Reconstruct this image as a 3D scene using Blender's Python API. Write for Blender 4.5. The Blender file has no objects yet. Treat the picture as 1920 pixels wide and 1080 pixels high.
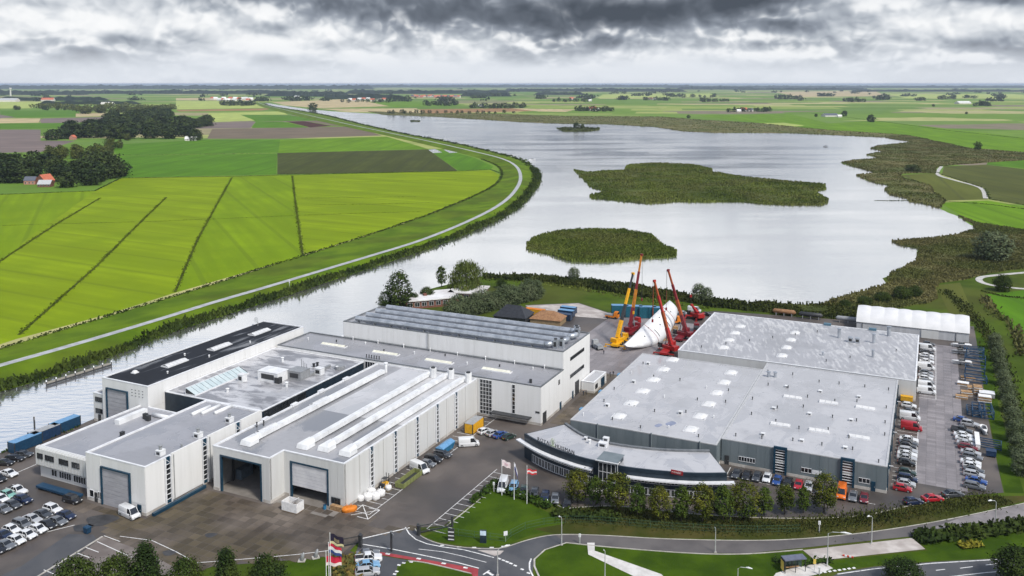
import bpy, bmesh, math, random
import numpy as np
from mathutils import Vector, Matrix, noise
S = bpy.context.scene
COL = S.collection
random.seed(7)
R = math.radians

# ------------------------------------------------------------------ camera
FPX, DH, CAMH = 1664.0, 143.0, 92.0
PITCH = math.atan(DH / FPX)
cd = bpy.data.cameras.new('camera')
cam = bpy.data.objects.new('camera', cd)
COL.objects.link(cam)
cam.location = (0, 0, CAMH)
cam.rotation_euler = (math.pi / 2 - PITCH, 0, 0)
cd.sensor_width = 36.0
cd.lens = 36.0 * FPX / 1920.0
cd.shift_y = -240.0 / 1920.0
cd.clip_start = 1.0
cd.clip_end = 200000.0
S.camera = cam

# ------------------------------------------------------------------ sun, sky, exposure
SUNV = Vector((0.42, -0.52, 0.80)).normalized()
sl = bpy.data.lights.new('sun', 'SUN')
sl.energy = 2.2
sl.angle = R(9)
sl.color = (1.0, 0.96, 0.88)
sun = bpy.data.objects.new('sun', sl)
COL.objects.link(sun)
sun.rotation_euler = (-SUNV).to_track_quat('-Z', 'Y').to_euler()
S.view_settings.view_transform = 'Standard'
S.view_settings.look = 'None'
S.view_settings.exposure = 0.7
S.view_settings.gamma = 1.0
S.view_settings.use_curve_mapping = False
S.cycles.use_denoising = True
S.cycles.max_bounces = 5
S.cycles.diffuse_bounces = 2
S.cycles.glossy_bounces = 3
S.cycles.transmission_bounces = 2
S.cycles.volume_bounces = 0
S.cycles.transparent_max_bounces = 4
S.cycles.sample_clamp_indirect = 4.0


class NT:
    """small helper to wire node trees"""
    def __init__(s, tree):
        s.t = tree
        tree.nodes.clear()

    def n(s, typ, ins=None, **kw):
        nd = s.t.nodes.new(typ)
        for k, v in kw.items():
            setattr(nd, k, v)
        for k, v in (ins or {}).items():
            if isinstance(v, bpy.types.NodeSocket):
                s.t.links.new(v, nd.inputs[k])
            else:
                nd.inputs[k].default_value = v
        return nd

    def math(s, op, a, b=0.0, c=None, clamp=False):
        i = {0: a, 1: b}
        if c is not None:
            i[2] = c
        return s.n('ShaderNodeMath', i, operation=op, use_clamp=clamp).outputs[0]

    def mix(s, f, a, b, blend='MIX'):
        nd = s.n('ShaderNodeMix', None, data_type='RGBA', blend_type=blend)
        for k, v in ((0, f), (6, a), (7, b)):
            if isinstance(v, bpy.types.NodeSocket):
                s.t.links.new(v, nd.inputs[k])
            else:
                nd.inputs[k].default_value = v if k == 0 else (v[0], v[1], v[2], 1.0)
        return nd.outputs[2]

    def ramp(s, f, stops):
        nd = s.n('ShaderNodeValToRGB', {0: f})
        el = nd.color_ramp.elements
        while len(el) < len(stops):
            el.new(0.5)
        for e, (p, c) in zip(el, stops):
            e.position = p
            e.color = (c[0], c[1], c[2], 1) if not isinstance(c, (int, float)) else (c, c, c, 1)
        return nd.outputs[0]

    def ss(s, x, a, b):
        nd = s.n('ShaderNodeMapRange', {0: x, 1: a, 2: b, 3: 0.0, 4: 1.0}, interpolation_type='SMOOTHSTEP')
        return nd.outputs[0]


W_ = bpy.data.worlds.new('World')
S.world = W_
W_.use_nodes = True
W_.cycles.sampling_method = 'MANUAL'
W_.cycles.sample_map_resolution = 256
t = NT(W_.node_tree)
tc = t.n('ShaderNodeTexCoord')
sp = t.n('ShaderNodeSeparateXYZ', {0: tc.outputs['Generated']})
zz = t.math('MAXIMUM', sp.outputs[2], 0.0)
lz = t.math('MULTIPLY', t.math('LOGARITHM', t.math('ADD', t.math('MULTIPLY', zz, 10.0), 1.0), math.e), 0.5)
vec = t.n('ShaderNodeCombineXYZ', {0: sp.outputs[0], 1: sp.outputs[1], 2: lz}).outputs[0]


def wn(scale, off, detail=9.0, rough=0.58, dist=0.0):
    m = t.n('ShaderNodeMapping', {'Vector': vec, 'Location': off})
    return t.n('ShaderNodeTexNoise', {'Vector': m.outputs[0], 'Scale': scale, 'Detail': detail, 'Roughness': rough, 'Distortion': dist}).outputs[0]


# stratocumulus: a dark shelf of flat bases high up, white heaps below it, a pale veil at the horizon
def heaps(off):
    """rounded heaps with creases between them: folded noise in three sizes"""
    acc = 0.0
    for sc, wt, zs in ((5.0, 0.75, 1.15), (12.0, 0.6, 0.75), (26.0, 0.42, 0.52), (55.0, 0.26, 0.42)):
        m = t.n('ShaderNodeMapping', {'Vector': vec, 'Location': (2.3, 1.1, 0.2 + off * zs), 'Scale': (1.0, 1.0, zs)}).outputs[0]
        no = t.n('ShaderNodeTexNoise', {'Vector': m, 'Scale': sc, 'Detail': 1.0, 'Roughness': 0.5, 'Distortion': 0.35}).outputs[0]
        acc = t.math('ADD', acc, t.math('MULTIPLY', t.math('ABSOLUTE', t.math('SUBTRACT', no, 0.5)), 2 * wt))
    return acc


big = wn(2.3, (3.0, 0.7, 0.3), 2.0, 0.5)
med = wn(5.2, (2.3, 1.1, 0.2), 2.0, 0.5, 0.4)
puff = heaps(0.0)
lit = t.math('SUBTRACT', puff, heaps(0.05))
lift = t.math('MULTIPLY', t.ss(zz, 0.052, 0.090), 0.27)
lift2 = t.math('MULTIPLY', t.ss(zz, 0.088, 0.125), -0.60)  # paler clouds above the view, added to brighten the lake's reflection
dens = t.math('ADD', t.math('ADD', t.math('MULTIPLY', t.math('SUBTRACT', big, 0.5), 1.5), t.math('MULTIPLY', t.math('SUBTRACT', med, 0.5), 1.0)),
              t.math('ADD', t.math('MULTIPLY', lit, -0.6), t.math('ADD', lift, lift2)))
cloud = t.ramp(t.math('ADD', dens, 0.325), [(0.10, (0.56, 0.57, 0.58)), (0.25, (0.45, 0.47, 0.495)), (0.40, (0.30, 0.325, 0.36)),
                                          (0.55, (0.175, 0.197, 0.232)), (0.72, (0.098, 0.113, 0.138)), (1.0, (0.050, 0.060, 0.076))])
rim = t.math('MULTIPLY', t.ss(lit, 0.0, 0.36), t.math('SUBTRACT', 1.0, t.math('MULTIPLY', t.ss(zz, 0.070, 0.095), 0.75)))
cloud = t.mix(t.math('MULTIPLY', rim, t.math('SUBTRACT', 0.9, t.math('MULTIPLY', t.ss(dens, 0.05, 0.35), 0.7))), cloud, (0.60, 0.605, 0.61))
veil = t.math('SUBTRACT', 1.0, t.ss(t.math('ADD', zz, t.math('MULTIPLY', t.math('SUBTRACT', med, 0.5), 0.02)), 0.010, 0.050))
cloud = t.mix(t.math('MULTIPLY', veil, 0.90), cloud, (0.465, 0.49, 0.53))
sky = t.n('ShaderNodeTexSky', None, sky_type='NISHITA', sun_disc=False, sun_elevation=math.asin(SUNV.z),
          sun_rotation=math.atan2(SUNV.x, SUNV.y), altitude=50.0, air_density=1.0, dust_density=1.5)
skyc = t.mix(1.0, sky.outputs[0], (0.10, 0.10, 0.10), 'MULTIPLY')
gap = t.math('MULTIPLY', t.ss(t.math('ADD', big, t.math('MULTIPLY', t.math('SUBTRACT', puff, 0.5), 0.6)), 0.80, 0.50), t.ss(zz, 0.27, 0.40))
allsky = t.mix(t.math('SUBTRACT', 1.0, t.math('MULTIPLY', gap, 0.85)), skyc, cloud)
bg = t.n('ShaderNodeBackground', {0: allsky, 1: 1.0})
t.t.links.new(bg.outputs[0], t.n('ShaderNodeOutputWorld').inputs[0])

# ------------------------------------------------------------------ where a point of the ground lies
cp, spn = math.cos(PITCH), math.sin(PITCH)
TH = R(25.45)
CT, ST = math.cos(TH), math.sin(TH)


def G(x, y, z=0.0):
    """world point at height z seen at photo position x, y (1920 x 1080)"""
    a, b = (x - 960) / FPX, -(y - 300) / FPX
    k = (z - CAMH) / (-spn + b * cp)
    return Vector((a * k, (cp + b * spn) * k, z))


def XY(u, v, z=0.0):
    """site grid (u across, v away along the halls) to world"""
    return Vector((u * CT + v * ST, -u * ST + v * CT, z))


def UV(p):
    return (p[0] * CT - p[1] * ST, p[0] * ST + p[1] * CT)


def W(x, y, z=0.0):
    return UV(G(x, y, z))


def PR(p):
    z = p[2] - CAMH
    f = p[1] * cp - z * spn
    return (960 + FPX * p[0] / f, 300 - FPX * (p[1] * spn + z * cp) / f)


def HT(bx, by, ty):
    """height of an upright standing at photo point bx, by whose top shows at row ty"""
    q = G(bx, by)
    lo, hi = 0.0, 90.0
    for _ in range(40):
        m = (lo + hi) / 2
        if PR((q.x, q.y, m))[1] > ty:
            lo = m
        else:
            hi = m
    return lo


# ------------------------------------------------------------------ mesh builder
class MB:
    def __init__(s):
        s.v, s.f, s.m = [], [], []

    def add(s, vs, fs, mi=0):
        o = len(s.v)
        s.v += [tuple(p) for p in vs]
        s.f += [tuple(i + o for i in f) for f in fs]
        s.m += [mi] * len(fs)
        return s

    def box(s, x0, x1, y0, y1, z0, z1, mi=0):
        if x1 < x0: x0, x1 = x1, x0
        if y1 < y0: y0, y1 = y1, y0
        return s.add([(x0, y0, z0), (x1, y0, z0), (x1, y1, z0), (x0, y1, z0), (x0, y0, z1), (x1, y0, z1), (x1, y1, z1), (x0, y1, z1)],
                     [(3, 2, 1, 0), (4, 5, 6, 7), (0, 1, 5, 4), (1, 2, 6, 5), (2, 3, 7, 6), (3, 0, 4, 7)], mi)

    def frus(s, x0, x1, y0, y1, z0, a0, a1, b0, b1, z1, mi=0):
        return s.add([(x0, y0, z0), (x1, y0, z0), (x1, y1, z0), (x0, y1, z0), (a0, b0, z1), (a1, b0, z1), (a1, b1, z1), (a0, b1, z1)],
                     [(3, 2, 1, 0), (4, 5, 6, 7), (0, 1, 5, 4), (1, 2, 6, 5), (2, 3, 7, 6), (3, 0, 4, 7)], mi)

    def sheet(s, pts, z=None, mi=0):
        vs = [(p[0], p[1], p[2] if z is None else z) for p in pts]
        a = sum(vs[i][0] * vs[(i + 1) % len(vs)][1] - vs[(i + 1) % len(vs)][0] * vs[i][1] for i in range(len(vs)))
        if a < 0:
            vs.reverse()
        return s.add(vs, [tuple(range(len(vs)))], mi)

    def prism(s, pts, z0, z1, mi=0):
        vs = [(p[0], p[1]) for p in pts]
        n = len(vs)
        a = sum(vs[i][0] * vs[(i + 1) % n][1] - vs[(i + 1) % n][0] * vs[i][1] for i in range(n))
        if a < 0:
            vs.reverse()
        return s.add([(x, y, z0) for x, y in vs] + [(x, y, z1) for x, y in vs],
                     [tuple(range(n))[::-1], tuple(range(n, 2 * n))] + [(i, (i + 1) % n, n + (i + 1) % n, n + i) for i in range(n)], mi)

    def tube(s, pts, rad, n=6, mi=0, caps=True):
        pts = [Vector(p) for p in pts]
        rs = rad if isinstance(rad, (list, tuple)) else [rad] * len(pts)
        vs, fs = [], []
        for i, p in enumerate(pts):
            d = (pts[min(i + 1, len(pts) - 1)] - pts[max(i - 1, 0)])
            d = d.normalized() if d.length > 1e-9 else Vector((0, 0, 1))
            a = d.cross(Vector((0, 0, 1)) if abs(d.z) < 0.9 else Vector((1, 0, 0))).normalized()
            b = a.cross(d)
            for k in range(n):
                an = 2 * math.pi * k / n
                vs.append(p + (a * math.cos(an) + b * math.sin(an)) * rs[i])
        for i in range(len(pts) - 1):
            for k in range(n):
                k2 = (k + 1) % n
                fs.append((i * n + k, i * n + k2, (i + 1) * n + k2, (i + 1) * n + k))
        if caps:
            fs.append(tuple(range(n))[::-1])
            fs.append(tuple(range((len(pts) - 1) * n, len(pts) * n)))
        return s.add(vs, fs, mi)

    def bar(s, p, q, w, h=None, mi=0):
        """square bar between two points"""
        p, q = Vector(p), Vector(q)
        h = w if h is None else h
        d = (q - p).normalized()
        a = d.cross(Vector((0, 0, 1)) if abs(d.z) < 0.95 else Vector((0, 1, 0))).normalized()
        b = a.cross(d)
        a, b = a * w / 2, b * h / 2
        return s.add([p - a - b, p + a - b, p + a + b, p - a + b, q - a - b, q + a - b, q + a + b, q - a + b],
                     [(3, 2, 1, 0), (4, 5, 6, 7), (0, 1, 5, 4), (1, 2, 6, 5), (2, 3, 7, 6), (3, 0, 4, 7)], mi)

    def ribbon(s, pts, w, z=None, mi=0):
        """flat strip along a polyline of world points"""
        pts = [Vector(p) for p in pts]
        if z is not None:
            pts = [Vector((p.x, p.y, z)) for p in pts]
        vs = []
        for i, p in enumerate(pts):
            d = pts[min(i + 1, len(pts) - 1)] - pts[max(i - 1, 0)]
            nrm = Vector((-d.y, d.x, 0)).normalized() * (w / 2)
            vs += [p + nrm, p - nrm]
        return s.add(vs, [(2 * i, 2 * i + 1, 2 * i + 3, 2 * i + 2) for i in range(len(pts) - 1)], mi)

    def xf(s, M):
        s.v = [tuple(M @ Vector(p)) for p in s.v]
        return s

    def mesh(s, name, mats, smooth=False):
        me = bpy.data.meshes.new(name)
        me.from_pydata(s.v, [], s.f)
        for m in (mats if isinstance(mats, (list, tuple)) else [mats]):
            me.materials.append(m)
        if any(s.m):
            me.polygons.foreach_set('material_index', s.m)
        if smooth:
            me.polygons.foreach_set('use_smooth', [True] * len(me.polygons))
        me.update()
        return me

    def build(s, name, mats, parent=None, smooth=False, kind=None, off=None):
        if off is not None:
            s.v = [(p[0] - off[0], p[1] - off[1], p[2]) for p in s.v]
        o = bpy.data.objects.new(name, s.mesh(name, mats, smooth))
        COL.objects.link(o)
        if parent is not None:
            o.parent = parent
        if kind:
            o['kind'] = kind
        return o


def tag(o, label, cat, group=None, kind=None):
    o['label'] = label
    o['category'] = cat
    if group: o['group'] = group
    if kind: o['kind'] = kind
    return o


def thing(name, label, cat, loc=(0, 0, 0), rz=0.0, group=None):
    o = bpy.data.objects.new(name, None)
    COL.objects.link(o)
    o.location = loc
    o.rotation_euler = (0, 0, rz)
    o.empty_display_size = 0.5
    return tag(o, label, cat, group)


def copy_tree(o, parent=None):
    c = o.copy()
    COL.objects.link(c)
    c.parent = parent
    for ch in list(o.children):
        copy_tree(ch, c)
    return c


def drop(o):
    for ch in list(o.children):
        drop(ch)
    bpy.data.objects.remove(o)


ORD = ['first', 'second', 'third', 'fourth', 'fifth', 'sixth', 'seventh', 'eighth', 'ninth', 'tenth', 'eleventh', 'twelfth', 'thirteenth',
       'fourteenth', 'fifteenth', 'sixteenth', 'seventeenth', 'eighteenth', 'nineteenth', 'twentieth', 'twenty-first', 'twenty-second']


# ------------------------------------------------------------------ materials
def mat(name, c1, c2=None, scale=0.3, rough=0.8, metal=0.0, bump=0.0, bscale=None, detail=4.0, stretch=(1, 1, 1), rot=0.0, spec=0.4,
        lo=0.35, hi=0.65, c3=None, s3=0.03, rvar=0.0, island=0.0, rnd=0.0, objcol=False, alpha=None, f3=0.7, grid=False):
    m = bpy.data.materials.new(name)
    m.use_nodes = True
    t = NT(m.node_tree)
    geo = t.n('ShaderNodeNewGeometry')
    mp = t.n('ShaderNodeMapping', {'Vector': geo.outputs['Position'], 'Rotation': (0, 0, TH + rot if grid else rot)})
    mp2 = t.n('ShaderNodeMapping', {'Vector': mp.outputs[0], 'Scale': stretch})
    ns = t.n('ShaderNodeTexNoise', {'Vector': mp2.outputs[0], 'Scale': scale, 'Detail': detail, 'Roughness': 0.6})
    f = t.ss(ns.outputs[0], lo, hi)
    if objcol:
        oi = t.n('ShaderNodeObjectInfo')
        col = oi.outputs['Color']
    else:
        col = t.mix(f, c1, c2 if c2 else c1)
    if c3:
        n3 = t.n('ShaderNodeTexNoise', {'Vector': mp.outputs[0], 'Scale': s3, 'Detail': 3.0})
        col = t.mix(t.math('MULTIPLY', t.ss(n3.outputs[0], 0.45, 0.6), f3), col, c3)
    if island or rnd:
        r = geo.outputs['Random Per Island'] if island else t.n('ShaderNodeObjectInfo').outputs['Random']
        amt = island or rnd
        val = t.math('ADD', t.math('MULTIPLY', r, 2 * amt), 1 - amt)
        hs = t.n('ShaderNodeHueSaturation', {'Value': val, 'Color': col})
        col = hs.outputs[0]
    p = t.n('ShaderNodeBsdfPrincipled', {'Base Color': col, 'Roughness': rough, 'Metallic': metal, 'Specular IOR Level': spec})
    if rvar:
        t.t.links.new(t.math('ADD', t.math('MULTIPLY', f, rvar), rough), p.inputs['Roughness'])
    if bump:
        bn = t.n('ShaderNodeTexNoise', {'Vector': mp2.outputs[0], 'Scale': bscale or scale * 4, 'Detail': 5.0})
        b = t.n('ShaderNodeBump', {'Strength': 1.0, 'Distance': bump, 'Height': bn.outputs[0]})
        t.t.links.new(b.outputs[0], p.inputs['Normal'])
    t.t.links.new(p.outputs[0], t.n('ShaderNodeOutputMaterial').inputs[0])
    return m


MT = {}


def flat(key, c, rough=0.5, metal=0.0, var=0.12, scale=1.5, spec=0.4):
    """plain paint, plastic or metal with slight wear"""
    if key not in MT:
        MT[key] = mat(key, tuple(x * (1 - var) for x in c), tuple(min(1, x * (1 + var)) for x in c), scale, rough, metal, spec=spec)
    return MT[key]
# ------------------------------------------------------------------ landscape materials
def ground_mat():
    m = bpy.data.materials.new('far_meadows')
    m.use_nodes = True
    t = NT(m.node_tree)
    geo = t.n('ShaderNodeNewGeometry')
    mp = t.n('ShaderNodeMapping', {'Vector': geo.outputs['Position'], 'Rotation': (0, 0, R(6)), 'Scale': (1 / 420.0, 1 / 260.0, 0.0)})
    vo = t.n('ShaderNodeTexVoronoi', {'Vector': mp.outputs[0], 'Scale': 1.0, 'Randomness': 0.75}, distance='CHEBYCHEV')
    sepc = t.n('ShaderNodeSeparateColor', {0: vo.outputs['Color']})
    c = t.ramp(sepc.outputs[0], [(0.0, (0.095, 0.175, 0.022)), (0.3, (0.14, 0.235, 0.030)), (0.5, (0.115, 0.20, 0.04)), (0.66, (0.25, 0.31, 0.07)),
                                 (0.84, (0.42, 0.39, 0.18)), (0.95, (0.20, 0.165, 0.12))])  # pale cells put sunshine on the distant fields into the colour
    n1 = t.n('ShaderNodeTexNoise', {'Vector': geo.outputs['Position'], 'Scale': 0.02, 'Detail': 6.0})
    c = t.mix(t.math('MULTIPLY', t.ss(n1.outputs[0], 0.4, 0.7), 0.35), c, (0.07, 0.13, 0.02))
    p = t.n('ShaderNodeBsdfPrincipled', {'Base Color': c, 'Roughness': 0.95, 'Specular IOR Level': 0.1})
    t.t.links.new(p.outputs[0], t.n('ShaderNodeOutputMaterial').inputs[0])
    return m


def water_mat():
    m = bpy.data.materials.new('lake_water')
    m.use_nodes = True
    t = NT(m.node_tree)
    geo = t.n('ShaderNodeNewGeometry')
    mp = t.n('ShaderNodeMapping', {'Vector': geo.outputs['Position'], 'Rotation': (0, 0, R(-20)), 'Scale': (0.35, 1.0, 1.0)})
    w1 = t.n('ShaderNodeTexNoise', {'Vector': mp.outputs[0], 'Scale': 0.55, 'Detail': 4.0, 'Roughness': 0.55})
    w2 = t.n('ShaderNodeTexNoise', {'Vector': geo.outputs['Position'], 'Scale': 0.012, 'Detail': 3.0})
    mp3 = t.n('ShaderNodeMapping', {'Vector': geo.outputs['Position'], 'Rotation': (0, 0, R(-12)), 'Scale': (0.003, 0.02, 1.0)})
    w3 = t.n('ShaderNodeTexNoise', {'Vector': mp3.outputs[0], 'Scale': 1.0, 'Detail': 4.0})
    calm = t.ss(t.math('ADD', w3.outputs[0], t.math('MULTIPLY', t.math('SUBTRACT', w2.outputs[0], 0.5), 0.5)), 0.38, 0.64)
    b = t.n('ShaderNodeBump', {'Strength': 1.0, 'Distance': t.math('ADD', t.math('MULTIPLY', calm, 0.09), 0.045), 'Height': w1.outputs[0]})
    ro = t.math('ADD', t.math('MULTIPLY', calm, 0.08), 0.07)
    p = t.n('ShaderNodeBsdfPrincipled', {'Base Color': (0.885, 0.885, 0.895, 1), 'Metallic': 0.93, 'Roughness': ro, 'Normal': b.outputs[0]})
    t.t.links.new(p.outputs[0], t.n('ShaderNodeOutputMaterial').inputs[0])
    return m


MT['far_meadows'] = ground_mat()
MT['lake_water'] = water_mat()


def field_mat(name, c, var=0.16, rot=0.0, scale=0.05, st=(1, 0.12, 1), dark=None, lines=9.0, amt=0.35):
    """crop or grass in swaths: tone patches, drill and wheel lines, wet hollows"""
    m = bpy.data.materials.new(name)
    m.use_nodes = True
    t = NT(m.node_tree)
    geo = t.n('ShaderNodeNewGeometry')
    mp = t.n('ShaderNodeMapping', {'Vector': geo.outputs['Position'], 'Rotation': (0, 0, rot)})
    mp2 = t.n('ShaderNodeMapping', {'Vector': mp.outputs[0], 'Scale': st})
    n1 = t.n('ShaderNodeTexNoise', {'Vector': mp2.outputs[0], 'Scale': scale, 'Detail': 6.0, 'Roughness': 0.6}).outputs[0]
    n2 = t.n('ShaderNodeTexNoise', {'Vector': mp.outputs[0], 'Scale': 0.018, 'Detail': 4.0}).outputs[0]
    n3 = t.n('ShaderNodeTexNoise', {'Vector': mp.outputs[0], 'Scale': 0.35, 'Detail': 5.0}).outputs[0]
    wv = t.n('ShaderNodeTexWave', {'Vector': mp.outputs[0], 'Scale': 0.314 / lines * 1.0, 'Distortion': 0.6, 'Detail': 2.0, 'Detail Scale': 0.3}, wave_type='BANDS', bands_direction='X').outputs[1]
    trk = t.n('ShaderNodeTexWave', {'Vector': mp.outputs[0], 'Scale': 0.314 / (lines * 3.1), 'Distortion': 0.4, 'Detail': 1.0, 'Detail Scale': 0.2}, wave_type='BANDS', bands_direction='X').outputs[1]
    col = t.mix(t.ss(n1, .35, .65), tuple(x * (1 - var) for x in c), tuple(x * (1 + var) for x in c))
    col = t.mix(t.math('MULTIPLY', t.ss(n2, .45, .62), .5), col, dark or (c[0] * .72, c[1] * .78, c[2] * .8))
    col = t.mix(t.math('MULTIPLY', t.ss(n3, .5, .72), .3), col, tuple(x * .8 for x in c))
    col = t.mix(t.math('MULTIPLY', t.ss(wv, .2, .8), amt), col, (c[0] * .80, c[1] * .84, c[2] * .9))
    col = t.mix(t.math('MULTIPLY', t.ss(trk, .96, .995), .45), col, (c[0] * .62, c[1] * .62, c[2] + .004))
    p = t.n('ShaderNodeBsdfPrincipled', {'Base Color': col, 'Roughness': 0.95, 'Specular IOR Level': 0.1})
    t.t.links.new(p.outputs[0], t.n('ShaderNodeOutputMaterial').inputs[0])
    return m


FM = {
    'lush': field_mat('lush_meadow', (0.160, 0.245, 0.003), rot=R(-25)),
    'lush2': field_mat('cut_meadow', (0.185, 0.258, 0.004), rot=R(-62)),
    'rough': field_mat('rough_pasture', (0.092, 0.105, 0.020), rot=R(20), amt=0.1),
    'sedge': field_mat('sedge_meadow', (0.078, 0.088, 0.020), rot=R(0), amt=0.1),
    'green': field_mat('green_field', (0.078, 0.180, 0.008), rot=R(5)),
    'green2': field_mat('bright_field', (0.115, 0.220, 0.008), rot=R(5)),
    'olive': field_mat('maize_field', (0.058, 0.068, 0.016), rot=R(0)),
    'brown': field_mat('stubble_field', (0.165, 0.130, 0.090), rot=R(80)),
    'mauve': field_mat('ploughed_field', (0.185, 0.145, 0.130), rot=R(85)),
    'maroon': field_mat('bare_soil', (0.065, 0.026, 0.022)),
    'sand': field_mat('ripe_field', (0.46, 0.37, 0.20)),
    'pale': field_mat('pale_field', (0.36, 0.42, 0.11)),  # pale crop tone with distant sunshine put into the colour
    'orange': field_mat('orange_field', (0.30, 0.17, 0.08)),
    'grassland': mat('grassland', (0.040, 0.068, 0.006), (0.070, 0.110, 0.010), 0.05, 0.95, spec=0.1, detail=7.0, c3=(0.075, 0.070, 0.018), s3=0.02, f3=0.45),
    'lawn': mat('mown_lawn', (0.027, 0.056, 0.003), (0.050, 0.092, 0.004), 0.12, 0.95, spec=0.1, detail=6.0, bump=0.05, bscale=3.0),
    'verge': mat('rough_verge', (0.036, 0.046, 0.007), (0.070, 0.062, 0.018), 0.10, 0.95, spec=0.1, detail=7.0, bump=0.08, bscale=2.0),
}

# ------------------------------------------------------------------ ground and water
MB().sheet([(-90000, -300, 0), (90000, -300, 0), (90000, 120000, 0), (-90000, 120000, 0)]).build('ground', MT['far_meadows'], kind='structure')


def gp(pts, z=0.0):
    return [G(x, y, 0.0) + Vector((0, 0, z)) for x, y in pts]


STN = [((-150, 700), (-150, 727), (-150, 775)), ((0, 654), (0, 685), (0, 735)), ((100, 624), (100, 657), (95, 707)), ((200, 594), (200, 628), (200, 672)),
       ((300, 564), (300, 598), (310, 628)), ((400, 533), (400, 567), (420, 592)), ((500, 501), (500, 538), (520, 560)), ((600, 470), (600, 508), (620, 527)),
       ((700, 438), (700, 478), (725, 493)), ((800, 404), (790, 450), (820, 460)), ((860, 380), (870, 418), (895, 430)), ((905, 360), (930, 388), (950, 402)),
       ((932, 343), (962, 362), (990, 370)), ((941, 325), (976, 335), (1010, 335)), ((930, 310), (968, 312), (998, 312)), ((895, 296), (940, 297), (970, 297)),
       ((850, 284), (885, 283), (915, 283)), ((780, 267), (815, 267), (850, 268)), ((700, 249), (725, 248), (755, 250)), ((620, 232), (645, 231), (670, 231)),
       ((550, 216), (570, 214), (600, 214)), ((490, 200), (498, 197), (517, 201)), ((478, 193), (484, 192), (495, 195))]


def spline(pts, n=6):
    """Catmull-Rom through points"""
    out = []
    P = [Vector(p) for p in pts]
    for i in range(len(P) - 1):
        a, b, c, d = P[max(i - 1, 0)], P[i], P[i + 1], P[min(i + 2, len(P) - 1)]
        for k in range(n):
            s = k / n
            out.append(0.5 * ((2 * b) + (c - a) * s + (2 * a - 5 * b + 4 * c - d) * s * s + (3 * b - a - 3 * c + d) * s ** 3))
    return out + [P[-1]]


CREST = 2.4
DI = spline([G(*s[0]) for s in STN])
DP = spline([G(s[1][0], s[1][1], CREST) for s in STN])
DO = spline([G(*s[2]) for s in STN])


def jag(pts, amp, step=6.0, seed=0.0):
    """refine a world polyline and wobble it so a shore is not ruled"""
    out = []
    for a, b in zip(pts[:-1], pts[1:]):
        n = max(1, min(30, int((b - a).length / step)))
        d = (b - a).normalized()
        nr = Vector((-d.y, d.x, 0))
        for k in range(n):
            p = a.lerp(b, k / n)
            w = noise.noise(Vector((p.x * 0.03, p.y * 0.03, seed))) + 0.6 * noise.noise(Vector((p.x * 0.11, p.y * 0.11, seed + 5)))
            out.append(p + nr * w * amp)
    return out + [pts[-1]]


FARBANK = [(500, 193), (530, 198), (580, 205), (640, 210), (720, 214), (820, 218), (900, 222), (980, 227), (1060, 230), (1140, 230), (1180, 232), (1230, 235), (1280, 243),
           (1340, 246), (1420, 247), (1490, 247), (1500, 250), (1580, 252), (1640, 254), (1660, 257), (1712, 267), (1650, 273), (1630, 279), (1662, 284), (1625, 291),
           (1650, 296), (1575, 305), (1645, 324), (1605, 329), (1630, 340), (1668, 349), (1660, 358), (1672, 365), (1700, 372), (1707, 379), (1730, 381), (1760, 390), (1792, 404),
           (1838, 432), (1790, 441), (1740, 448), (1675, 453), (1690, 461), (1722, 466), (1714, 485), (1722, 490), (1690, 503), (1655, 522), (1664, 531), (1630, 545), (1560, 562),
           (1540, 572), (1450, 572), (1400, 570), (1330, 563), (1250, 548), (1170, 538), (1100, 530), (1060, 524), (1000, 520), (950, 516), (905, 517), (870, 527),
           (800, 543), (760, 553), (715, 572)]
fb = [G(*p) for p in FARBANK]
fb = jag(fb, 1.6, 5.0, 3.0)
WZ = 0.03
quay = [XY(-176, 254), XY(-203.5, 246), XY(-203.5, 200), XY(-206.0, 199.5), XY(-206.0, 163.0), G(150, 797), G(20, 842), G(-150, 905)]
wp = list(DO) + fb + quay
MB().sheet([(p.x, p.y, WZ) for p in wp]).build('water', MT['lake_water'], kind='structure')

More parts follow.
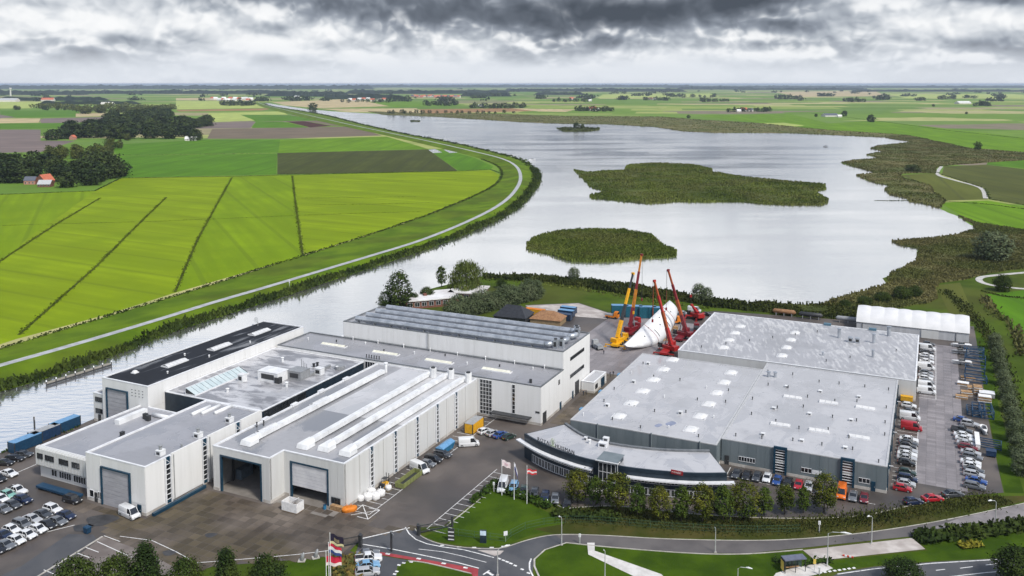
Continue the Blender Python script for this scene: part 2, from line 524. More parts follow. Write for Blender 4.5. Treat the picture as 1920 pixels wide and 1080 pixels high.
# ------------------------------------------------------------------ fields
FIELDS = [
    ('lush', [(-150, 374), (0, 365), (178, 358), (120, 400), (60, 440), (0, 492), (-150, 600)]),
    ('lush2', [(178, 358), (226, 334), (430, 331), (400, 395), (370, 450), (325, 550), (200, 590), (30, 636), (-150, 695), (-150, 600), (0, 492), (60, 440), (120, 400)]),
    ('lush', [(430, 331), (520, 328), (550, 328), (560, 400), (570, 482), (500, 499), (325, 550), (370, 450), (400, 395)]),
    ('lush2', [(550, 328), (860, 321), (920, 319), (938, 328), (928, 346), (900, 362), (858, 380), (798, 404), (698, 438), (570, 478), (560, 400)]),
    ('green', [(205, 334), (222, 292), (520, 288), (518, 327), (226, 333)]),
    ('olive', [(520, 287), (802, 280), (858, 320), (520, 327)]),
    ('green2', [(525, 262), (725, 256), (802, 279), (522, 287)]),
    ('green', [(200, 272), (385, 262), (525, 262), (522, 286), (222, 291)]),
    ('green', [(802, 280), (850, 285), (892, 297), (925, 312), (920, 318), (860, 320)]),
    ('brown', [(388, 260), (398, 242), (662, 237), (716, 254), (525, 260)]),
    ('mauve', [(366, 241), (374, 231), (478, 229), (470, 240)]),
    ('green', [(472, 240), (480, 228), (530, 228), (578, 239)]),
    ('maroon', [(536, 228), (570, 227), (622, 236), (582, 239)]),
    ('brown', [(573, 227), (600, 226), (655, 235), (625, 236)]),
    ('green', [(450, 216), (545, 216), (600, 226), (478, 228), (456, 222)]),
    ('pale', [(390, 212), (528, 209), (540, 215), (450, 215), (478, 226), (395, 229)]),
    ('orange', [(330, 206), (515, 203), (490, 207), (335, 209)]),
    ('pale', [(330, 189), (470, 190), (510, 202), (330, 205)]),
    ('sand', [(400, 183), (480, 186), (470, 189), (330, 188), (330, 184)]),
    ('green', [(0, 207), (152, 207), (142, 219), (30, 220), (0, 215)]),
    ('mauve', [(-60, 215), (0, 215), (30, 220), (0, 222), (-60, 222)]),
    ('sand', [(-60, 222), (76, 222), (72, 230), (-60, 232)]),
    ('mauve', [(80, 222), (206, 219), (190, 229), (76, 231)]),
    ('green', [(-60, 232), (190, 230), (122, 240), (-60, 242)]),
    ('mauve', [(-80, 243), (76, 243), (76, 264), (142, 264), (76, 285), (-80, 288)]),
    ('sand', [(142, 213), (216, 211), (206, 218), (142, 219)]),
    ('pale', [(-60, 191), (78, 191), (60, 203), (-60, 204)]),  # sunlit strip, its sunshine painted as a pale field
    ('sand', [(510, 192), (640, 186), (700, 190), (730, 199), (600, 203), (548, 199)]),
    ('green2', [(690, 191), (800, 190), (890, 198), (740, 201)]),
    ('sand', [(600, 204), (780, 203), (800, 212), (650, 209)]),
    ('orange', [(785, 205), (960, 203), (1010, 208), (800, 213)]),
    ('sand', [(960, 203), (1080, 205), (1060, 210), (1010, 209)]),
    ('pale', [(1130, 177), (1330, 175), (1350, 181), (1120, 184)]),
    ('sand', [(1450, 172), (1640, 170), (1660, 180), (1500, 182)]),
    ('pale', [(1660, 176), (1900, 176), (1960, 184), (1700, 184)]),
    ('green2', [(1300, 217), (1480, 213), (1560, 233), (1480, 237), (1400, 228)]),
    ('pale', [(1420, 231), (1470, 230), (1520, 237), (1480, 237)]),
    ('green2', [(1480, 238), (1560, 231), (1640, 226), (1960, 262), (1960, 289), (1820, 277), (1700, 253), (1600, 247)]),
    ('green', [(1852, 303), (1960, 297), (1960, 319), (1850, 309)]),
    ('sedge', [(1770, 312), (1850, 309), (1960, 322), (1960, 392), (1856, 374), (1846, 352), (1766, 327)]),
    ('rough', [(1682, 328), (1752, 325), (1842, 354), (1852, 374), (1770, 376), (1740, 346)]),
    ('green2', [(1762, 380), (1852, 376), (1960, 394), (1960, 438), (1832, 416), (1798, 402)]),
    ('green', [(1848, 552), (1960, 540), (1960, 640), (1900, 618), (1870, 580)]),
    ('rough', [(1755, 535), (1800, 530), (1830, 600), (1790, 610)]),
]
for i, (k, pts) in enumerate(FIELDS):
    MB().sheet(gp(pts), 0.004 + 0.0011 * i).build('field', FM[k], kind='structure')
MB().sheet(gp([(700, 575), (800, 543), (905, 517), (1000, 520), (1100, 530), (1250, 548), (1400, 570), (1560, 562), (1680, 505), (1750, 450), (1960, 432), (2100, 700), (2400, 1300), (-500, 1300),
               (-150, 905), (20, 842), (178, 788)]), 0.0025).build('grassland', FM['grassland'], kind='structure')

for q in ([(803, 281), (815, 279), (829, 286), (812, 287)], [(832, 281), (845, 280), (858, 286), (843, 287)]):
    MB().sheet(gp(q), 0.075).build('pond', MT['lake_water'], kind='structure')

# ------------------------------------------------------------------ dike with its cycle path
mb = MB()
n = len(DI)
vs = []
for a, b, c in zip(DI, DP, DO):
    q1 = a.lerp(Vector((b.x, b.y, 0)), 0.55)
    q2 = c.lerp(Vector((b.x, b.y, 0)), 0.55)
    e1 = Vector((b.x, b.y, 0)).lerp(q1, 0.22)
    e2 = Vector((b.x, b.y, 0)).lerp(q2, 0.22)
    vs += [(a.x, a.y, 0.06), (q1.x, q1.y, CREST * 0.45), (e1.x, e1.y, CREST), (e2.x, e2.y, CREST), (q2.x, q2.y, CREST * 0.4), (c.x, c.y, 0.02)]
fs = [(i * 6 + k, (i + 1) * 6 + k, (i + 1) * 6 + k + 1, i * 6 + k + 1) for i in range(n - 1) for k in range(5)]
mb.add(vs, [f[::-1] for f in fs])
dike = mb.build('dike', mat('dike_grass', (0.066, 0.120, 0.005), (0.115, 0.185, 0.007), 0.05, 0.95, spec=0.1, detail=7.0, stretch=(1, 1, 1), c3=(0.062, 0.070, 0.010), s3=0.03, f3=0.4), smooth=True, kind='structure')
MB().ribbon([p + Vector((0, 0, 0.02)) for p in DP], 3.2).build('path', mat('path_concrete', (0.30, 0.31, 0.32), (0.42, 0.43, 0.44), 0.3, 0.7), dike)


# ------------------------------------------------------------------ reeds, scrub and leaf helpers
def leafmat(name, c1, c2, isl=0.45, scale=0.05, c3=None):
    return mat(name, c1, c2, scale, 0.85, spec=0.15, detail=4.0, island=isl, c3=c3, s3=0.022, f3=0.6)


LM = {
    'reed_green': leafmat('reed_green', (0.060, 0.086, 0.012), (0.112, 0.138, 0.024), .25, .02, (0.105, 0.110, 0.032)),
    'reed_brown': leafmat('reed_brown', (0.082, 0.084, 0.026), (0.132, 0.120, 0.046), .18, .012, (0.064, 0.086, 0.016)),
    'reed_dark': leafmat('reed_dark', (0.028, 0.040, 0.008), (0.054, 0.064, 0.014), .30, .04),
    'reed_ditch': leafmat('reed_ditch', (0.060, 0.085, 0.006), (0.095, 0.125, 0.008), .35, .05),
    'scrub': leafmat('scrub', (0.020, 0.036, 0.006), (0.046, 0.066, 0.010), .35, .05),
    'hedge': leafmat('hedge_leaves', (0.020, 0.042, 0.005), (0.040, 0.074, 0.008), .4, .2),
}
SOIL = mat('reed_litter', (0.030, 0.034, 0.010), (0.060, 0.058, 0.022), 0.15, 0.95, spec=0.1)


def inside(p, poly):
    x, y = p[0], p[1]
    c = False
    j = len(poly) - 1
    for i in range(len(poly)):
        xi, yi, xj, yj = poly[i][0], poly[i][1], poly[j][0], poly[j][1]
        if (yi > y) != (yj > y) and x < (xj - xi) * (y - yi) / (yj - yi + 1e-12) + xi:
            c = not c
        j = i
    return c


def tufts(mb, X, Y, Z, Hh, Wd, rng, lean):
    """many upright sprays at once: each a leaning leaf-like quad"""
    n_ = len(X)
    if not n_: return
    a = rng.uniform(0, 2 * math.pi, n_)
    dx, dy = np.cos(a) * Wd / 2, np.sin(a) * Wd / 2
    lx, ly = rng.uniform(-lean, lean, n_) * Hh, rng.uniform(-lean, lean, n_) * Hh
    V = np.empty((n_, 4, 3))
    V[:, 0] = np.stack([X - dx, Y - dy, Z], 1)
    V[:, 1] = np.stack([X + dx, Y + dy, Z], 1)
    V[:, 2] = np.stack([X + dx * .7 + lx, Y + dy * .7 + ly, Z + Hh], 1)
    V[:, 3] = np.stack([X - dx * .7 + lx, Y - dy * .7 + ly, Z + Hh * rng.uniform(.8, 1.1, n_)], 1)
    o = len(mb.v)
    mb.v += V.reshape(-1, 3).tolist()
    mb.f += (np.arange(n_ * 4).reshape(n_, 4) + o).tolist()
    mb.m += [0] * n_


def insides(X, Y, poly):
    px = np.array([p[0] for p in poly])
    py = np.array([p[1] for p in poly])
    c = np.zeros(len(X), bool)
    j = len(poly) - 1
    for i in range(len(poly)):
        if py[i] != py[j]:
            m_ = ((py[i] > Y) != (py[j] > Y)) & (X < (px[j] - px[i]) * (Y - py[i]) / (py[j] - py[i]) + px[i])
            c ^= m_
        j = i
    return c


def lumps(X, Y, k, seed):
    """smooth pseudo-random field from -1 to 1"""
    return np.array([noise.noise(Vector((x * k, y * k, seed))) for x, y in zip(X.tolist(), Y.tolist())])


def reedbed(name, pts, h, m, label, count, size=1.2, seed=1, tuft_h=1.0, cat='reeds'):
    rng = np.random.RandomState(seed)
    poly = jag([Vector(p) for p in pts] + [Vector(pts[0])], 2.6 + size, 4.0, seed)[:-1]
    xs, ys = [p.x for p in poly], [p.y for p in poly]
    mb = MB()
    mb.prism(poly, 0.01, h * 0.30)
    X, Y = rng.uniform(min(xs), max(xs), count * 4), rng.uniform(min(ys), max(ys), count * 4)
    k = insides(X, Y, poly)
    X, Y = X[k][:count], Y[k][:count]
    n_ = len(X)
    hh = np.maximum(.25, tuft_h * h * (0.70 + 0.65 * lumps(X, Y, .035, seed) + .45 * lumps(X, Y, .12, seed + 4)) * rng.uniform(.5, 1.25, n_))
    tufts(mb, X, Y, np.full(n_, h * .2), hh, size * rng.uniform(.7, 1.5, n_), rng, .35)
    ex, ey = [], []
    per = len(poly)
    for i in range(per):
        a, b = poly[i], poly[(i + 1) % per]
        for _ in range(max(1, int((b - a).length / size))):
            p = a.lerp(b, rng.rand())
            ex.append(p.x)
            ey.append(p.y)
    n_ = len(ex)
    tufts(mb, np.array(ex), np.array(ey), np.full(n_, .03), h * rng.uniform(.7, 1.25, n_), size * rng.uniform(.8, 1.5, n_), rng, .25)
    return tag(mb.build(name, m), label, cat, kind='stuff')


ISL1 = [(1078, 319), (1100, 323), (1170, 320), (1180, 309), (1230, 306), (1290, 308), (1335, 316), (1336, 323), (1400, 333), (1545, 346), (1547, 355), (1530, 359), (1555, 374),
        (1540, 385), (1480, 386), (1400, 380), (1270, 378), (1215, 383), (1130, 374), (1110, 373), (1105, 367), (1140, 359), (1110, 353), (1095, 337)]
ISL2 = [(988, 456), (1020, 442), (1060, 433), (1110, 431), (1160, 433), (1215, 440), (1240, 456), (1262, 471), (1267, 481), (1200, 486), (1150, 492), (1070, 491), (1030, 479), (990, 467)]
ISL3 = [(1046, 241), (1060, 239), (1120, 240), (1125, 243), (1100, 246), (1060, 246)]
reedbed('reed_island', gp(ISL1), 1.4, LM['reed_green'], 'long green reed island in the middle of the lake', 34000, 1.0, 11)
reedbed('reed_island', gp(ISL2), 1.5, LM['reed_green'], 'smaller rounded reed island nearest the boatyard', 22000, .7, 12)
reedbed('reed_island', gp(ISL3), 2.0, LM['reed_dark'], 'tiny reed islet with two trees far out on the lake', 500, 3.0, 13)
reedbed('reed_islet', gp([(772, 226), (786, 226), (787, 228), (772, 228)]), 1.6, LM['reed_dark'], 'dark sliver of reed far up the lake near its left end', 60, 3.0, 14)
RB1 = [(690, 209), (820, 213), (905, 213), (1060, 218), (1240, 219), (1300, 224), (1420, 231), (1500, 239), (1560, 245), (1650, 250), (1700, 254), (1662, 258), (1580, 254), (1490, 250), (1420, 249),
       (1340, 249), (1280, 246), (1230, 238), (1140, 233), (1060, 232), (980, 229), (900, 224), (820, 219), (720, 215)]
reedbed('reed_bed', gp(RB1), 1.3, LM['reed_brown'], 'brown reed belt along the far lake shore', 12000, 2.2, 15)
RB2 = [(1660, 258), (1712, 267), (1650, 273), (1630, 279), (1662, 284), (1625, 291), (1650, 296), (1575, 305), (1645, 324), (1605, 329), (1630, 340), (1668, 349), (1660, 358), (1672, 365), (1700, 372),
       (1707, 379), (1730, 381), (1760, 390), (1770, 378), (1740, 348), (1680, 330), (1690, 326), (1755, 325), (1757, 312), (1850, 305), (1960, 298), (1960, 290), (1820, 279), (1700, 254)]
reedbed('reed_bed', gp(RB2), 1.5, LM['reed_brown'], 'brown reed marsh with inlets on the right lake shore', 34000, 1.0, 16, .7)
RB3 = [(1800, 406), (1838, 432), (1790, 441), (1740, 448), (1675, 453), (1690, 461), (1722, 466), (1714, 485), (1722, 490), (1690, 503), (1655, 522), (1664, 531), (1630, 545), (1560, 562), (1545, 574),
       (1600, 584), (1700, 578), (1750, 560), (1760, 530), (1860, 512), (1960, 500), (1960, 440), (1832, 418)]
reedbed('reed_bed', gp(RB3), 1.15, LM['reed_brown'], 'olive brown marsh right of the lake near the white tent hall', 42000, .6, 17, .8)
RB4 = [(1330, 564), (1400, 571), (1545, 574), (1610, 584), (1600, 600), (1480, 592), (1340, 578), (1250, 562), (1100, 542), (1010, 528), (905, 524), (905, 517), (1000, 520), (1100, 530), (1250, 548)]
reedbed('reed_bed', gp(RB4), 1.9, LM['reed_dark'], 'dark reed fringe between the yard and the lake', 14000, .8, 18)


DITCH = mat('ditch_bed', (0.030, 0.045, 0.006), (0.055, 0.075, 0.008), 0.2, 0.9, spec=0.1)


# scrub along the dike foot and field ditches
def band(name, line, m, label, w, h, dens, size, seed, cat='reeds', wob=1.0):
    rng = np.random.RandomState(seed)
    mb = MB()
    for a, b in zip(line[:-1], line[1:]):
        d = b - a
        L = d.length
        n_ = int(L * w * dens + rng.rand())
        if L < 1e-6 or n_ < 1: continue
        s_ = rng.rand(n_)
        g_ = rng.normal(0, w * .3, n_)
        X, Y = a.x + d.x * s_ - d.y / L * g_, a.y + d.y * s_ + d.x / L * g_
        q = .6 + .8 * np.maximum(0, .5 + wob * lumps(X, Y, .06, seed))
        hh = h * q * rng.uniform(.5, 1.1, n_)
        tufts(mb, X, Y, a.z + rng.rand(n_) * hh * .7, hh * .6 + .2 * min(1, h), size * rng.uniform(.6, 1.4, n_), rng, .6)
    return tag(mb.build(name, m), label, cat, kind='stuff')


def inset(line, other, d):
    return [a + (Vector((b.x, b.y, 0)) - Vector((a.x, a.y, 0))).normalized() * d for a, b in zip(line, other)]


near = DO[:84]
band('scrub_fringe', inset(near, DP[:84], 2.5), LM['scrub'], 'dark scrub fringe along the river foot of the dike', 6.5, 1.9, 3.2, .75, 21, 'scrub')
band('scrub_fringe', inset(DO[84:], DP[84:], 3.0), LM['scrub'], 'thin dark fringe on the far stretch of the dike shore', 7.0, 1.8, 0.12, 3.5, 22, 'scrub')
band('ditch_reeds', DI[:90], LM['scrub'], 'dark reed-filled ditch along the inner foot of the dike', 3.0, 0.55, 1.6, .8, 23)
for i, (ln, w, lab) in enumerate([([(35, 628), (90, 580), (180, 500), (250, 430), (312, 370)], 4.0, 'leftmost long dark drain running through the lush meadow'),
                                  ([(328, 548), (370, 450), (402, 392), (435, 333)], 4.0, 'second long dark drain in the lush meadow'),
                                  ([(-60, 530), (0, 490), (100, 424), (187, 372)], 4.0, 'drain crossing the far left corner of the lush meadow'),
                                  ([(568, 480), (562, 440), (555, 390), (548, 330)], 4.0, 'drain ending at the dike ditch in the middle of the meadow'),
                                  ([(-150, 374), (0, 365), (178, 358), (226, 334), (430, 331), (860, 321), (920, 318), (936, 324)], 4.0, 'dark ditch along the top edge of the lush meadow'),
                                  ([(-60, 425), (100, 420), (300, 415), (560, 404), (700, 399), (790, 397)], 1.6, 'faint cross drain across the lush meadow'),
                                  ([(520, 327), (700, 324), (856, 321)], 5.0, 'dark edge of tall crop along the maize field'),
                                  ([(222, 291), (400, 289), (520, 287)], 3.0, 'ditch between the two green fields below the wood'),
                                  ([(565, 372), (640, 371), (780, 369)], 1.4, 'short thin drain in the right-hand cut meadow'),
                                  ([(590, 384), (700, 383), (820, 380)], 1.4, 'lower thin drain in the right-hand cut meadow'),
                                  ([(590, 342), (720, 340), (870, 336)], 1.2, 'upper thin drain in the right-hand cut meadow'),
                                  ([(1520, 212), (1640, 226), (1780, 245), (1960, 264)], 6.0, 'far ditch crossing the meadows beyond the lake'),
                                  ([(1745, 318), (1768, 328), (1846, 353), (1856, 374), (1960, 390)], 4.0, 'dark ditch beside the pale track right of the lake'),
                                  ([(1640, 376), (1770, 377), (1860, 384), (1960, 398)], 4.0, 'dark ditch below the yellow-green meadow on the right'),
                                  ([(1840, 545), (1880, 556), (1960, 562)], 6.0, 'dark hedge bank below the bend of the pale track')]):
    pts = [G(*p) for p in ln]
    fr = []
    for a, b in zip(pts[:-1], pts[1:]):
        for k in range(6):
            fr.append(a.lerp(b, k / 6))
    fr.append(pts[-1])
    far = pts[0].y > 900
    MB().ribbon(fr, w * .28, 0.082 + i * .002).build('ditch', DITCH, kind='structure')
    band('ditch_reeds', fr, LM['reed_ditch' if i in (0, 1, 2, 3, 5, 8, 9, 10) else 'scrub'], lab, w * .55, 0.25 if w < 3 else 0.4, 0.25 if far else 1.6, 2.2 if far else .7, 30 + i)
# pale gravel tracks on the right
GRAV = mat('gravel_track', (0.36, 0.35, 0.33), (0.50, 0.49, 0.46), 0.4, 0.85)
tr = [G(*p) for p in [(1765, 312), (1758, 327), (1790, 338), (1838, 352), (1848, 372)]]
MB().ribbon(spline(tr, 4), 3.6, 0.09).build('path', GRAV, kind='structure')
tr = [G(*p) for p in [(1960, 508), (1870, 516), (1838, 521), (1842, 530), (1880, 538), (1960, 545)]]
MB().ribbon(spline(tr, 5), 3.0, 0.09).build('path', GRAV, kind='structure')
# ------------------------------------------------------------------ yard, roads, markings
ASPH = mat('wet_asphalt', (0.070, 0.058, 0.051), (0.120, 0.102, 0.090), 0.06, 0.45, detail=8.0, c3=(0.050, 0.045, 0.042), s3=0.05, rvar=0.25, bump=0.01, bscale=3.0, spec=0.5)
ROADM = mat('road_asphalt', (0.058, 0.060, 0.066), (0.085, 0.086, 0.092), 0.15, 0.5, detail=7.0, rvar=0.2)
LANE = mat('service_asphalt', (0.085, 0.078, 0.078), (0.125, 0.115, 0.112), 0.12, 0.55, detail=7.0, rvar=0.2)
REDA = mat('red_asphalt', (0.24, 0.028, 0.035), (0.34, 0.05, 0.055), 0.3, 0.7)
SLABM = mat('concrete_slab', (0.066, 0.052, 0.040), (0.135, 0.112, 0.092), 0.07, 0.52, detail=8.0, rnd=0.28, c3=(0.062, 0.048, 0.022), s3=0.04, f3=0.75, rvar=0.25)
SLABI = mat('concrete_slabs', (0.066, 0.052, 0.040), (0.135, 0.112, 0.092), 0.07, 0.52, detail=8.0, island=0.28, c3=(0.062, 0.048, 0.022), s3=0.04, f3=0.75, rvar=0.25)
SLABG = mat('grey_slabs', (0.16, 0.145, 0.15), (0.245, 0.225, 0.23), 0.12, 0.36, detail=6.0, island=0.16, rvar=0.25, stretch=(1, 0.25, 1), grid=True)
WLINE = mat('road_paint', (0.30, 0.30, 0.295), (0.74, 0.74, 0.73), 1.6, 0.6, detail=7.0, lo=0.25, hi=0.55)
KERB = mat('kerb_concrete', (0.33, 0.31, 0.28), (0.46, 0.44, 0.40), 0.6, 0.8)
SANDP = mat('pale_paving', (0.40, 0.36, 0.33), (0.52, 0.48, 0.45), 0.35, 0.8, detail=7.0, c3=(0.30, 0.26, 0.24), s3=0.15)
PAVE = mat('pale_slabs', (0.50, 0.48, 0.46), (0.62, 0.60, 0.58), 0.5, 0.8)

YZ = 0.045
yard_px = [(-150, 905), (20, 842), (150, 797)]
yard_pts = [G(*p) for p in yard_px] + [XY(-206, 163.0), XY(-206, 200), XY(-203.4, 200), XY(-203.4, 246), XY(-176, 254), XY(-165, 262), XY(-120, 272)] + \
    [G(*p) for p in [(985, 572), (1085, 568), (1140, 586), (1300, 588), (1340, 583), (1612, 602), (1826, 612), (1838, 680), (1848, 760), (1872, 880), (1882, 924),
                     (1790, 931), (1690, 951), (1600, 968), (1450, 971), (1290, 962), (1150, 948), (1062, 952), (1040, 940), (955, 916), (930, 905), (885, 945), (832, 986), (778, 990),
                     (676, 1012), (650, 1040), (530, 1052), (400, 1062), (330, 1085), (150, 1130), (-150, 1180)]]
yard = MB().sheet(yard_pts, YZ).build('yard_pavement', ASPH, kind='structure')
# beach-coloured sand lot behind the tall hall
MB().sheet(gp([(985, 573), (1085, 569), (1140, 587), (1138, 598), (1060, 592), (1010, 590)]), YZ + .006).build('sand_lot', SANDP, kind='structure')

# concrete slabs of the front yard, two by two metres
sm = MB().frus(-0.965, 0.965, -0.965, 0.965, 0.0, -0.94, 0.94, -0.94, 0.94, 0.03).mesh('slab', SLABM)
FRONT = [p for p in yard_pts]
cells = []
for i in range(-22, 42):
    for j in range(0, 45):
        u, v = -150 + 2 * i + 1.0, 100 + 2 * j + 1.0
        p = XY(u, v)
        x, y = PR((p.x, p.y, 0))
        if u < -168 or y > 1090 or x < -20 or not inside(p, FRONT):
            continue
        if (-168 < u < -147.5 and v > 129.8) or (-147.5 < u < -127.4 and v > 145.3) or (-129 < u < -110.8 and v > 150.2):
            continue
        if x > 700 and y < 990 and u > -108: continue
        if x < 190 and y > 960: continue
        cells.append((y, u, v, p))
cells.sort(key=lambda c: -c[0])
rng = random.Random(5)
mb = MB()
for k, (y, u, v, p) in enumerate(cells):
    dz = YZ - 0.018 + rng.uniform(0, 0.012)
    if k < 300:
        o = bpy.data.objects.new('slab', sm)
        COL.objects.link(o)
        o.parent = yard
        o.location = (p.x, p.y, dz)
        o.rotation_euler = (0, 0, -TH)
    else:
        c4 = [XY(u + a * .95, v + b * .95) for a, b in ((-1, -1), (1, -1), (1, 1), (-1, 1))]
        mb.prism(c4, dz, dz + 0.03)
mb.build('slabs', SLABI, yard, kind='stuff')


def slabs(u0, u1, v0, v1, w, l, m):
    mb = MB()
    u = u0
    while u < u1 - 0.1:
        v = v0
        while v < v1 - 0.1:
            dz = YZ - 0.018 + rng.uniform(0, 0.010)
            mb.prism([XY(u + .02, v + .02), XY(u + w - .02, v + .02), XY(u + w - .02, v + l - .02), XY(u + .02, v + l - .02)], dz, dz + 0.03)
            v += l
        u += w
    mb.build('slabs', m, yard, kind='stuff')


slabs(-1.0, 10.0, 219, 342, 2.2, 1.5, SLABG)
slabs(-91.5, -83, 216, 262, 2.1, 2.0, SLABI)
slabs(-113, -76, 296, 332, 2.0, 6.0, SLABG)
slabs(-112, -84, 262, 296, 2.0, 4.0, SLABG)

# roads
P1 = [(676, 1012), (778, 990), (790, 1005), (820, 1018), (870, 1026), (935, 1028), (990, 1012), (1040, 1003), (1060, 1017), (1020, 1030), (1000, 1048), (998, 1100), (880, 1100), (890, 1070), (740, 1042), (668, 1034)]
MB().sheet(gp(P1), YZ + .012).build('road', ROADM, kind='structure')
SU = [(1040, 1003), (1120, 1004), (1250, 1011), (1400, 1014), (1500, 1011), (1600, 1002), (1700, 988), (1800, 970), (1960, 935)]
SD = [(1960, 968), (1820, 990), (1740, 1003), (1650, 1012), (1520, 1026), (1400, 1038), (1300, 1037), (1150, 1026), (1060, 1017)]
MB().sheet(gp(SU + SD), YZ + .008).build('road', LANE, kind='structure')
MB().sheet(gp([(1744, 992), (1800, 971.5), (1960, 937), (1960, 966), (1820, 988), (1762, 1000)]), YZ + .0125).build('road', mat('pale_lane', (0.17, 0.155, 0.155), (0.24, 0.22, 0.22), 0.2, 0.6), kind='structure')
MB().sheet(gp([(672.5, 1030), (740, 1039.5), (897, 1067), (895, 1095), (883, 1075), (800, 1055), (700, 1039)]), YZ + .018).build('cycle_lane', REDA, kind='structure')
MB().sheet(gp([(668, 1038), (700, 1040), (765, 1051), (745, 1062), (740, 1100), (655, 1100)]), YZ + .0145).build('parking_bay', ROADM, kind='structure')
MB().sheet(gp([(1520, 1100), (1575, 1074), (1640, 1063), (1750, 1054), (1880, 1047), (1960, 1049), (1960, 1100)]), YZ + .012).build('road', ROADM, kind='structure')
MB().sheet(gp([(1101, 1018), (1115, 1018), (1115, 1033), (1240, 1077), (1262, 1100), (1228, 1100), (1103, 1040)]), YZ + .010).build('path', PAVE, kind='structure')
pad = MB().sheet(gp([(1505, 1032), (1710, 1009), (1735, 1030), (1530, 1052)]), YZ + .010).build('pavement', SANDP, kind='structure')
MB().sheet(gp([(1455, 1075), (1490, 1064), (1545, 1055), (1562, 1066), (1530, 1078), (1440, 1095)]), YZ + .010).build('pavement', PAVE, kind='structure')
LAWNS = [[(795, 1006), (838, 987), (888, 947), (932, 908), (950, 922), (1030, 962), (1060, 975), (1050, 990), (988, 1006), (938, 1024), (872, 1023), (822, 1016)],
         [(1062, 1019), (1150, 1028), (1300, 1039), (1400, 1040), (1505, 1033), (1528, 1054), (1480, 1064), (1440, 1085), (1380, 1110), (1005, 1110), (1003, 1048), (1022, 1032)],
         [(1000, 992), (1060, 982), (1300, 995), (1500, 1000), (1640, 985), (1790, 960), (1930, 930), (1960, 931), (1800, 968), (1700, 986), (1600, 1000), (1500, 1009), (1400, 1012), (1250, 1009), (1120, 1002), (1040, 1001)],
         [(1530, 1054), (1740, 1032), (1720, 1012), (1820, 992), (1960, 970), (1960, 1046), (1880, 1045), (1750, 1052), (1640, 1061), (1560, 1070)],
         [(768, 1053), (800, 1057), (882, 1077), (890, 1100), (742, 1100), (747, 1064)],
         [(560, 1052), (650, 1042), (665, 1036), (652, 1100), (420, 1100)],
         [(1822, 612), (1850, 615), (1872, 760), (1920, 925), (1884, 924), (1874, 880), (1850, 760), (1840, 680)]]
for i, l in enumerate(LAWNS):
    MB().sheet(gp(l), 0.0075 + .0015 * i).build('lawn', FM['lawn' if i != 2 else 'verge'], kind='structure')
MB().sheet(gp([(1060, 952), (1150, 950), (1290, 964), (1450, 973), (1600, 970), (1690, 953), (1790, 933), (1900, 930), (1930, 930), (1790, 960), (1640, 985), (1500, 1000), (1300, 995), (1060, 982), (1040, 965)]), 0.024).build('verge', FM['verge'], kind='structure')


# painted markings: each run of line is one sheet
def mark(pts, w, z=YZ + 0.024, px=True, name='road_marking', m=None, parent=None):
    q = [G(*p) for p in pts] if px else [Vector(p) for p in pts]
    return MB().ribbon(q, w, z).build(name, m or WLINE, parent, kind=None if parent else 'structure')


mark([(680, 1010), (768, 990)], 0.3)
mark(spline([(760, 989, 0), (768, 1003, 0), (785, 1014, 0), (810, 1022, 0), (850, 1030, 0), (890, 1038, 0), (926, 1046, 0)], 4) and [(760, 989), (767, 1001), (780, 1012), (800, 1020), (830, 1026), (868, 1031), (900, 1039), (926, 1046)], 0.25)
mark([(785, 1030), (830, 1035), (870, 1044), (912, 1055)], 0.15)
mark([(680, 1021), (735, 1030), (800, 1043), (860, 1056), (898, 1066)], 0.25)
for x, y in ((727, 1039), (785, 1048), (832, 1057), (873, 1065)):
    mark([(x - 4, y - .7), (x + 4, y + .7)], 0.5)
for x, y in ((829, 1023), (861, 1026), (889, 1027), (922, 1027), (944, 1025)):
    mark([(x - 4, y), (x + 4, y)], 0.35)
for x, y in ((748, 1060), (757, 1056), (771, 1054), (744, 1072), (740, 1077)):
    mark([(x - 3, y - .6), (x + 3, y + .6)], 0.45)
for x, y in ((936, 1048), (944, 1051), (951, 1054), (958, 1057), (966, 1061), (979, 1068), (991, 1075)):
    mark([(x - 3, y - 1), (x + 3, y + 1)], 0.45)
mark([(996, 1048), (993, 1056), (993, 1068), (1000, 1082), (1008, 1092)], 0.3)
mark([(906, 1078), (918, 1070)], 0.3)
for x, y in ((917, 1075), (922, 1078)):
    mark([(x - 3, y - 1.2), (x + 3, y + 1.2)], 0.5)
MB().sheet(gp([(895, 1032), (945, 1033), (938, 1040), (928, 1043)]), YZ + .02).build('traffic_island', SANDP, kind='structure')
mark([(1570, 1077), (1640, 1067), (1750, 1056.5), (1870, 1049.5)], 0.25)
for a, b in (((1755, 1070), (1772, 1068)), ((1800, 1066), (1824, 1063)), ((1848, 1060), (1872, 1057)), ((1690, 1079), (1720, 1074))):
    mark([a, b], 0.2)
mark([(1780, 1082), (1850, 1074), (1960, 1066)], 0.2)
for k in range(8):
    x = 1538 + k * 9
    y = 1074.5 - k * 1.3
    mark([(x - 2.5, y + .6), (x + 2.5, y - .6)], 0.5)
mark([(1062, 1018), (1022, 1031), (1002, 1049), (1002, 1062), (1010, 1080), (1018, 1095)], 0.35, name='kerb', m=KERB)

# parking bays
def bays(u0, u1, v0, v1, step, along='v', side=True):
    """painted bay lines on the site grid"""
    k = v0 if along == 'v' else u0
    end = v1 if along == 'v' else u1
    mb = MB()
    while k <= end + 0.01:
        if along == 'v':
            mb.ribbon([XY(u0, k), XY(u1, k)], 0.13, YZ + .02)
        else:
            mb.ribbon([XY(k, v0), XY(k, v1)], 0.13, YZ + .02)
        k += step
    if side:
        mb.ribbon([XY(u1, v0), XY(u1, v1)] if along == 'v' else [XY(u0, v0), XY(u1, v0)], 0.13, YZ + .0235)
    mb.build('road_markings', WLINE, kind='structure')


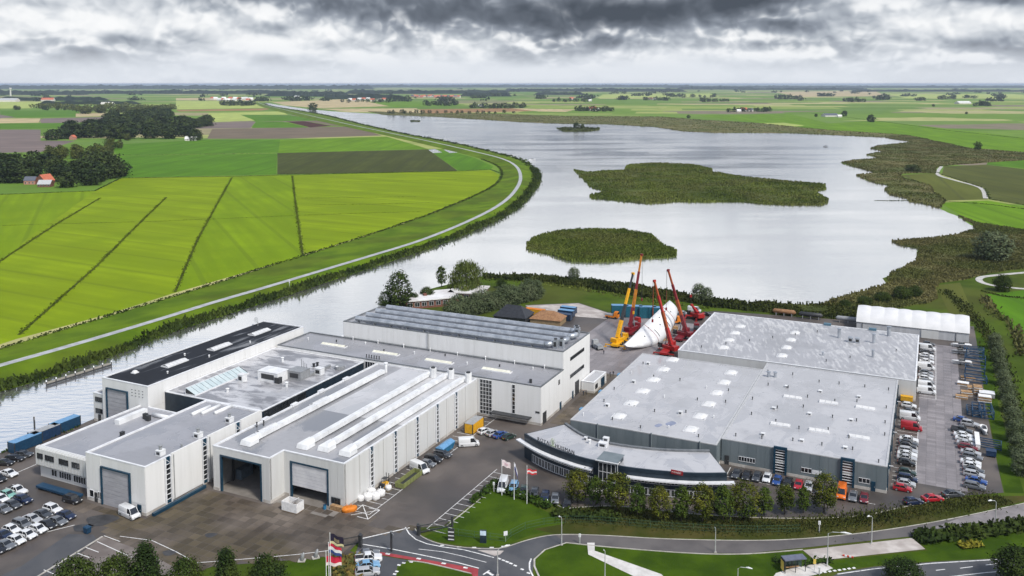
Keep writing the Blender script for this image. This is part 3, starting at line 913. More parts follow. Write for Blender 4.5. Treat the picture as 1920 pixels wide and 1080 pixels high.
bays(-111.0, -106.2, 152, 214, 2.5)
bays(-5.9, -0.9, 216, 272, 2.5)
bays(-1.2, 3.4, 281, 340, 2.5)
bays(-41.2, -8.6, 203.6, 209.0, 2.35, 'u')
# bays along the lawn edge
mb = MB()
A, B = G(800, 992), G(932, 880)
d = (B - A).normalized()
nr = Vector((d.y, -d.x, 0))
L = (B - A).length
k = 0.0
ux = (XY(1, 0) - XY(0, 0)).normalized()
while k < L:
    p = A + d * k
    mb.ribbon([p, p + ux * 4.6], 0.13, YZ + .02)
    k += 2.5
mb.ribbon([A, B], 0.14, YZ + .0235)
mb.build('road_markings', WLINE, kind='structure')
# hatched box by the orange bag
q = [G(658, 966), G(680, 947), G(712, 957), G(690, 974)]
mb = MB()
for a, b in ((0, 1), (1, 2), (2, 3), (3, 0)):
    mb.ribbon([q[a], q[b]], 0.16, YZ + .022)
for a, b in ((0, 2), (1, 3)):
    mb.ribbon([q[a], q[b]], 0.16, YZ + .0255)
mb.build('road_markings', WLINE, kind='structure')
# front left lot lines, kerb and dark strip
q = [W(192, 1007), W(275, 1036), W(352, 1078), W(300, 1110), W(60, 1110)]
lot = MB().sheet([XY(*c) for c in q], YZ + .027).build('parking_paving', mat('pale_pavers', (0.135, 0.112, 0.100), (0.19, 0.165, 0.15), 0.2, 0.5, detail=7.0), kind='structure')
MB().sheet(gp([(-40, 1100), (40, 1062), (128, 1002), (175, 1003), (182, 1014), (60, 1100)]), YZ + .026).build('asphalt_strip', ROADM, kind='structure')
lk = MB()
lk.bar(G(192, 1006, .1), G(40, 1100, .1), 0.35, 0.16)
lk.build('kerb', KERB, kind='structure')
mb = MB()
for (a, b) in (((182, 1016), (270, 1056)), ((161, 1027), (185, 1036)), ((143, 1037), (168, 1046)), ((125, 1047), (142, 1055)), ((104, 1058), (120, 1066)), ((82, 1069), (108, 1080)), ((195, 1005), (225, 1016)), ((262, 1028), (275, 1034))):
    mb.ribbon([G(*a), G(*b)], 0.17, YZ + .031)
mb.build('road_markings', WLINE, kind='structure')
mark([(225, 1006), (285, 1014), (330, 1035), (368, 1056), (420, 1052), (505, 1045), (560, 1040), (640, 1030)], 0.16, YZ + .034)
for a, b in (((60, 1005), (140, 985)), ((20, 892), (75, 868))):
    mark([a, b], 0.2, YZ + .033)
for (x, y, w) in ((190, 976, 3.2), (155, 990, 2.0), (318, 1037, 1.4), (395, 1004, 1.2)):
    p = G(x, y)
    pts = [p + Vector((math.cos(a) * w * (1 + .2 * math.sin(3 * a)), math.sin(a) * w * .8, 0)) for a in [i * math.pi / 8 for i in range(16)]]
    MB().sheet(pts, YZ + .033).build('tar_patch', mat('tar', (0.03, 0.03, 0.032), (0.05, 0.05, 0.052), 0.5, 0.4), yard)

# kerbs along lawns and roads
for kp in ([(838, 986), (888, 946), (932, 907)], [(778, 992), (790, 1006), (820, 1019), (870, 1027), (935, 1029), (990, 1013), (1040, 1003.5), (1120, 1004), (1250, 1011), (1400, 1014), (1500, 1011), (1600, 1002), (1700, 988), (1800, 970), (1930, 942)],
           [(1062, 1018), (1150, 1027), (1300, 1038), (1400, 1039), (1505, 1031)], [(765, 1052), (800, 1056), (884, 1076)], [(1040, 942), (1062, 953), (1150, 949), (1290, 963), (1450, 972), (1600, 969), (1690, 952), (1790, 932)]):
    mb = MB()
    q = spline([G(*c) for c in kp], 4)
    for a, b in zip(q[:-1], q[1:]):
        mb.bar((a.x, a.y, .06), (b.x, b.y, .06), .18, .14)
    mb.build('kerb', KERB, kind='structure')
# ------------------------------------------------------------------ building helpers
WHITE = mat('white_cladding', (0.665, 0.665, 0.655), (0.715, 0.715, 0.71), 0.8, 0.55, stretch=(1, 1, 0.07), detail=6.0, lo=0.3, hi=0.6)
WHITE2 = mat('white_coated_steel', (0.535, 0.535, 0.527), (0.58, 0.585, 0.58), 0.8, 0.5, stretch=(1, 1, 0.07), detail=6.0, lo=0.3, hi=0.6)
PLINTH = mat('plinth_concrete', (0.42, 0.40, 0.37), (0.55, 0.53, 0.50), 0.6, 0.8, c3=(0.28, 0.25, 0.22), s3=0.3)
GREYC = mat('grey_cladding', (0.130, 0.160, 0.175), (0.165, 0.195, 0.210), 0.4, 0.45, stretch=(1, 1, 0.1), detail=5.0)
NAVY = mat('navy_cladding', (0.012, 0.022, 0.034), (0.020, 0.033, 0.048), 0.5, 0.4)
BLUET = mat('blue_trim', (0.005, 0.030, 0.058), (0.009, 0.046, 0.082), 0.8, 0.4)
GLASS = mat('window_glass', (0.010, 0.012, 0.014), (0.030, 0.034, 0.038), 0.4, 0.08, spec=0.6)
SHUT = mat('roller_door', (0.32, 0.32, 0.345), (0.385, 0.385, 0.41), 0.4, 0.5, stretch=(1, 1, 4))
SHUTW = mat('pale_roller_door', (0.52, 0.52, 0.55), (0.62, 0.62, 0.64), 0.4, 0.5)
TRIM = mat('white_coping', (0.62, 0.63, 0.65), (0.74, 0.75, 0.77), 0.6, 0.4)
GTRIM = mat('grey_coping', (0.40, 0.405, 0.415), (0.46, 0.465, 0.475), 0.6, 0.45)
DTRIM = mat('dark_coping', (0.10, 0.11, 0.12), (0.16, 0.17, 0.18), 0.6, 0.4)
SKYL = mat('skylight_acrylic', (0.58, 0.585, 0.59), (0.66, 0.66, 0.66), 0.8, 0.25)
SKYLC = mat('cream_skylight', (0.66, 0.65, 0.54), (0.74, 0.73, 0.63), 0.8, 0.3)
GALV = mat('galvanised_duct', (0.36, 0.39, 0.43), (0.52, 0.55, 0.59), 0.35, 0.34, metal=0.55, stretch=(1, 1, 1), detail=5.0)
WDUCT = mat('white_duct', (0.60, 0.61, 0.62), (0.74, 0.75, 0.76), 0.4, 0.4, detail=5.0)
DARKM = flat('dark_metal', (0.035, 0.037, 0.040), 0.5)
STEEL = flat('grey_steel', (0.30, 0.31, 0.32), 0.45, 0.3)


def roofmat(name, dry, wet, rot, sx, sy, sc, lo=0.44, hi=0.58, r0=0.12, r1=0.42, spec=0.55):
    """flat roofing with rain lying on it in streaks"""
    m = bpy.data.materials.new(name)
    m.use_nodes = True
    t = NT(m.node_tree)
    geo = t.n('ShaderNodeNewGeometry')
    mp = t.n('ShaderNodeMapping', {'Vector': geo.outputs['Position'], 'Rotation': (0, 0, TH + rot)})
    mp2 = t.n('ShaderNodeMapping', {'Vector': mp.outputs[0], 'Scale': (sx, sy, 1)})
    n1 = t.n('ShaderNodeTexNoise', {'Vector': mp2.outputs[0], 'Scale': sc, 'Detail': 5.0, 'Roughness': 0.55, 'Distortion': 0.6})
    n2 = t.n('ShaderNodeTexNoise', {'Vector': mp.outputs[0], 'Scale': 0.035, 'Detail': 3.0})
    n3 = t.n('ShaderNodeTexNoise', {'Vector': mp.outputs[0], 'Scale': 0.6, 'Detail': 6.0})
    n4 = t.n('ShaderNodeTexNoise', {'Vector': mp.outputs[0], 'Scale': 0.075, 'Detail': 5.0})
    f = t.ss(t.math('ADD', n1.outputs[0], t.math('MULTIPLY', t.math('SUBTRACT', n2.outputs[0], 0.5), 0.5)), lo, hi)
    col = t.mix(f, dry, wet)
    col = t.mix(t.math('MULTIPLY', t.ss(n3.outputs[0], 0.5, 0.75), 0.25), col, tuple(x * 0.6 for x in dry))
    col = t.mix(t.math('MULTIPLY', t.ss(n4.outputs[0], 0.48, 0.62), 0.38), col, tuple(x * 0.66 for x in dry))
    sm_ = t.n('ShaderNodeTexBrick', {'Vector': mp.outputs[0], 'Scale': 1.0, 'Mortar Size': 0.05, 'Brick Width': 12.0, 'Row Height': 1.6, 'Color1': (0, 0, 0, 1), 'Color2': (0.25, 0.25, 0.25, 1), 'Mortar': (1, 1, 1, 1)})
    col = t.mix(t.math('MULTIPLY', sm_.outputs[0], 0.22), col, tuple(x * 0.55 for x in dry))
    p = t.n('ShaderNodeBsdfPrincipled', {'Base Color': col, 'Roughness': t.math('ADD', t.math('MULTIPLY', f, r0 - r1), r1), 'Specular IOR Level': spec})
    b = t.n('ShaderNodeBump', {'Strength': 1.0, 'Distance': 0.02, 'Height': t.math('ADD', n1.outputs[0], t.math('MULTIPLY', n3.outputs[0], 0.4))})
    t.t.links.new(b.outputs[0], p.inputs['Normal'])
    t.t.links.new(p.outputs[0], t.n('ShaderNodeOutputMaterial').inputs[0])
    return m


ROOF_A = roofmat('wet_grey_roof', (0.455, 0.456, 0.472), (0.385, 0.387, 0.405), 0.0, 1.0, 0.5, 0.16)
ROOF_B = roofmat('wet_roof_pale_sheen', (0.345, 0.347, 0.365), (0.50, 0.50, 0.515), R(-18), 1.8, 0.30, 0.60, 0.47, 0.64, 0.10, 0.38)  # pale wet tone puts the sky's reflection into the rain streaks
ROOF_C = roofmat('puddle_sheen_roof', (0.22, 0.222, 0.24), (0.48, 0.48, 0.50), 0.0, 0.35, 0.9, 0.35, 0.47, 0.60, 0.10, 0.40)  # puddles carry the sky's reflection as a paler base colour
ROOF_D = roofmat('black_bitumen_roof', (0.013, 0.015, 0.020), (0.10, 0.105, 0.12), 0.0, 1.4, 0.22, 0.30, 0.53, 0.68, 0.16, 0.7, 0.25)  # whitish wet streaks: sky sheen put into the roof colour
ROOF_E = roofmat('lavender_grey_roof', (0.305, 0.308, 0.332), (0.25, 0.253, 0.275), 0.0, 1.0, 0.6, 0.10)
ROOF_N = roofmat('near_hall_roof', (0.33, 0.33, 0.345), (0.20, 0.205, 0.22), 0.0, 0.5, 0.25, 0.10, 0.50, 0.56)


class Bld:
    """a building on the site grid: parts are given in grid metres"""
    def __init__(s, name, label, u, v, cat='building', group=None, z=0.0):
        s.o = (u, v)
        s.root = thing(name, label, cat, XY(u, v, z), -TH, group)

    def p(s, name, mb, m, parent=None, smooth=False):
        return mb.build(name, m, parent or s.root, smooth, off=s.o)


def fbox(mb, face, pl, a0, a1, z0, z1, d0, d1, mi=0):
    """box lying on a facade: F looks toward -v, R toward +u, L toward -u, K toward +v"""
    if face == 'F': return mb.box(a0, a1, pl - d1, pl - d0, z0, z1, mi)
    if face == 'K': return mb.box(a0, a1, pl + d0, pl + d1, z0, z1, mi)
    if face == 'R': return mb.box(pl + d0, pl + d1, a0, a1, z0, z1, mi)
    return mb.box(pl - d1, pl - d0, a0, a1, z0, z1, mi)


def shell(B, u0, u1, v0, v1, h, wall, roof, trim, par=0.35, plinth=True, pts=None, tw=0.4):
    """walls with a parapet, a roof sheet inside it and a coping"""
    pts = pts or [(u0, v0), (u1, v0), (u1, v1), (u0, v1)]
    n = len(pts)
    ins = []
    for i in range(n):
        a, b, c = Vector(pts[i - 1]), Vector(pts[i]), Vector(pts[(i + 1) % n])
        d1, d2 = (b - a).normalized(), (c - b).normalized()
        n1, n2 = Vector((-d1.y, d1.x)), Vector((-d2.y, d2.x))
        k = (n1 + n2)
        ins.append(b + k * (tw / max(0.3, 1 + n1.dot(n2))))
    mb = MB()
    for i in range(n):
        j = (i + 1) % n
        a, b = pts[i], pts[j]
        mb.add([(a[0], a[1], 0), (b[0], b[1], 0), (b[0], b[1], h - .06), (a[0], a[1], h - .06)], [(0, 1, 2, 3)])
    B.p('wall', mb, wall)
    rf = B.p('roof', MB().sheet([(p[0], p[1], h - par) for p in ins]), roof)
    mb = MB()
    for i in range(n):
        j = (i + 1) % n
        a, b, c, d = Vector(pts[i]), Vector(pts[j]), ins[j], ins[i]
        out = 0.05
        da = (a - d) * (out / tw)
        db = (b - c) * (out / tw)
        a2, b2 = a + da, b + db
        mb.add([(a2.x, a2.y, h), (b2.x, b2.y, h), (c.x, c.y, h), (d.x, d.y, h), (a2.x, a2.y, h - .22), (b2.x, b2.y, h - .22), (c.x, c.y, h - par), (d.x, d.y, h - par)],
               [(0, 1, 2, 3), (4, 5, 1, 0), (3, 2, 6, 7)])
    B.p('coping', mb, trim, rf)
    if plinth:
        mb = MB()
        for i in range(n):
            j = (i + 1) % n
            a, b = Vector(pts[i]), Vector(pts[j])
            d = (b - a).normalized() * 0.06
            o = Vector((d.y, -d.x))
            a, b = a - d + o, b + d + o
            mb.add([(a.x, a.y, 0), (b.x, b.y, 0), (b.x, b.y, 0.7), (a.x, a.y, 0.7), (b.x - o.x, b.y - o.y, 0.72), (a.x - o.x, a.y - o.y, 0.72)], [(0, 1, 2, 3), (3, 2, 4, 5)])
        B.p('plinth', mb, PLINTH)
    return rf


def panels(B, face, pl, cuts, z0, z1, m, d=0.05, name='cladding_panel'):
    for a, b in zip(cuts[:-1], cuts[1:]):
        B.p(name, fbox(MB(), face, pl, a + .03, b - .03, z0, z1, 0.005, d), m)


def window(B, face, pl, a0, a1, z0, z1, n, frame=TRIM, rows=1, glass=GLASS, name='window', d=0.0, vert=False):
    """framed window: frame is the part, every pane a sub-part"""
    t = 0.09
    mb = MB()
    fbox(mb, face, pl, a0, a1, z0, z0 + t, d + .005, d + .13)
    fbox(mb, face, pl, a0, a1, z1 - t, z1, d + .005, d + .13)
    w = (a1 - a0) / n
    for i in range(n + 1):
        c = a0 + i * w
        fbox(mb, face, pl, max(a0, c - t / 2), min(a1, c + t / 2), z0 + t, z1 - t, d + .005, d + .12)
    hh = (z1 - z0) / rows
    for r in range(1, rows):
        fbox(mb, face, pl, a0, a1, z0 + r * hh - t / 2, z0 + r * hh + t / 2, d + .007, d + .115)
    f = B.p(name, mb, frame)
    for i in range(n):
        for r in range(rows):
            B.p('pane', fbox(MB(), face, pl, a0 + i * w + t / 2, a0 + (i + 1) * w - t / 2, z0 + r * hh + t / 2, z0 + (r + 1) * hh - t / 2, d + .006, d + .05), glass, f)
    return f


def strip(B, face, pl, c, w, z0, z1, n):
    """tall narrow window strip with white cheeks, a blue gusset on top and a blue foot"""
    f = MB()
    for s in (-1, 1):
        a = c + s * (w / 2 + .12)
        fbox(f, face, pl, a - .12, a + .12, z0 - .9, z1 + .25, .005, .45)
    step = (z1 - 1.4 - z0) / n
    for i in range(n + 1):
        fbox(f, face, pl, c - w / 2, c + w / 2, z0 + i * step - .06, z0 + i * step + .06, .005, .28)
    fr = B.p('window_strip', f, TRIM)
    for i in range(n):
        B.p('pane', fbox(MB(), face, pl, c - w / 2, c + w / 2, z0 + i * step + .07, z0 + (i + 1) * step - .07, .006, .16), GLASS, fr)
    B.p('top_panel', fbox(MB(), face, pl, c - w / 2, c + w / 2, z1 - 1.35, z1 + .2, .006, .2), BLUET, fr)
    B.p('foot_panel', fbox(MB(), face, pl, c - w / 2, c + w / 2, z0 - .85, z0 - .07, .006, .2), BLUET, fr)
    mb = MB()
    a, b = (c - w / 2, c + w / 2)
    pt = (lambda x, z: (x, pl - .24, z)) if face == 'F' else (lambda x, z: (pl + .24, x, z))
    mb.bar(pt(a, z1 - .1), pt(b, z1 - 1.3), .1, .1)
    B.p('brace', mb, TRIM, fr)


def bigdoor(B, face, pl, a0, a1, h, m, drop_to=0.0, seams=0):
    mb = MB()
    fbox(mb, face, pl, a0 - .35, a0, 0.02, h + .3, .01, .4)
    fbox(mb, face, pl, a1, a1 + .35, 0.02, h + .3, .01, .4)
    fbox(mb, face, pl, a0, a1, h, h + .3, .01, .4)
    fr = B.p('door_frame', mb, BLUET)
    n = seams or 8
    hh = (h - drop_to) / n
    for i in range(n):
        B.p('door_leaf', fbox(MB(), face, pl, a0 + .02, a1 - .02, drop_to + i * hh + .03, drop_to + (i + 1) * hh - .03, .012, .12), m, fr)


def door(B, face, pl, a0, a1, h, m=BLUET, z0=0.02):
    mb = MB()
    fbox(mb, face, pl, a0, a1, z0, h, .01, .16)
    d = B.p('door', mb, m)
    B.p('handle', fbox(MB(), face, pl, a1 - .25, a1 - .12, z0 + 1.0, z0 + 1.15, .165, .24), STEEL, d)


def dome(B, u, v, z, w, l, m=SKYL, h=0.55, name='skylight', parent=None):
    mb = MB()
    mb.box(u - w / 2 - .12, u + w / 2 + .12, v - l / 2 - .12, v + l / 2 + .12, z - .1, z + .22)
    kb = B.p(name, mb, TRIM, parent)
    g = MB()
    nx = 6
    vs, fs = [], []
    for i in range(nx + 1):
        for j in range(nx + 1):
            x, y = i / nx * 2 - 1, j / nx * 2 - 1
            vs.append((u + x * w / 2, v + y * l / 2, z + .22 + h * (1 - x ** 4) ** .6 * (1 - y ** 4) ** .6))
    for i in range(nx):
        for j in range(nx):
            a = i * (nx + 1) + j
            fs.append((a, a + nx + 1, a + nx + 2, a + 1))
    g.add(vs, fs)
    B.p('dome', g, m, kb, True)


def bandlight(B, u0, u1, v0, v1, z, along='u', m=SKYLC, parent=None):
    """long ridge-shaped roof light made of separate panels"""
    mb = MB().box(u0 - .1, u1 + .1, v0 - .1, v1 + .1, z - .1, z + .3)
    kb = B.p('skylight', mb, TRIM, parent)
    n = max(3, int(((u1 - u0) if along == 'u' else (v1 - v0)) / 1.2))
    for i in range(n):
        if along == 'u':
            a, b = u0 + (u1 - u0) * i / n + .03, u0 + (u1 - u0) * (i + 1) / n - .03
            c = (v0 + v1) / 2
            q = [(a, v0, z + .31), (b, v0, z + .31), (b, c, z + .7), (a, c, z + .7), (b, v1, z + .31), (a, v1, z + .31)]
        else:
            a, b = v0 + (v1 - v0) * i / n + .03, v0 + (v1 - v0) * (i + 1) / n - .03
            c = (u0 + u1) / 2
            q = [(u1, a, z + .31), (u1, b, z + .31), (c, b, z + .7), (c, a, z + .7), (u0, b, z + .31), (u0, a, z + .31)]
        B.p('panel', MB().add(q, [(0, 1, 2, 3), (3, 2, 4, 5)]), m, kb)


def vent(B, u, v, z, h, r, m, parent=None, cap=True, name='vent_pipe'):
    mb = MB().tube([(u, v, z - .05), (u, v, z + h)], r, 8)
    if cap:
        mb.tube([(u, v, z + h), (u, v, z + h + .12), (u, v, z + h + .25)], [r * 1.5, r * 1.5, r * .4], 8)
    B.p(name, mb, m, parent, False)


def acbox(B, u, v, z, a, b, h, m=WDUCT, name='roof_unit', parent=None):
    mb = MB().box(u - a / 2, u + a / 2, v - b / 2, v + b / 2, z, z + h)
    mb.box(u - a / 2 - .06, u + a / 2 + .06, v - b / 2 - .06, v + b / 2 + .06, z + h, z + h + .1)
    o = B.p(name, mb, m, parent)
    B.p('grille', MB().box(u - a * .32, u + a * .32, v - b / 2 - .04, v - b / 2 - .01, z + h * .25, z + h * .8), DARKM, o)


# ------------------------------------------------------------------ front left hall
B = Bld('workshop_hall', 'white hall at front left with one closed grey roller door', -166.8, 131)
H1 = 10.9
rf = shell(B, -166.8, -148.7, 131, 167, H1, WHITE, ROOF_E, TRIM)
bigdoor(B, 'F', 131, -161.6, -153.4, 8.4, SHUT, 0.05, 9)
door(B, 'F', 131, -151.2, -150.1, 2.2)
panels(B, 'F', 131, [-153.0, -151.0, -148.75], 2.4, H1 - .3, WHITE)
panels(B, 'F', 131, [-166.75, -164.4, -162.1], 2.8, H1 - .3, WHITE)
for v in (138.4, 149.2):
    B.p('downpipe', MB().tube([(-148.15, v, .1), (-148.15, v, H1)], .09, 6), STEEL)
window(B, 'F', 131, -165.9, -164.6, 0.9, 2.6, 1)
door(B, 'F', 131, -164.3, -163.4, 2.2, DARKM)
window(B, 'F', 131, -163.3, -162.1, 0.9, 2.6, 2)
for c, a, b in ((137.0, 131.05, 136.0), (147.8, 138.0, 146.8), (158.6, 148.8, 157.6)):
    strip(B, 'R', -148.7, c, 1.3, 1.3, 10.6, 7)
    B.p('cladding_panel', fbox(MB(), 'R', -148.7, a, b, .75, H1 + .35 if a > 132 else H1 - .25, .005, .4 if a > 132 else .06), WHITE)
B.p('cladding_panel', fbox(MB(), 'R', -148.7, 159.6, 166.9, .75, H1 + .35, .005, .4), WHITE)
B.p('loading_beam', fbox(MB(), 'R', -148.7, 131.5, 146.5, 0.06, 0.75, 1.0, 1.7), BLUET)
for u, v in ((-151.2, 137.6), (-151.0, 148.5), (-151.2, 158.8)):
    acbox(B, u, v, H1 - .35, 1.5, 1.5, 1.1, WDUCT, 'roof_unit', rf)
    vent(B, u, v, H1 + .8, .9, .35, STEEL, rf)
for u, v in ((-162.5, 158), (-160.8, 159.5), (-158, 161)):
    B.p('roof_duct', MB().tube([(u, v, H1 - .1), (u, v + 6, H1 - .1)], .5, 8), WDUCT, rf, True)
vent(B, -150.0, 142.5, H1 - .35, .7, .2, STEEL, rf)

# ------------------------------------------------------------------ white office wing
B = Bld('office_wing', 'low white two-storey office wing with rounded panels beside the parked cars', -187, 133.5)
H2 = 7.4
rf = shell(B, -186.9, -166.9, 134.6, 164, H2, WHITE2, ROOF_E, TRIM, plinth=False)
mb = MB()
prof = [(134.58, 3.0), (133.75, 3.05), (133.5, 3.35), (133.5, 7.2), (133.75, 7.55), (134.58, 7.6)]
cuts = [-187.0 + i * 1.0 for i in range(0, 20)]
for a, b in zip(cuts[:-1], cuts[1:]):
    vs = [(a + .07, y, z) for y, z in prof] + [(b - .07, y, z) for y, z in prof]
    k = len(prof)
    B.p('cladding_panel', MB().add(vs, [(i, i + k, i + k + 1, i + 1) for i in range(k - 1)] + [tuple(range(k)), tuple(range(k, 2 * k))[::-1]]), WHITE2)
B.p('corner_panel', MB().tube([(-167.75, 134.2, 3.0), (-167.75, 134.2, 3.2), (-167.75, 134.2, 7.4), (-167.75, 134.2, 7.6)], [.5, .66, .66, .5], 12), WHITE2, None, True)
for a, b, n in ((-186.3, -184.4, 3), (-183.6, -180.6, 4), (-178.9, -175.8, 4), (-174.6, -172.1, 3)):
    window(B, 'F', 133.5, a, b, 4.9, 6.2, n, DARKM)
for a, b, n in ((-183.0, -181.2, 2), (-180.4, -176.4, 5), (-175.6, -171.6, 5), (-170.8, -168.6, 2)):
    window(B, 'F', 134.6, a, b, 0.8, 2.5, n)
acbox(B, -178.5, 158, H2 - .35, 1.0, .9, 1.3, DARKM, 'roof_unit', rf)
acbox(B, -174.0, 147, H2 - .35, .8, .9, 1.3, DARKM, 'roof_unit', rf)
acbox(B, -176.8, 157.4, H2 - .35, 1.0, .9, 1.3, DARKM, 'roof_unit', rf)
B.p('roof_pipe', MB().tube([(-171, 153, H2 + .1), (-171, 162, H2 + .1)], .45, 8), WDUCT, rf, True)
B.p('roof_pipe', MB().tube([(-172.5, 160, H2 + .2), (-178, 160, H2 + .2)], .55, 8), WDUCT, rf, True)
B.p('roof_pipe', MB().box(-182.5, -181, 152, 161, H2 - .35, H2 + .9), WDUCT, rf)

# ------------------------------------------------------------------ black-roofed hall on the water
B = Bld('boat_hall', 'long white hall with black roof standing along the water', -200.6, 163.6)
H3 = 13.0
rf = shell(B, -200.6, -183.6, 163.6, 227.3, H3, WHITE, ROOF_D, TRIM, par=0.25)
bigdoor(B, 'F', 163.6, -198.6, -191.2, 10.2, SHUT, 0.05, 9)
panels(B, 'R', -183.6, [163.7 + i * 4.54 for i in range(15)], 7.0, H3 - .3, WHITE)
for v0, v1 in ((177.5, 185), (195, 202.5), (212.5, 220)):
    bandlight(B, -193.6, -191.0, v0, v1, H3 - .25, 'v', SKYL, rf)
dome(B, -196.0, 170.5, H3 - .25, 1.3, 1.3, parent=rf)
for u, v in ((-187.5, 174), (-188, 190), (-187, 206), (-195.5, 188)):
    vent(B, u, v, H3 - .25, .5, .2, WDUCT, rf)
mb = MB().tube([(-198, 222, H3 - .2), (-198, 222, H3 + 1.6)], .12, 6)
B.p('dish_mast', mb, STEEL, rf)
B.p('satellite_dish', MB().tube([(-198, 221.7, H3 + 1.9), (-198, 221.2, H3 + 2.0)], [.15, .95], 12), WDUCT, rf)
for i in range(4):
    for j in range(3):
        B.p('wall_vent', fbox(MB(), 'F', 163.6, -189.6 + i * 1.3, -189.2 + i * 1.3, 9.6 + j * .8, 9.75 + j * .8, .005, .06), DARKM)
B = Bld('stair_annex', 'narrow white annex with small windows at the foot of the black-roofed hall', -205, 164.2)
rf = shell(B, -205, -200.75, 164.2, 186, 8.0, WHITE2, ROOF_E, TRIM)
window(B, 'F', 164.2, -204.2, -201.6, 5.6, 6.9, 3, DARKM)
window(B, 'F', 164.2, -204.2, -201.6, 2.4, 3.7, 3, DARKM)
door(B, 'F', 164.2, -203.2, -202.2, 2.1, DARKM)

# ------------------------------------------------------------------ middle flat block
B = Bld('middle_block', 'flat puddled grey roof block behind the front left hall with skylight and plant', -183.2, 169)
H4 = 10.0
rf = shell(B, -183.3, -150, 169, 213.0, H4, NAVY, ROOF_C, TRIM, par=0.15, plinth=False)
window(B, 'R', -150, 169.5, 186, 6.4, 9.6, 14, DARKM, 2)
for u, v, a, b, h in ((-164.0, 189.5, 7.0, 4.6, 2.6), (-158.3, 193.5, 4.6, 4.2, 2.4), (-170.6, 184.5, 1.8, 1.8, 2.0), (-155.0, 198.5, 2.2, 1.8, 1.8)):
    acbox(B, u, v, H4 - .15, a, b, h, WDUCT if a != 4.6 else STEEL, 'plant_room', rf)
acbox(B, -160.6, 187.6, H4 - .15, 1.6, 1.4, 1.5, DARKM, 'roof_unit', rf)
for k, (u, v) in enumerate(((-160.5, 203), (-159.6, 203.5), (-152.8, 203.8), (-172, 203), (-168, 176), (-156.4, 186))):
    vent(B, u, v, H4 - .15, .9 + .3 * (k % 2), .35, DARKM if k < 2 else WDUCT, rf)
B.p('cooling_drum', MB().tube([(-152.6, 204.8, H4 - .1), (-152.6, 204.8, H4 + .9)], 1.4, 14), STEEL, rf)
B.p('roof_duct', MB().box(-156.6, -155.9, 194, 205, H4 - .1, H4 + .6), STEEL, rf)
mb = MB()
for k in range(4):
    mb.tube([(-158.8 + k * .6, 195.4, H4 + 2.2), (-158.8 + k * .6, 195.4, H4 + 4.6 - k * .4)], .06, 5)
B.p('antenna', mb, DARKM, rf)
# glazed ridge
RG = mat('ridge_glass', (0.42, 0.50, 0.52), (0.50, 0.57, 0.58), 0.5, 0.15)
g = B.p('glass_ridge', MB().box(-176.9, -173.3, 169.8, 190.2, H4 - .2, H4 + .15), TRIM, rf)
for i in range(12):
    a, b = 170.0 + i * 1.67, 170.0 + (i + 1) * 1.67 - .12
    B.p('pane', MB().add([(-173.5, a, H4 + .16), (-173.5, b, H4 + .16), (-176.7, b, H4 + 1.5), (-176.7, a, H4 + 1.5)], [(0, 1, 2, 3)]), RG, g)
B.p('upstand', MB().box(-176.95, -176.72, 169.9, 190.1, H4 + .16, H4 + 1.55), TRIM, g)
for v in (169.85, 190.0):
    B.p('cheek', MB().add([(-173.5, v, H4 + .15), (-176.7, v, H4 + .15), (-176.7, v, H4 + 1.5), (-173.5, v + .1, H4 + .15), (-176.7, v + .1, H4 + .15), (-176.7, v + .1, H4 + 1.5)], [(0, 1, 2), (3, 5, 4)]), DARKM, g)

# ------------------------------------------------------------------ near hall with two doors
B = Bld('assembly_hall', 'large white hall in the foreground with two big doors, one open, and white roof ducts', -145, 146.8)
H5 = 10.4
NP = [(-145, 146.8), (-128.6, 146.8), (-128.6, 151.5), (-112.2, 151.5), (-112.2, 213.0), (-145, 213.0)]
# walls with the two door openings left out
def openwall(B, pl, a0, a1, d0, d1, dh, h, m):
    mb = MB()
    for p, q, z0, z1 in ((a0, d0, 0, h - .06), (d1, a1, 0, h - .06), (d0, d1, dh, h - .06)):
        mb.add([(p, pl, z0), (q, pl, z0), (q, pl, z1), (p, pl, z1), (p, pl + .5, z0), (q, pl + .5, z0), (q, pl + .5, z1), (p, pl + .5, z1)],
               [(0, 1, 2, 3), (1, 5, 6, 2), (4, 0, 3, 7), (0, 4, 5, 1)])
    B.p('wall', mb, m)


ins = [(-144.6, 147.2), (-129.0, 147.2), (-129.0, 151.9), (-112.6, 151.9), (-112.6, 212.6), (-144.6, 212.6)]
openwall(B, 146.8, -145, -128.6, -142.9, -130.9, 8.6, H5, WHITE2)
openwall(B, 151.5, -128.6, -112.2, -126.9, -116.4, 8.3, H5, WHITE2)
mb = MB()
for a, b in ((NP[1], NP[2]), (NP[3], NP[4]), (NP[4], NP[5]), (NP[5], NP[0])):
    mb.add([(a[0], a[1], 0), (b[0], b[1], 0), (b[0], b[1], H5 - .06), (a[0], a[1], H5 - .06)], [(0, 1, 2, 3)])
B.p('wall', mb, WHITE2)
rf = B.p('roof', MB().sheet([(p[0], p[1], H5 - .35) for p in ins]), ROOF_N)
mb = MB()
for i in range(6):
    j = (i + 1) % 6
    a, b, c, d = Vector(NP[i]), Vector(NP[j]), Vector(ins[j]), Vector(ins[i])
    a2, b2 = a + (a - d) * .12, b + (b - c) * .12
    mb.add([(a2.x, a2.y, H5), (b2.x, b2.y, H5), (c.x, c.y, H5), (d.x, d.y, H5), (a2.x, a2.y, H5 - .22), (b2.x, b2.y, H5 - .22), (c.x, c.y, H5 - .35), (d.x, d.y, H5 - .35)], [(0, 1, 2, 3), (4, 5, 1, 0), (3, 2, 6, 7)])
B.p('coping', mb, TRIM, rf)
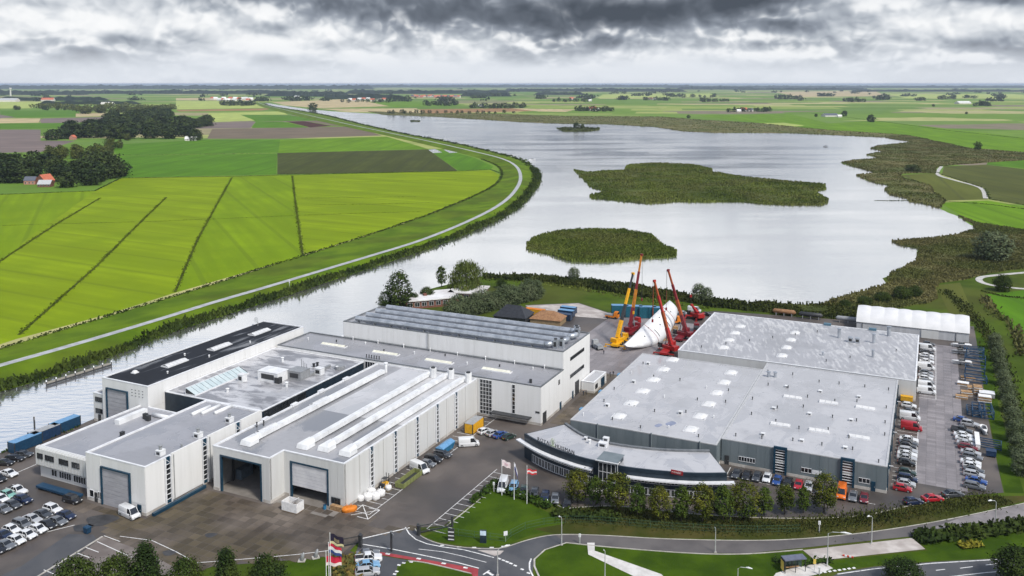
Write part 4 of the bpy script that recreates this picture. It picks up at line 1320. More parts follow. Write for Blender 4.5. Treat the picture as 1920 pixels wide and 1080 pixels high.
for a0, a1, pl in ((-145.06, -143.3, 146.8), (-130.5, -128.54, 146.8), (-128.5, -127.3, 151.5), (-116.0, -112.14, 151.5)):
    B.p('plinth', fbox(MB(), 'F', pl, a0, a1, 0, .7, .004, .08), PLINTH)
B.p('plinth', fbox(MB(), 'R', -112.2, 151.5, 213, 0, .7, .004, .08), PLINTH)
B.p('plinth', fbox(MB(), 'R', -128.6, 146.8, 151.4, 0, .7, .004, .08), PLINTH)
for d0, d1, dh, pl in ((-142.9, -130.9, 8.6, 146.8), (-126.9, -116.4, 8.3, 151.5)):
    mb = MB()
    fbox(mb, 'F', pl, d0 - .02, d0 + .45, 0.05, dh + .02, -.3, .1)
    fbox(mb, 'F', pl, d1 - .4, d1 + .02, 0.05, dh + .02, -.3, .1)
    fbox(mb, 'F', pl, d0 + .45, d1 - .4, dh - .35, dh + .02, -.3, .1)
    fr = B.p('door_frame', mb, BLUET)
    if d1 > -120:
        for i in range(7):
            z0 = 2.75 + i * .74
            B.p('door_leaf', fbox(MB(), 'F', pl, d0 + .46, d1 - .41, z0 + .02, z0 + .72, -.25, -.12), SHUTW, fr)
# inside: floor, dark back wall, columns, workbench pieces
INW = mat('inner_wall', (0.16, 0.16, 0.16), (0.22, 0.22, 0.21), 0.3, 0.8)
B.p('floor', MB().sheet([(-144.5, 147, .06), (-112.6, 147, .06), (-112.6, 212.6, .06), (-144.5, 212.6, .06)]), mat('hall_floor', (0.17, 0.155, 0.14), (0.24, 0.22, 0.20), 0.2, 0.5))
B.p('inner_wall', MB().box(-128.9, -128.7, 152.0, 212, .06, H5 - .6), INW)
B.p('inner_wall', MB().box(-144.95, -144.7, 147.4, 212, .06, H5 - .6), INW)
for k in range(3):
    B.p('column', MB().box(-144.4, -144.0, 152 + k * 7, 152.4 + k * 7, .06, H5 - .5), DARKM)
    B.p('shelf_rack', MB().box(-144.2, -142.6, 153 + k * 7, 157 + k * 7, .06, 2.4 + k), flat('rack_paint', (0.10, 0.13, 0.16), 0.6))
window(B, 'F', 151.5, -115.7, -113.3, 0.9, 2.3, 3, DARKM)
for v in (157, 166.4, 176.2, 186, 195.8, 206):
    B.p('downpipe', MB().tube([(-111.98, v, .1), (-111.98, v, H5 - .1)], .09, 6), WHITE2)
panels(B, 'F', 146.8, [-130.4, -128.65], .75, H5 - .3, WHITE2)
panels(B, 'F', 151.5, [-115.9, -114.0, -112.25], 2.5, H5 - .3, WHITE2)
B.p('house_number', fbox(MB(), 'R', -112.2, 152.8, 153.5, 3.9, 4.5, .005, .07), DARKM)
STR = [161.5, 171.3, 181.1, 190.9, 200.7]
prev = 152.0
for c in STR:
    strip(B, 'R', -112.2, c, 1.15, 1.3, 10.1, 7)
    B.p('cladding_panel', fbox(MB(), 'R', -112.2, prev, c - .95, .75, H5 - .3, .005, .12), WHITE2)
    prev = c + .95
B.p('cladding_panel', fbox(MB(), 'R', -112.2, prev, 212.9, .75, H5 - .3, .005, .12), WHITE2)
# roof ducts with hoods and stacks
for k, (u, v0, v1, hood) in enumerate(((-138.6, 150.5, 206, True), (-125.8, 154.5, 209, True), (-120.7, 155.5, 210, True), (-114.9, 155.5, 209.5, True))):
    z = H5 - .3
    mb = MB()
    seg = 5.4
    v = v0 + 3.2
    while v < v1 - .2:
        e = min(v + seg, v1)
        mb.frus(u - .75, u + .75, v + .03, e - .03, z + .25, u - .68, u + .68, v + .03, e - .03, z + 1.25)
        v = e
    B.p('roof_duct', mb, WDUCT, rf)
    v = v0 + 3.2
    while v < v1 - .2:
        B.p('duct_foot', MB().box(u - .5, u + .5, v + .3, v + .5, z - .02, z + .26), STEEL, rf)
        v += seg
    h = MB()
    h.frus(u - 1.5, u + 1.5, v0 - .4, v0 + 2.6, z + .02, u - 1.4, u + 1.4, v0, v0 + 2.7, z + 1.0)
    h.frus(u - 1.4, u + 1.4, v0, v0 + 2.7, z + 1.0, u - .6, u + .6, v0 + 1.0, v0 + 3.3, z + 1.5)
    B.p('duct_hood', h, WDUCT, rf)
    if k:
        s = MB()
        s.tube([(u + 1.6, v1 + .6, z), (u + 1.6, v1 + .6, z + 2.6)], 1.0, 8)
        s.tube([(u, v1 - .3, z + .8), (u + 1.2, v1 + .5, z + 1.5)], .6, 8)
        st = B.p('exhaust_stack', s, WDUCT, rf)
        B.p('cap', MB().tube([(u + 1.6, v1 + .6, z + 2.6), (u + 1.6, v1 + .6, z + 2.9)], .62, 8), DARKM, st)
    else:
        vent(B, u, v1 + 1.5, z, 2.6, .45, WDUCT, rf)
B.p('roof_section', MB().sheet([(-136.5, 176, H5 - .342), (-112.7, 176, H5 - .342), (-112.7, 212.5, H5 - .342), (-136.5, 212.5, H5 - .342)]), roofmat('white_membrane', (0.52, 0.52, 0.535), (0.44, 0.445, 0.46), 0.0, 0.6, 0.4, 0.15), rf)
bandlight(B, -141.5, -139.9, 157, 163, H5 - .35, 'v', SKYL, rf)
bandlight(B, -141.5, -139.9, 177, 183, H5 - .35, 'v', SKYL, rf)
for v in (163, 174, 185, 196):
    B.p('parapet_step', MB().box(-145.3, -144.4, v, v + 2.2, H5 - .3, H5 + .35), TRIM, rf)
vent(B, -143.8, 160, H5 - .35, 1.1, .15, DARKM, rf)
vent(B, -143.0, 161.5, H5 - .35, 1.1, .15, DARKM, rf)

# ------------------------------------------------------------------ low cross hall
B = Bld('cross_hall', 'long white hall with cream skylights running in front of the tall hall', -182.6, 213.2)
H6 = 10.9
rf = shell(B, -182.6, -92.8, 213.2, 229.3, H6, WHITE, ROOF_E, DTRIM)
window(B, 'F', 213.2, -111.3, -107.6, .6, 10.4, 4, TRIM, 9)
window(B, 'F', 213.2, -101.4, -100.5, 1.0, 10.3, 1, TRIM, 8)
panels(B, 'F', 213.2, [-107.4, -101.6], .75, H6 - .35, WHITE)
panels(B, 'F', 213.2, [-100.3, -92.9], .75, H6 - .35, WHITE)
panels(B, 'R', -92.8, [213.3, 218.6, 223.9, 229.2], .75, H6 - .35, WHITE)
door(B, 'R', -92.8, 214.2, 216.6, 3.2, DARKM)
door(B, 'R', -92.8, 226.2, 227.4, 2.2)
window(B, 'R', -92.8, 225.2, 226.3, 7.6, 8.9, 1, DARKM)
B.p('wall_sign', fbox(MB(), 'F', 213.2, -94.4, -93.2, 3.4, 3.9, .06, .12), DARKM)
B.p('awning', fbox(MB(), 'F', 213.2, -107.2, -95.5, 1.9, 2.1, .01, 2.2), DARKM)
window(B, 'F', 213.2, -149.6, -146.2, 7.6, 10.2, 4, TRIM, 1)
for u in (-166.5, -147.3, -128.7, -109.8):
    bandlight(B, u - 4.4, u + 4.4, 219.8, 221.6, H6 - .35, 'u', SKYLC, rf)
for k in range(9):
    vent(B, -178 + k * 9.6, 222.5 + (k % 3) * 2, H6 - .35, .5, .18, DARKM if k % 2 else WDUCT, rf)
for k in range(6):
    vent(B, -150.5 + k * .9, 215.2, H6 - .35, .8, .14, DARKM, rf)
B.p('rooftop_ladder_cage', MB().box(-97.3, -96.7, 215.4, 216.0, H6 - .35, H6 + .7), DARKM, rf)

# ------------------------------------------------------------------ tall hall
B = Bld('tall_hall', 'tallest white hall with galvanised ducts along its roof', -169.3, 229.5)
H7 = 16.0
rf = shell(B, -169.3, -93.0, 229.5, 251.0, H7, WHITE, ROOF_E, DTRIM, plinth=True)
panels(B, 'F', 229.5, [-169.2, -159.7, -150.2, -140.7, -131.2, -121.7, -112.2, -102.7, -93.1], 11.0, H7 - .35, WHITE)
panels(B, 'R', -93.0, [229.6, 236.7, 243.9, 250.9], .75, H7 - .35, WHITE)
window(B, 'R', -93.0, 234.6, 245.8, 11.8, 12.8, 10, DARKM, d=.05)
window(B, 'R', -93.0, 234.6, 245.8, 6.6, 7.6, 10, DARKM, d=.05)
door(B, 'R', -92.95, 238.6, 241.6, 4.2, DARKM)
door(B, 'R', -92.95, 236.2, 237.1, 2.2, BLUET)
mb = MB()
for s in (-.25, .25):
    mb.tube([(-137.6 + s, 229.2, 11.0), (-137.6 + s, 229.2, H7 + .6)], .05, 5)
for i in range(14):
    mb.bar((-137.85, 229.2, 11.2 + i * .38), (-137.35, 229.2, 11.2 + i * .38), .05)
B.p('ladder', mb, STEEL)
for k in range(8):
    vent(B, -165 + k * 9.5, 228.6, H6 - .3, .8, .16, WDUCT)
ZD = H7 + .95
for k, (v, ua, ub) in enumerate(((231.2, -165.5, -99.5), (236.4, -165, -97), (241.8, -165, -96.5), (247.4, -164.5, -98.0))):
    mb = MB()
    u = ua
    while u < ub - .1:
        e = min(ub, u + 3.05)
        mb.tube([(u + .04, v, ZD), (e - .04, v, ZD)], .82, 10)
        mb.tube([(e - .10, v, ZD), (e + .02, v, ZD)], .90, 10)
        u = e
    du = B.p('roof_duct', mb, GALV, rf, False)
    u = ua + 1
    while u < ub:
        B.p('duct_foot', MB().box(u - .08, u + .08, v - .6, v + .6, H7 - .36, ZD - .7), STEEL, rf)
        u += 6.1
    e = MB()
    e.tube([(ub - .05, v, ZD), (ub + 1.1, v + .2, ZD), (ub + 1.7, v + 1.3, ZD), (ub + 1.7, v + 2.4, ZD)], .8, 10)
    B.p('duct_elbow', e, GALV, du, True)
for u, v in ((-96.6, 232.4), (-95.2, 233.6), (-95.4, 246.6), (-96.4, 248.4)):
    acbox(B, u, v, H7 - .35, 1.3, 1.3, 2.6, GALV, 'fan_housing', rf)
    B.p('cap', MB().tube([(u, v, H7 + 2.3), (u, v, H7 + 2.65)], .5, 10), DARKM, rf)
for k in range(6):
    acbox(B, -150 + k * 9, 233.6 + (k % 2) * 4.3, H7 - .35, .9, .7, .9, WDUCT, 'roof_unit', rf)
B = Bld('delivery_shed', 'small pale lean-to shed against the tall hall by the yard lane', -92.7, 252.5)
shell(B, -92.6, -88.6, 243, 254, 3.4, WHITE, ROOF_A, TRIM)
window(B, 'R', -88.6, 244, 246, 1.0, 2.4, 2, DARKM)
door(B, 'R', -88.6, 249, 252, 2.8, BLUET)
# ------------------------------------------------------------------ right-hand halls
HR = 6.3
B = Bld('production_hall', 'grey hall with two columns of square roof domes behind the curved office', -81.4, 205.9)
rf = shell(B, -81.4, -44.0, 205.9, 268.0, HR, GREYC, ROOF_A, GTRIM, par=0.12)
for k in range(6):
    dome(B, -70.9, 213.2 + k * 10.45, HR - .12, 3.0, 3.6, parent=rf)
    dome(B, -51.9, 212.6 + k * 9.62, HR - .12, 3.0, 3.6, parent=rf)
rng = random.Random(3)
for k in range(22):
    vent(B, -79 + (k % 5) * 7.6 + rng.uniform(-1, 1), 210 + (k // 5) * 12 + rng.uniform(-2, 2), HR - .12, .55, .13, DARKM if k % 3 else WDUCT, rf)
for u, v in ((-76, 219), (-75.4, 240), (-76.5, 258), (-57, 222)):
    acbox(B, u, v, HR - .12, .9, .9, .7, WDUCT, 'roof_unit', rf)
for v in (214, 229, 245):
    B.p('wall_lamp_box', fbox(MB(), 'L', -81.4, v, v + 1.6, HR - 1.0, HR - .1, .01, .8), flat('sky_blue', (0.10, 0.25, 0.42), 0.5))
for u in (-74, -60, -48):
    B.p('downpipe', MB().tube([(u, 205.75, .1), (u, 205.75, HR + .2)], .16, 8), GREYC)
panels(B, 'F', 205.9, [-81.3 + i * 2.074 for i in range(19)], .75, HR - .3, GREYC, .04)
mb = MB()
for (u, v, r) in ((-57.5, 214.5, 1.1), (-60.0, 212.0, .8)):
    mb.sheet([(u + r * math.cos(a) * (1 + .3 * math.sin(2 * a)), v + r * 1.6 * math.sin(a), HR - .112) for a in [i * .4 for i in range(16)]])
B.p('puddle', mb, mat('rain_puddle', (0.20, 0.22, 0.30), (0.26, 0.28, 0.37), 0.5, 0.03, spec=0.8), rf)

B = Bld('production_hall', 'dark grey hall with blue-framed louvre windows facing the row of parked cars', -43.8, 210.3)
rf = shell(B, -43.8, -6.7, 210.3, 275.0, HR + .02, GREYC, ROOF_A, GTRIM, par=0.12)
panels(B, 'F', 210.3, [-43.7 + i * 2.05 for i in range(19)], .75, HR - .3, GREYC, .04)
for u in (-32.3, -23.0, -13.75):
    for v in (225.3, 246.9):
        bandlight(B, u - 2.3, u + 2.3, v - .8, v + .8, HR - .1, 'u', SKYL, rf)
for k in range(30):
    vent(B, -41 + (k % 6) * 6.4 + rng.uniform(-1.2, 1.2), 214 + (k // 6) * 12.5 + rng.uniform(-3, 3), HR - .1, .6, .12, DARKM, rf)
for k in range(9):
    acbox(B, -36 + (k % 3) * 10 + rng.uniform(-1, 1), 217 + (k // 3) * 19, HR - .1, .9, .9, .45, WDUCT, 'roof_unit', rf)
for u, v in ((-41.2, 262), (-39.4, 262.5)):
    vent(B, u, v, HR - .1, 1.5, .45, GALV, rf)
for c in (-29.9, -15.0):
    mb = MB()
    for s in (-1, 1):
        fbox(mb, 'F', 210.3, c + s * 1.3 - .22, c + s * 1.3 + .22, .1, HR + .45, .01, .5)
    fbox(mb, 'F', 210.3, c - 1.08, c + 1.08, HR - .15, HR + .45, .01, .5)
    fr = B.p('louvre_window', mb, BLUET)
    for i in range(9):
        z = .5 + i * .62
        B.p('slat', fbox(MB(), 'F', 210.3, c - 1.08, c + 1.08, z + .42, z + .54, .02, .34), TRIM, fr)
        B.p('pane', fbox(MB(), 'F', 210.3, c - 1.06, c + 1.06, z, z + .42, .015, .2), GLASS if i != 4 else flat('cream_blind', (0.55, 0.54, 0.48), 0.7), fr)
for a, b, n in ((-39.6, -35.7, 6), (-25.2, -22.8, 3), (-12.6, -10.2, 3)):
    window(B, 'F', 210.3, a, b, 1.5, 2.7, n, TRIM)
B.p('notice_board', fbox(MB(), 'F', 210.3, -22.7, -20.6, 1.5, 2.5, .01, .1), TRIM)
door(B, 'F', 210.3, -9.9, -9.0, 2.3)
door(B, 'F', 210.3, -42.9, -41.9, 2.3, DARKM)
for v in (212, 223, 234, 246, 258, 270):
    B.p('downpipe', MB().tube([(-6.55, v, .1), (-6.55, v, HR + .1)], .14, 8), BLUET)
mb = MB()
for v in (216, 238, 262):
    mb.box(-6.6, -5.6, v - .08, v + .08, 4.2, 4.36)
B.p('wall_lamp', mb, TRIM)

B = Bld('production_hall', 'long hall with rain-streaked roof at the back of the right-hand block', -72.2, 276.8)
rf = shell(B, -72.2, -2.0, 276.8, 329.2, HR - .1, WHITE2, ROOF_B, TRIM, par=0.12)
for k in range(4):
    dome(B, -59.4, 285.2 + k * 9.4, HR - .2, 2.8, 3.2, parent=rf)
    dome(B, -40.8, 284.5 + k * 9.6, HR - .2, 2.8, 3.2, parent=rf)
for u, v, h, r in ((-26.5, 314, 3.2, .55), (-15.5, 312.5, 3.0, .5), (-11.4, 323.5, 3.2, .6), (-14.8, 296, 2.2, .35), (-29.2, 291, 1.0, .3)):
    vent(B, u, v, HR - .2, h, r, GALV, rf)
for u in (-22.6, -20.4):
    acbox(B, u, 310.5, HR - .2, 1.5, 1.6, 1.6, GALV, 'roof_unit', rf)
for k in range(10):
    vent(B, -66 + k * 6.4, 283 + (k * 7) % 40, HR - .2, .5, .12, DARKM, rf)
panels(B, 'R', -2.0, [276.9 + i * 5.2 for i in range(11)], .75, HR - .4, WHITE2)
for v in (279.5, 293, 306, 318):
    B.p('wall_lamp_box', fbox(MB(), 'R', -2.0, v, v + .5, 3.6, HR - .5, .06, .5), DARKM)
for u in (-33, -18):
    B.p('roof_hatch', MB().box(u, u + 2.4, 328.2, 329.6, HR - .2, HR + .5), flat('hatch_blue', (0.08, 0.16, 0.22), 0.5), rf)
# passage wall between the two halls
B.p('passage_canopy', MB().box(-69, -46, 275.3, 276.7, 2.9, 3.1), DTRIM)

# ------------------------------------------------------------------ curved office
FR = [(-88.4, 192.9), (-83.2, 189.8), (-78.1, 187.7), (-71.4, 185.9), (-65.4, 185.4), (-60.8, 185.2), (-53.2, 186.4), (-45.3, 188.7), (-38.6, 191.9)]
BK = [(-44.8, 202.1), (-52.9, 198.7), (-60.1, 196.9), (-66.5, 196.3), (-72.3, 197.1), (-76.5, 199.1), (-81.7, 203.2)]
def smooth2(p, n=5):
    return [(q.x, q.y) for q in spline([(a, b, 0) for a, b in p], n)]


FRS, BKS = smooth2(FR), smooth2(BK)
B = Bld('curved_office', 'dark blue curved office with white canopy and pale grey roof', -65, 186)
HO = 6.0
mb = MB()
ring = FRS + BKS
for a, b in zip(ring, ring[1:] + ring[:1]):
    mb.add([(a[0], a[1], 0), (b[0], b[1], 0), (b[0], b[1], HO), (a[0], a[1], HO)], [(0, 1, 2, 3)])
B.p('wall', mb, NAVY)
def offs(line, d):
    out = []
    for i, p in enumerate(line):
        a, b = Vector(line[max(i - 1, 0)]), Vector(line[min(i + 1, len(line) - 1)])
        t_ = (b - a).normalized()
        out.append((p[0] + t_.y * d, p[1] - t_.x * d))
    return out


rfp = offs(FRS, -.35) + offs(BKS, -.35)
rf = B.p('roof', MB().sheet([(x, y, HO - .1) for x, y in rfp]), ROOF_A)
def lip(line, z0, z1, w, m, name, parent=None):
    a, b = offs(line, w), offs(line, -.35 if w < .5 else 0.02)
    mb = MB()
    for i in range(len(line) - 1):
        mb.add([(a[i][0], a[i][1], z1), (a[i + 1][0], a[i + 1][1], z1), (b[i + 1][0], b[i + 1][1], z1), (b[i][0], b[i][1], z1),
                (a[i][0], a[i][1], z0), (a[i + 1][0], a[i + 1][1], z0), (b[i + 1][0], b[i + 1][1], z0), (b[i][0], b[i][1], z0)],
               [(0, 1, 2, 3), (4, 5, 1, 0), (7, 6, 5, 4), (3, 2, 6, 7)])
    for e in (0, len(line) - 1):
        mb.add([(a[e][0], a[e][1], z0), (b[e][0], b[e][1], z0), (b[e][0], b[e][1], z1), (a[e][0], a[e][1], z1)], [(0, 1, 2, 3)])
    return B.p(name, mb, m, parent)


lip(FRS, HO - .6, HO + .12, .08, NAVY, 'parapet', rf)
lip(BKS, HO - .5, HO + .35, .3, DTRIM, 'back_gutter', rf)
iL = [i for i, p in enumerate(FRS) if p[0] < -67.3]
iR = [i for i, p in enumerate(FRS) if p[0] > -60.2]
cl = [FRS[i] for i in iL]
cr = [FRS[i] for i in iR]
cl = [(cl[0][0] - 1.6, cl[0][1] + 1.0)] + cl
cr = cr + [(cr[-1][0] + 1.4, cr[-1][1] + .7)]
lip(cl, 4.0, 4.3, 1.3, TRIM, 'canopy')
lip(cr, 4.0, 4.3, 1.3, TRIM, 'canopy')
# ribbon windows under the canopy and ground-floor glazing, one frame per bay
def arcwin(line, z0, z1, d, per):
    for i in range(0, len(line) - 1):
        a, b = Vector(line[i]), Vector(line[i + 1])
        t_ = (b - a).normalized()
        o = Vector((t_.y, -t_.x))
        mb = MB()
        def q(s, z, dd):
            p = a.lerp(b, s) + o * dd
            return (p.x, p.y, z)
        for s0, s1, za, zb in ((.04, .96, z0, z0 + .1), (.04, .96, z1 - .1, z1), (.04, .10, z0 + .1, z1 - .1), (.90, .96, z0 + .1, z1 - .1), (.47, .53, z0 + .1, z1 - .1)):
            mb.add([q(s0, za, .02), q(s1, za, .02), q(s1, zb, .02), q(s0, zb, .02), q(s0, za, d), q(s1, za, d), q(s1, zb, d), q(s0, zb, d)],
                   [(4, 5, 6, 7), (0, 4, 7, 3), (5, 1, 2, 6), (7, 6, 2, 3), (0, 1, 5, 4)])
        f = B.p('window', mb, TRIM)
        for s0, s1 in ((.10, .47), (.53, .90)):
            B.p('pane', MB().add([q(s0, z0 + .1, .03), q(s1, z0 + .1, .03), q(s1, z1 - .1, .03), q(s0, z1 - .1, .03)], [(0, 1, 2, 3)]), GLASS, f)


arcwin([FRS[i] for i in iL], 3.0, 3.85, .1, 2)
arcwin([FRS[i] for i in iR], 3.0, 3.85, .1, 2)
arcwin([FRS[i] for i in iL[3:]], .2, 2.2, .08, 2)
arcwin([FRS[i] for i in iR[:-3]], .3, 2.0, .08, 2)
# glazed entrance block
EN = [(-66.2, 184.3), (-61.6, 184.3), (-61.6, 189), (-66.2, 189)]
mb = MB()
mb.prism(EN, 0, 7.0)
B.p('entrance_block', mb, NAVY)
B.p('entrance_roof', MB().prism([(-66.4, 184.0), (-61.4, 184.0), (-61.4, 189.2), (-66.4, 189.2)], 7.0, 7.12), GREYC)
B.p('entrance_eave', MB().box(-66.6, -61.2, 183.75, 183.98, 6.95, 7.15), TRIM)
window(B, 'F', 184.3, -65.9, -61.9, .2, 6.6, 4, TRIM, 3)
window(B, 'R', -61.6, 184.6, 186.4, 2.5, 6.6, 2, TRIM, 2)
acbox(B, -68.4, 194.4, HO - .1, 2.0, 1.8, 1.0, TRIM, 'roof_unit', rf)
acbox(B, -68.0, 195.2, HO + 1.0, 1.3, 1.0, .8, WDUCT, 'roof_unit', rf)
vent(B, -72.0, 194.6, HO - .1, .8, .3, WDUCT, rf)
acbox(B, -73.5, 196.0, HO - .1, .7, .7, .7, WDUCT, 'roof_unit', rf)
B.p('steps', MB().box(-66.5, -61.2, 182.6, 184.2, .05, .3), PAVE)


def lettering(B, txt, u, v, z, size, ang, m, ext=0.06, parent=None, spacing=1.0, name='letter'):
    """standing letters, each one a mesh"""
    x = 0.0
    d = Vector((math.cos(ang), math.sin(ang)))
    for ch in txt:
        if ch == ' ':
            x += size * .45
            continue
        cu = bpy.data.curves.new('letter', 'FONT')
        cu.body = ch
        cu.size = size
        cu.extrude = ext
        cu.resolution_u = 2
        o = bpy.data.objects.new('tmp', cu)
        COL.objects.link(o)
        bpy.context.view_layer.update()
        me = bpy.data.meshes.new_from_object(o.evaluated_get(bpy.context.evaluated_depsgraph_get()))
        bpy.data.objects.remove(o)
        w = max([p.co.x for p in me.vertices] + [0.01])
        Mx = Matrix.Translation((u + d.x * x - B.o[0], v + d.y * x - B.o[1], z)) @ Matrix.Rotation(ang, 4, 'Z') @ Matrix.Rotation(R(90), 4, 'X')
        me.transform(Mx)
        me.materials.clear()
        me.materials.append(m)
        ob = bpy.data.objects.new(name, me)
        COL.objects.link(ob)
        ob.parent = parent or B.root
        x += (w + size * .12) * spacing
    return x


LTR = flat('sign_steel', (0.055, 0.06, 0.07), 0.4)
seg = [(-83.6, 189.9), (-72.4, 186.1)]
ang = math.atan2(seg[1][1] - seg[0][1], seg[1][0] - seg[0][0])
rail = B.p('sign_rail', MB().bar((seg[0][0], seg[0][1], HO + .28), (seg[1][0], seg[1][1], HO + .28), .08), DARKM)
w1 = lettering(B, 'ROYAL', seg[0][0], seg[0][1], HO + .32, 1.25, ang, LTR, parent=rail)
cx = seg[0][0] + math.cos(ang) * (w1 + .3)
cy = seg[0][1] + math.sin(ang) * (w1 + .3)
mb = MB()
for k in range(5):
    a = R(40 + k * 25)
    mb.bar((cx, cy, HO + .4), (cx + math.cos(a) * 1.0 * math.cos(ang), cy + math.cos(a) * math.sin(ang), HO + .5 + 1.8 * math.sin(a)), .16, .08)
mb.bar((cx - .7, cy + .25, HO + .45), (cx + .7, cy - .25, HO + .45), .2, .25)
B.p('emblem', mb, flat('sign_pale_green', (0.50, 0.56, 0.42), 0.4), rail)
lettering(B, 'HUISMAN', cx + math.cos(ang) * .75, cy + math.sin(ang) * .75, HO + .32, 1.25, ang, LTR, parent=rail)
ang = math.atan2(188.7 - 187.2, -45.3 + 50.0)
bx = B.p('sign_board', MB().box(-49.9, -47.2, 186.85, 186.97, HO - .15, HO + .8), flat('sign_red', (0.30, 0.015, 0.02), 0.4))
bx.data.transform(Matrix.Identity(4))
lettering(B, 'rondal', -49.7, 186.80, HO + .15, .75, 0.0, flat('sign_white', (0.75, 0.6, 0.6), 0.4), .02, bx, .92)

# ------------------------------------------------------------------ white tent hall
B = Bld('tent_hall', 'long white fabric tent hall with scalloped roof behind the car rows', -23.5, 349.4)
TF = mat('tent_fabric', (0.60, 0.605, 0.615), (0.66, 0.66, 0.67), 0.3, 0.6)
TW = mat('tent_wall', (0.42, 0.43, 0.45), (0.50, 0.51, 0.53), 0.5, 0.6, stretch=(1, 1, 0.1))
u0, u1, v0, v1 = -23.5, 14.0, 349.4, 365.5
mb = MB()
mb.box(u0, u1, v0, v1, 0.02, 3.3)
B.p('wall', mb, TW)
nb = 8
for i in range(nb):
    a, b = u0 - .15 + (u1 - u0 + .3) * i / nb, u0 - .15 + (u1 - u0 + .3) * (i + 1) / nb
    vs, fs = [], []
    nx, ny = 6, 14
    for x in range(nx + 1):
        for y in range(ny + 1):
            s = x / nx
            ph = y / ny
            bulge = .26 * math.sin(math.pi * s) * math.sin(math.pi * ph) ** .5
            hh = 3.25 + (4.3) * math.sin(math.pi * ph) ** .62 + bulge
            vs.append((a + (b - a) * s, v0 - .2 + (v1 - v0 + .4) * ph, hh))
    for x in range(nx):
        for y in range(ny):
            k = x * (ny + 1) + y
            fs.append((k, k + ny + 1, k + ny + 2, k + 1))
    B.p('roof_bay', MB().add(vs, fs), TF, None, True)
for uu in (u0, u1):
    vs = [(uu, v0 + (v1 - v0) * k / 14, 3.25 + 4.2 * math.sin(math.pi * k / 14) ** .62) for k in range(15)]
    B.p('gable', MB().add(vs, [tuple(range(15)) if uu == u0 else tuple(range(15))[::-1]]), TF)
mb = MB()
mb.bar((u0 - .1, v0 - .12, 3.3), (u1 + .1, v0 - .12, 3.3), .14)
for k in (-21.5, 9.8):
    mb.bar((k, v0 - .12, 0), (k, v0 - .12, 3.3), .14)
B.p('frame', mb, DARKM)
B.p('gate', MB().box(-1.5, 4.2, v0 - .25, v0 - .06, .05, 2.9), WHITE2)

# ------------------------------------------------------------------ buildings behind the tall hall
BRICK = mat('red_brick', (0.14, 0.055, 0.04), (0.20, 0.085, 0.06), 2.0, 0.85)
TILE = mat('brown_tiles', (0.21, 0.105, 0.05), (0.30, 0.165, 0.08), 1.2, 0.7)
BTILE = mat('black_tiles', (0.018, 0.020, 0.024), (0.032, 0.034, 0.040), 1.2, 0.5)
OTILE = mat('orange_tiles', (0.42, 0.11, 0.06), (0.52, 0.16, 0.09), 0.6, 0.75)


def house(name, label, x, y, w, d, h, rh, rz, wall, roof, cat='house', group=None, flatroof=False, hip=0.0, win=3, z=0.04):
    """house at a photo ground point: walls, ridge roof, windows, door"""
    p = G(x, y)
    r = thing(name, label, cat, (p.x, p.y, z), rz, group)
    mb = MB().box(-w / 2, w / 2, 0, d, 0, h)
    if not flatroof and hip == 0:
        mb.add([(-w / 2, 0, h), (-w / 2, d, h), (-w / 2, d / 2, h + rh)], [(0, 2, 1)])
        mb.add([(w / 2, 0, h), (w / 2, d, h), (w / 2, d / 2, h + rh)], [(0, 1, 2)])
    mb.build('wall', wall, r)
    e = .4
    if flatroof:
        MB().box(-w / 2 - e, w / 2 + e, -e, d + e, h, h + .35).build('roof', roof, r)
    else:
        k = d / 2 * hip
        q = [(-w / 2 - e, -e, h - .1), (w / 2 + e, -e, h - .1), (w / 2 + e - k, d / 2, h + rh), (-w / 2 - e + k, d / 2, h + rh), (w / 2 + e, d + e, h - .1), (-w / 2 - e, d + e, h - .1)]
        fs = [(0, 1, 2, 3), (3, 2, 4, 5)] + ([(1, 4, 2), (5, 0, 3)] if hip else [])
        MB().add(q, fs).build('roof', roof, r)
    for i in range(win):
        a = -w / 2 + w * (i + .5) / win - .6
        f = MB()
        f.box(a - .1, a + 1.3, -.1, -.01, .8, 2.3)
        fo = f.build('window', TRIM, r)
        MB().box(a, a + 1.2, -.14, -.105, .9, 2.2).build('pane', GLASS, fo)
    return r


def pavilion():
    # white flat-roofed brick building of three staggered wings
    for k, (a, b, lab) in enumerate((((762, 581), (860, 572), 'white-roofed brick pavilion wing nearest the tall hall'), ((842, 563), (902, 566), 'white-roofed pavilion wing beside the round willow'), )):
        A, Bq = G(*a), G(*b)
        d = Bq - A
        r = thing('pavilion', lab, 'building', (A.x, A.y, .03), math.atan2(d.y, d.x))
        L = d.length
        MB().box(0, L, 0, 14, 0, 3.2).build('wall', BRICK, r)
        MB().box(-.6, L + .6, -.6, 14.6, 3.2, 3.6).build('roof', mat('white_gravel_roof', (0.62, 0.61, 0.61), (0.78, 0.77, 0.77), 0.2, 0.7, c3=(0.45, 0.42, 0.42), s3=0.1), r)
        n = int(L / 3)
        for i in range(n):
            f = MB().box(i * 3 + .5, i * 3 + 2.6, -.1, -.01, .9, 2.6).build('window', TRIM, r)
            for s in (0, 1):
                MB().box(i * 3 + .6 + s, i * 3 + 1.5 + s, -.14, -.105, 1.0, 2.5).build('pane', GLASS, f)
        MB().box(L * .4, L * .4 + 1.4, 6, 7.4, 3.6, 4.5).build('chimney', BRICK, r)


pavilion()
house('store_shed', 'black tiled shed roof behind the tall hall', 955, 606, 13, 10, 2.4, 3.6, R(-20), DARKM, BTILE, 'shed', win=0, hip=.8)
house('store_shed', 'brown tiled shed beside the black one', 1022, 610, 12, 8, 2.2, 2.6, R(-20), flat('shed_wall', (0.25, 0.18, 0.10), 0.8), TILE, 'shed', win=0, hip=1.0)
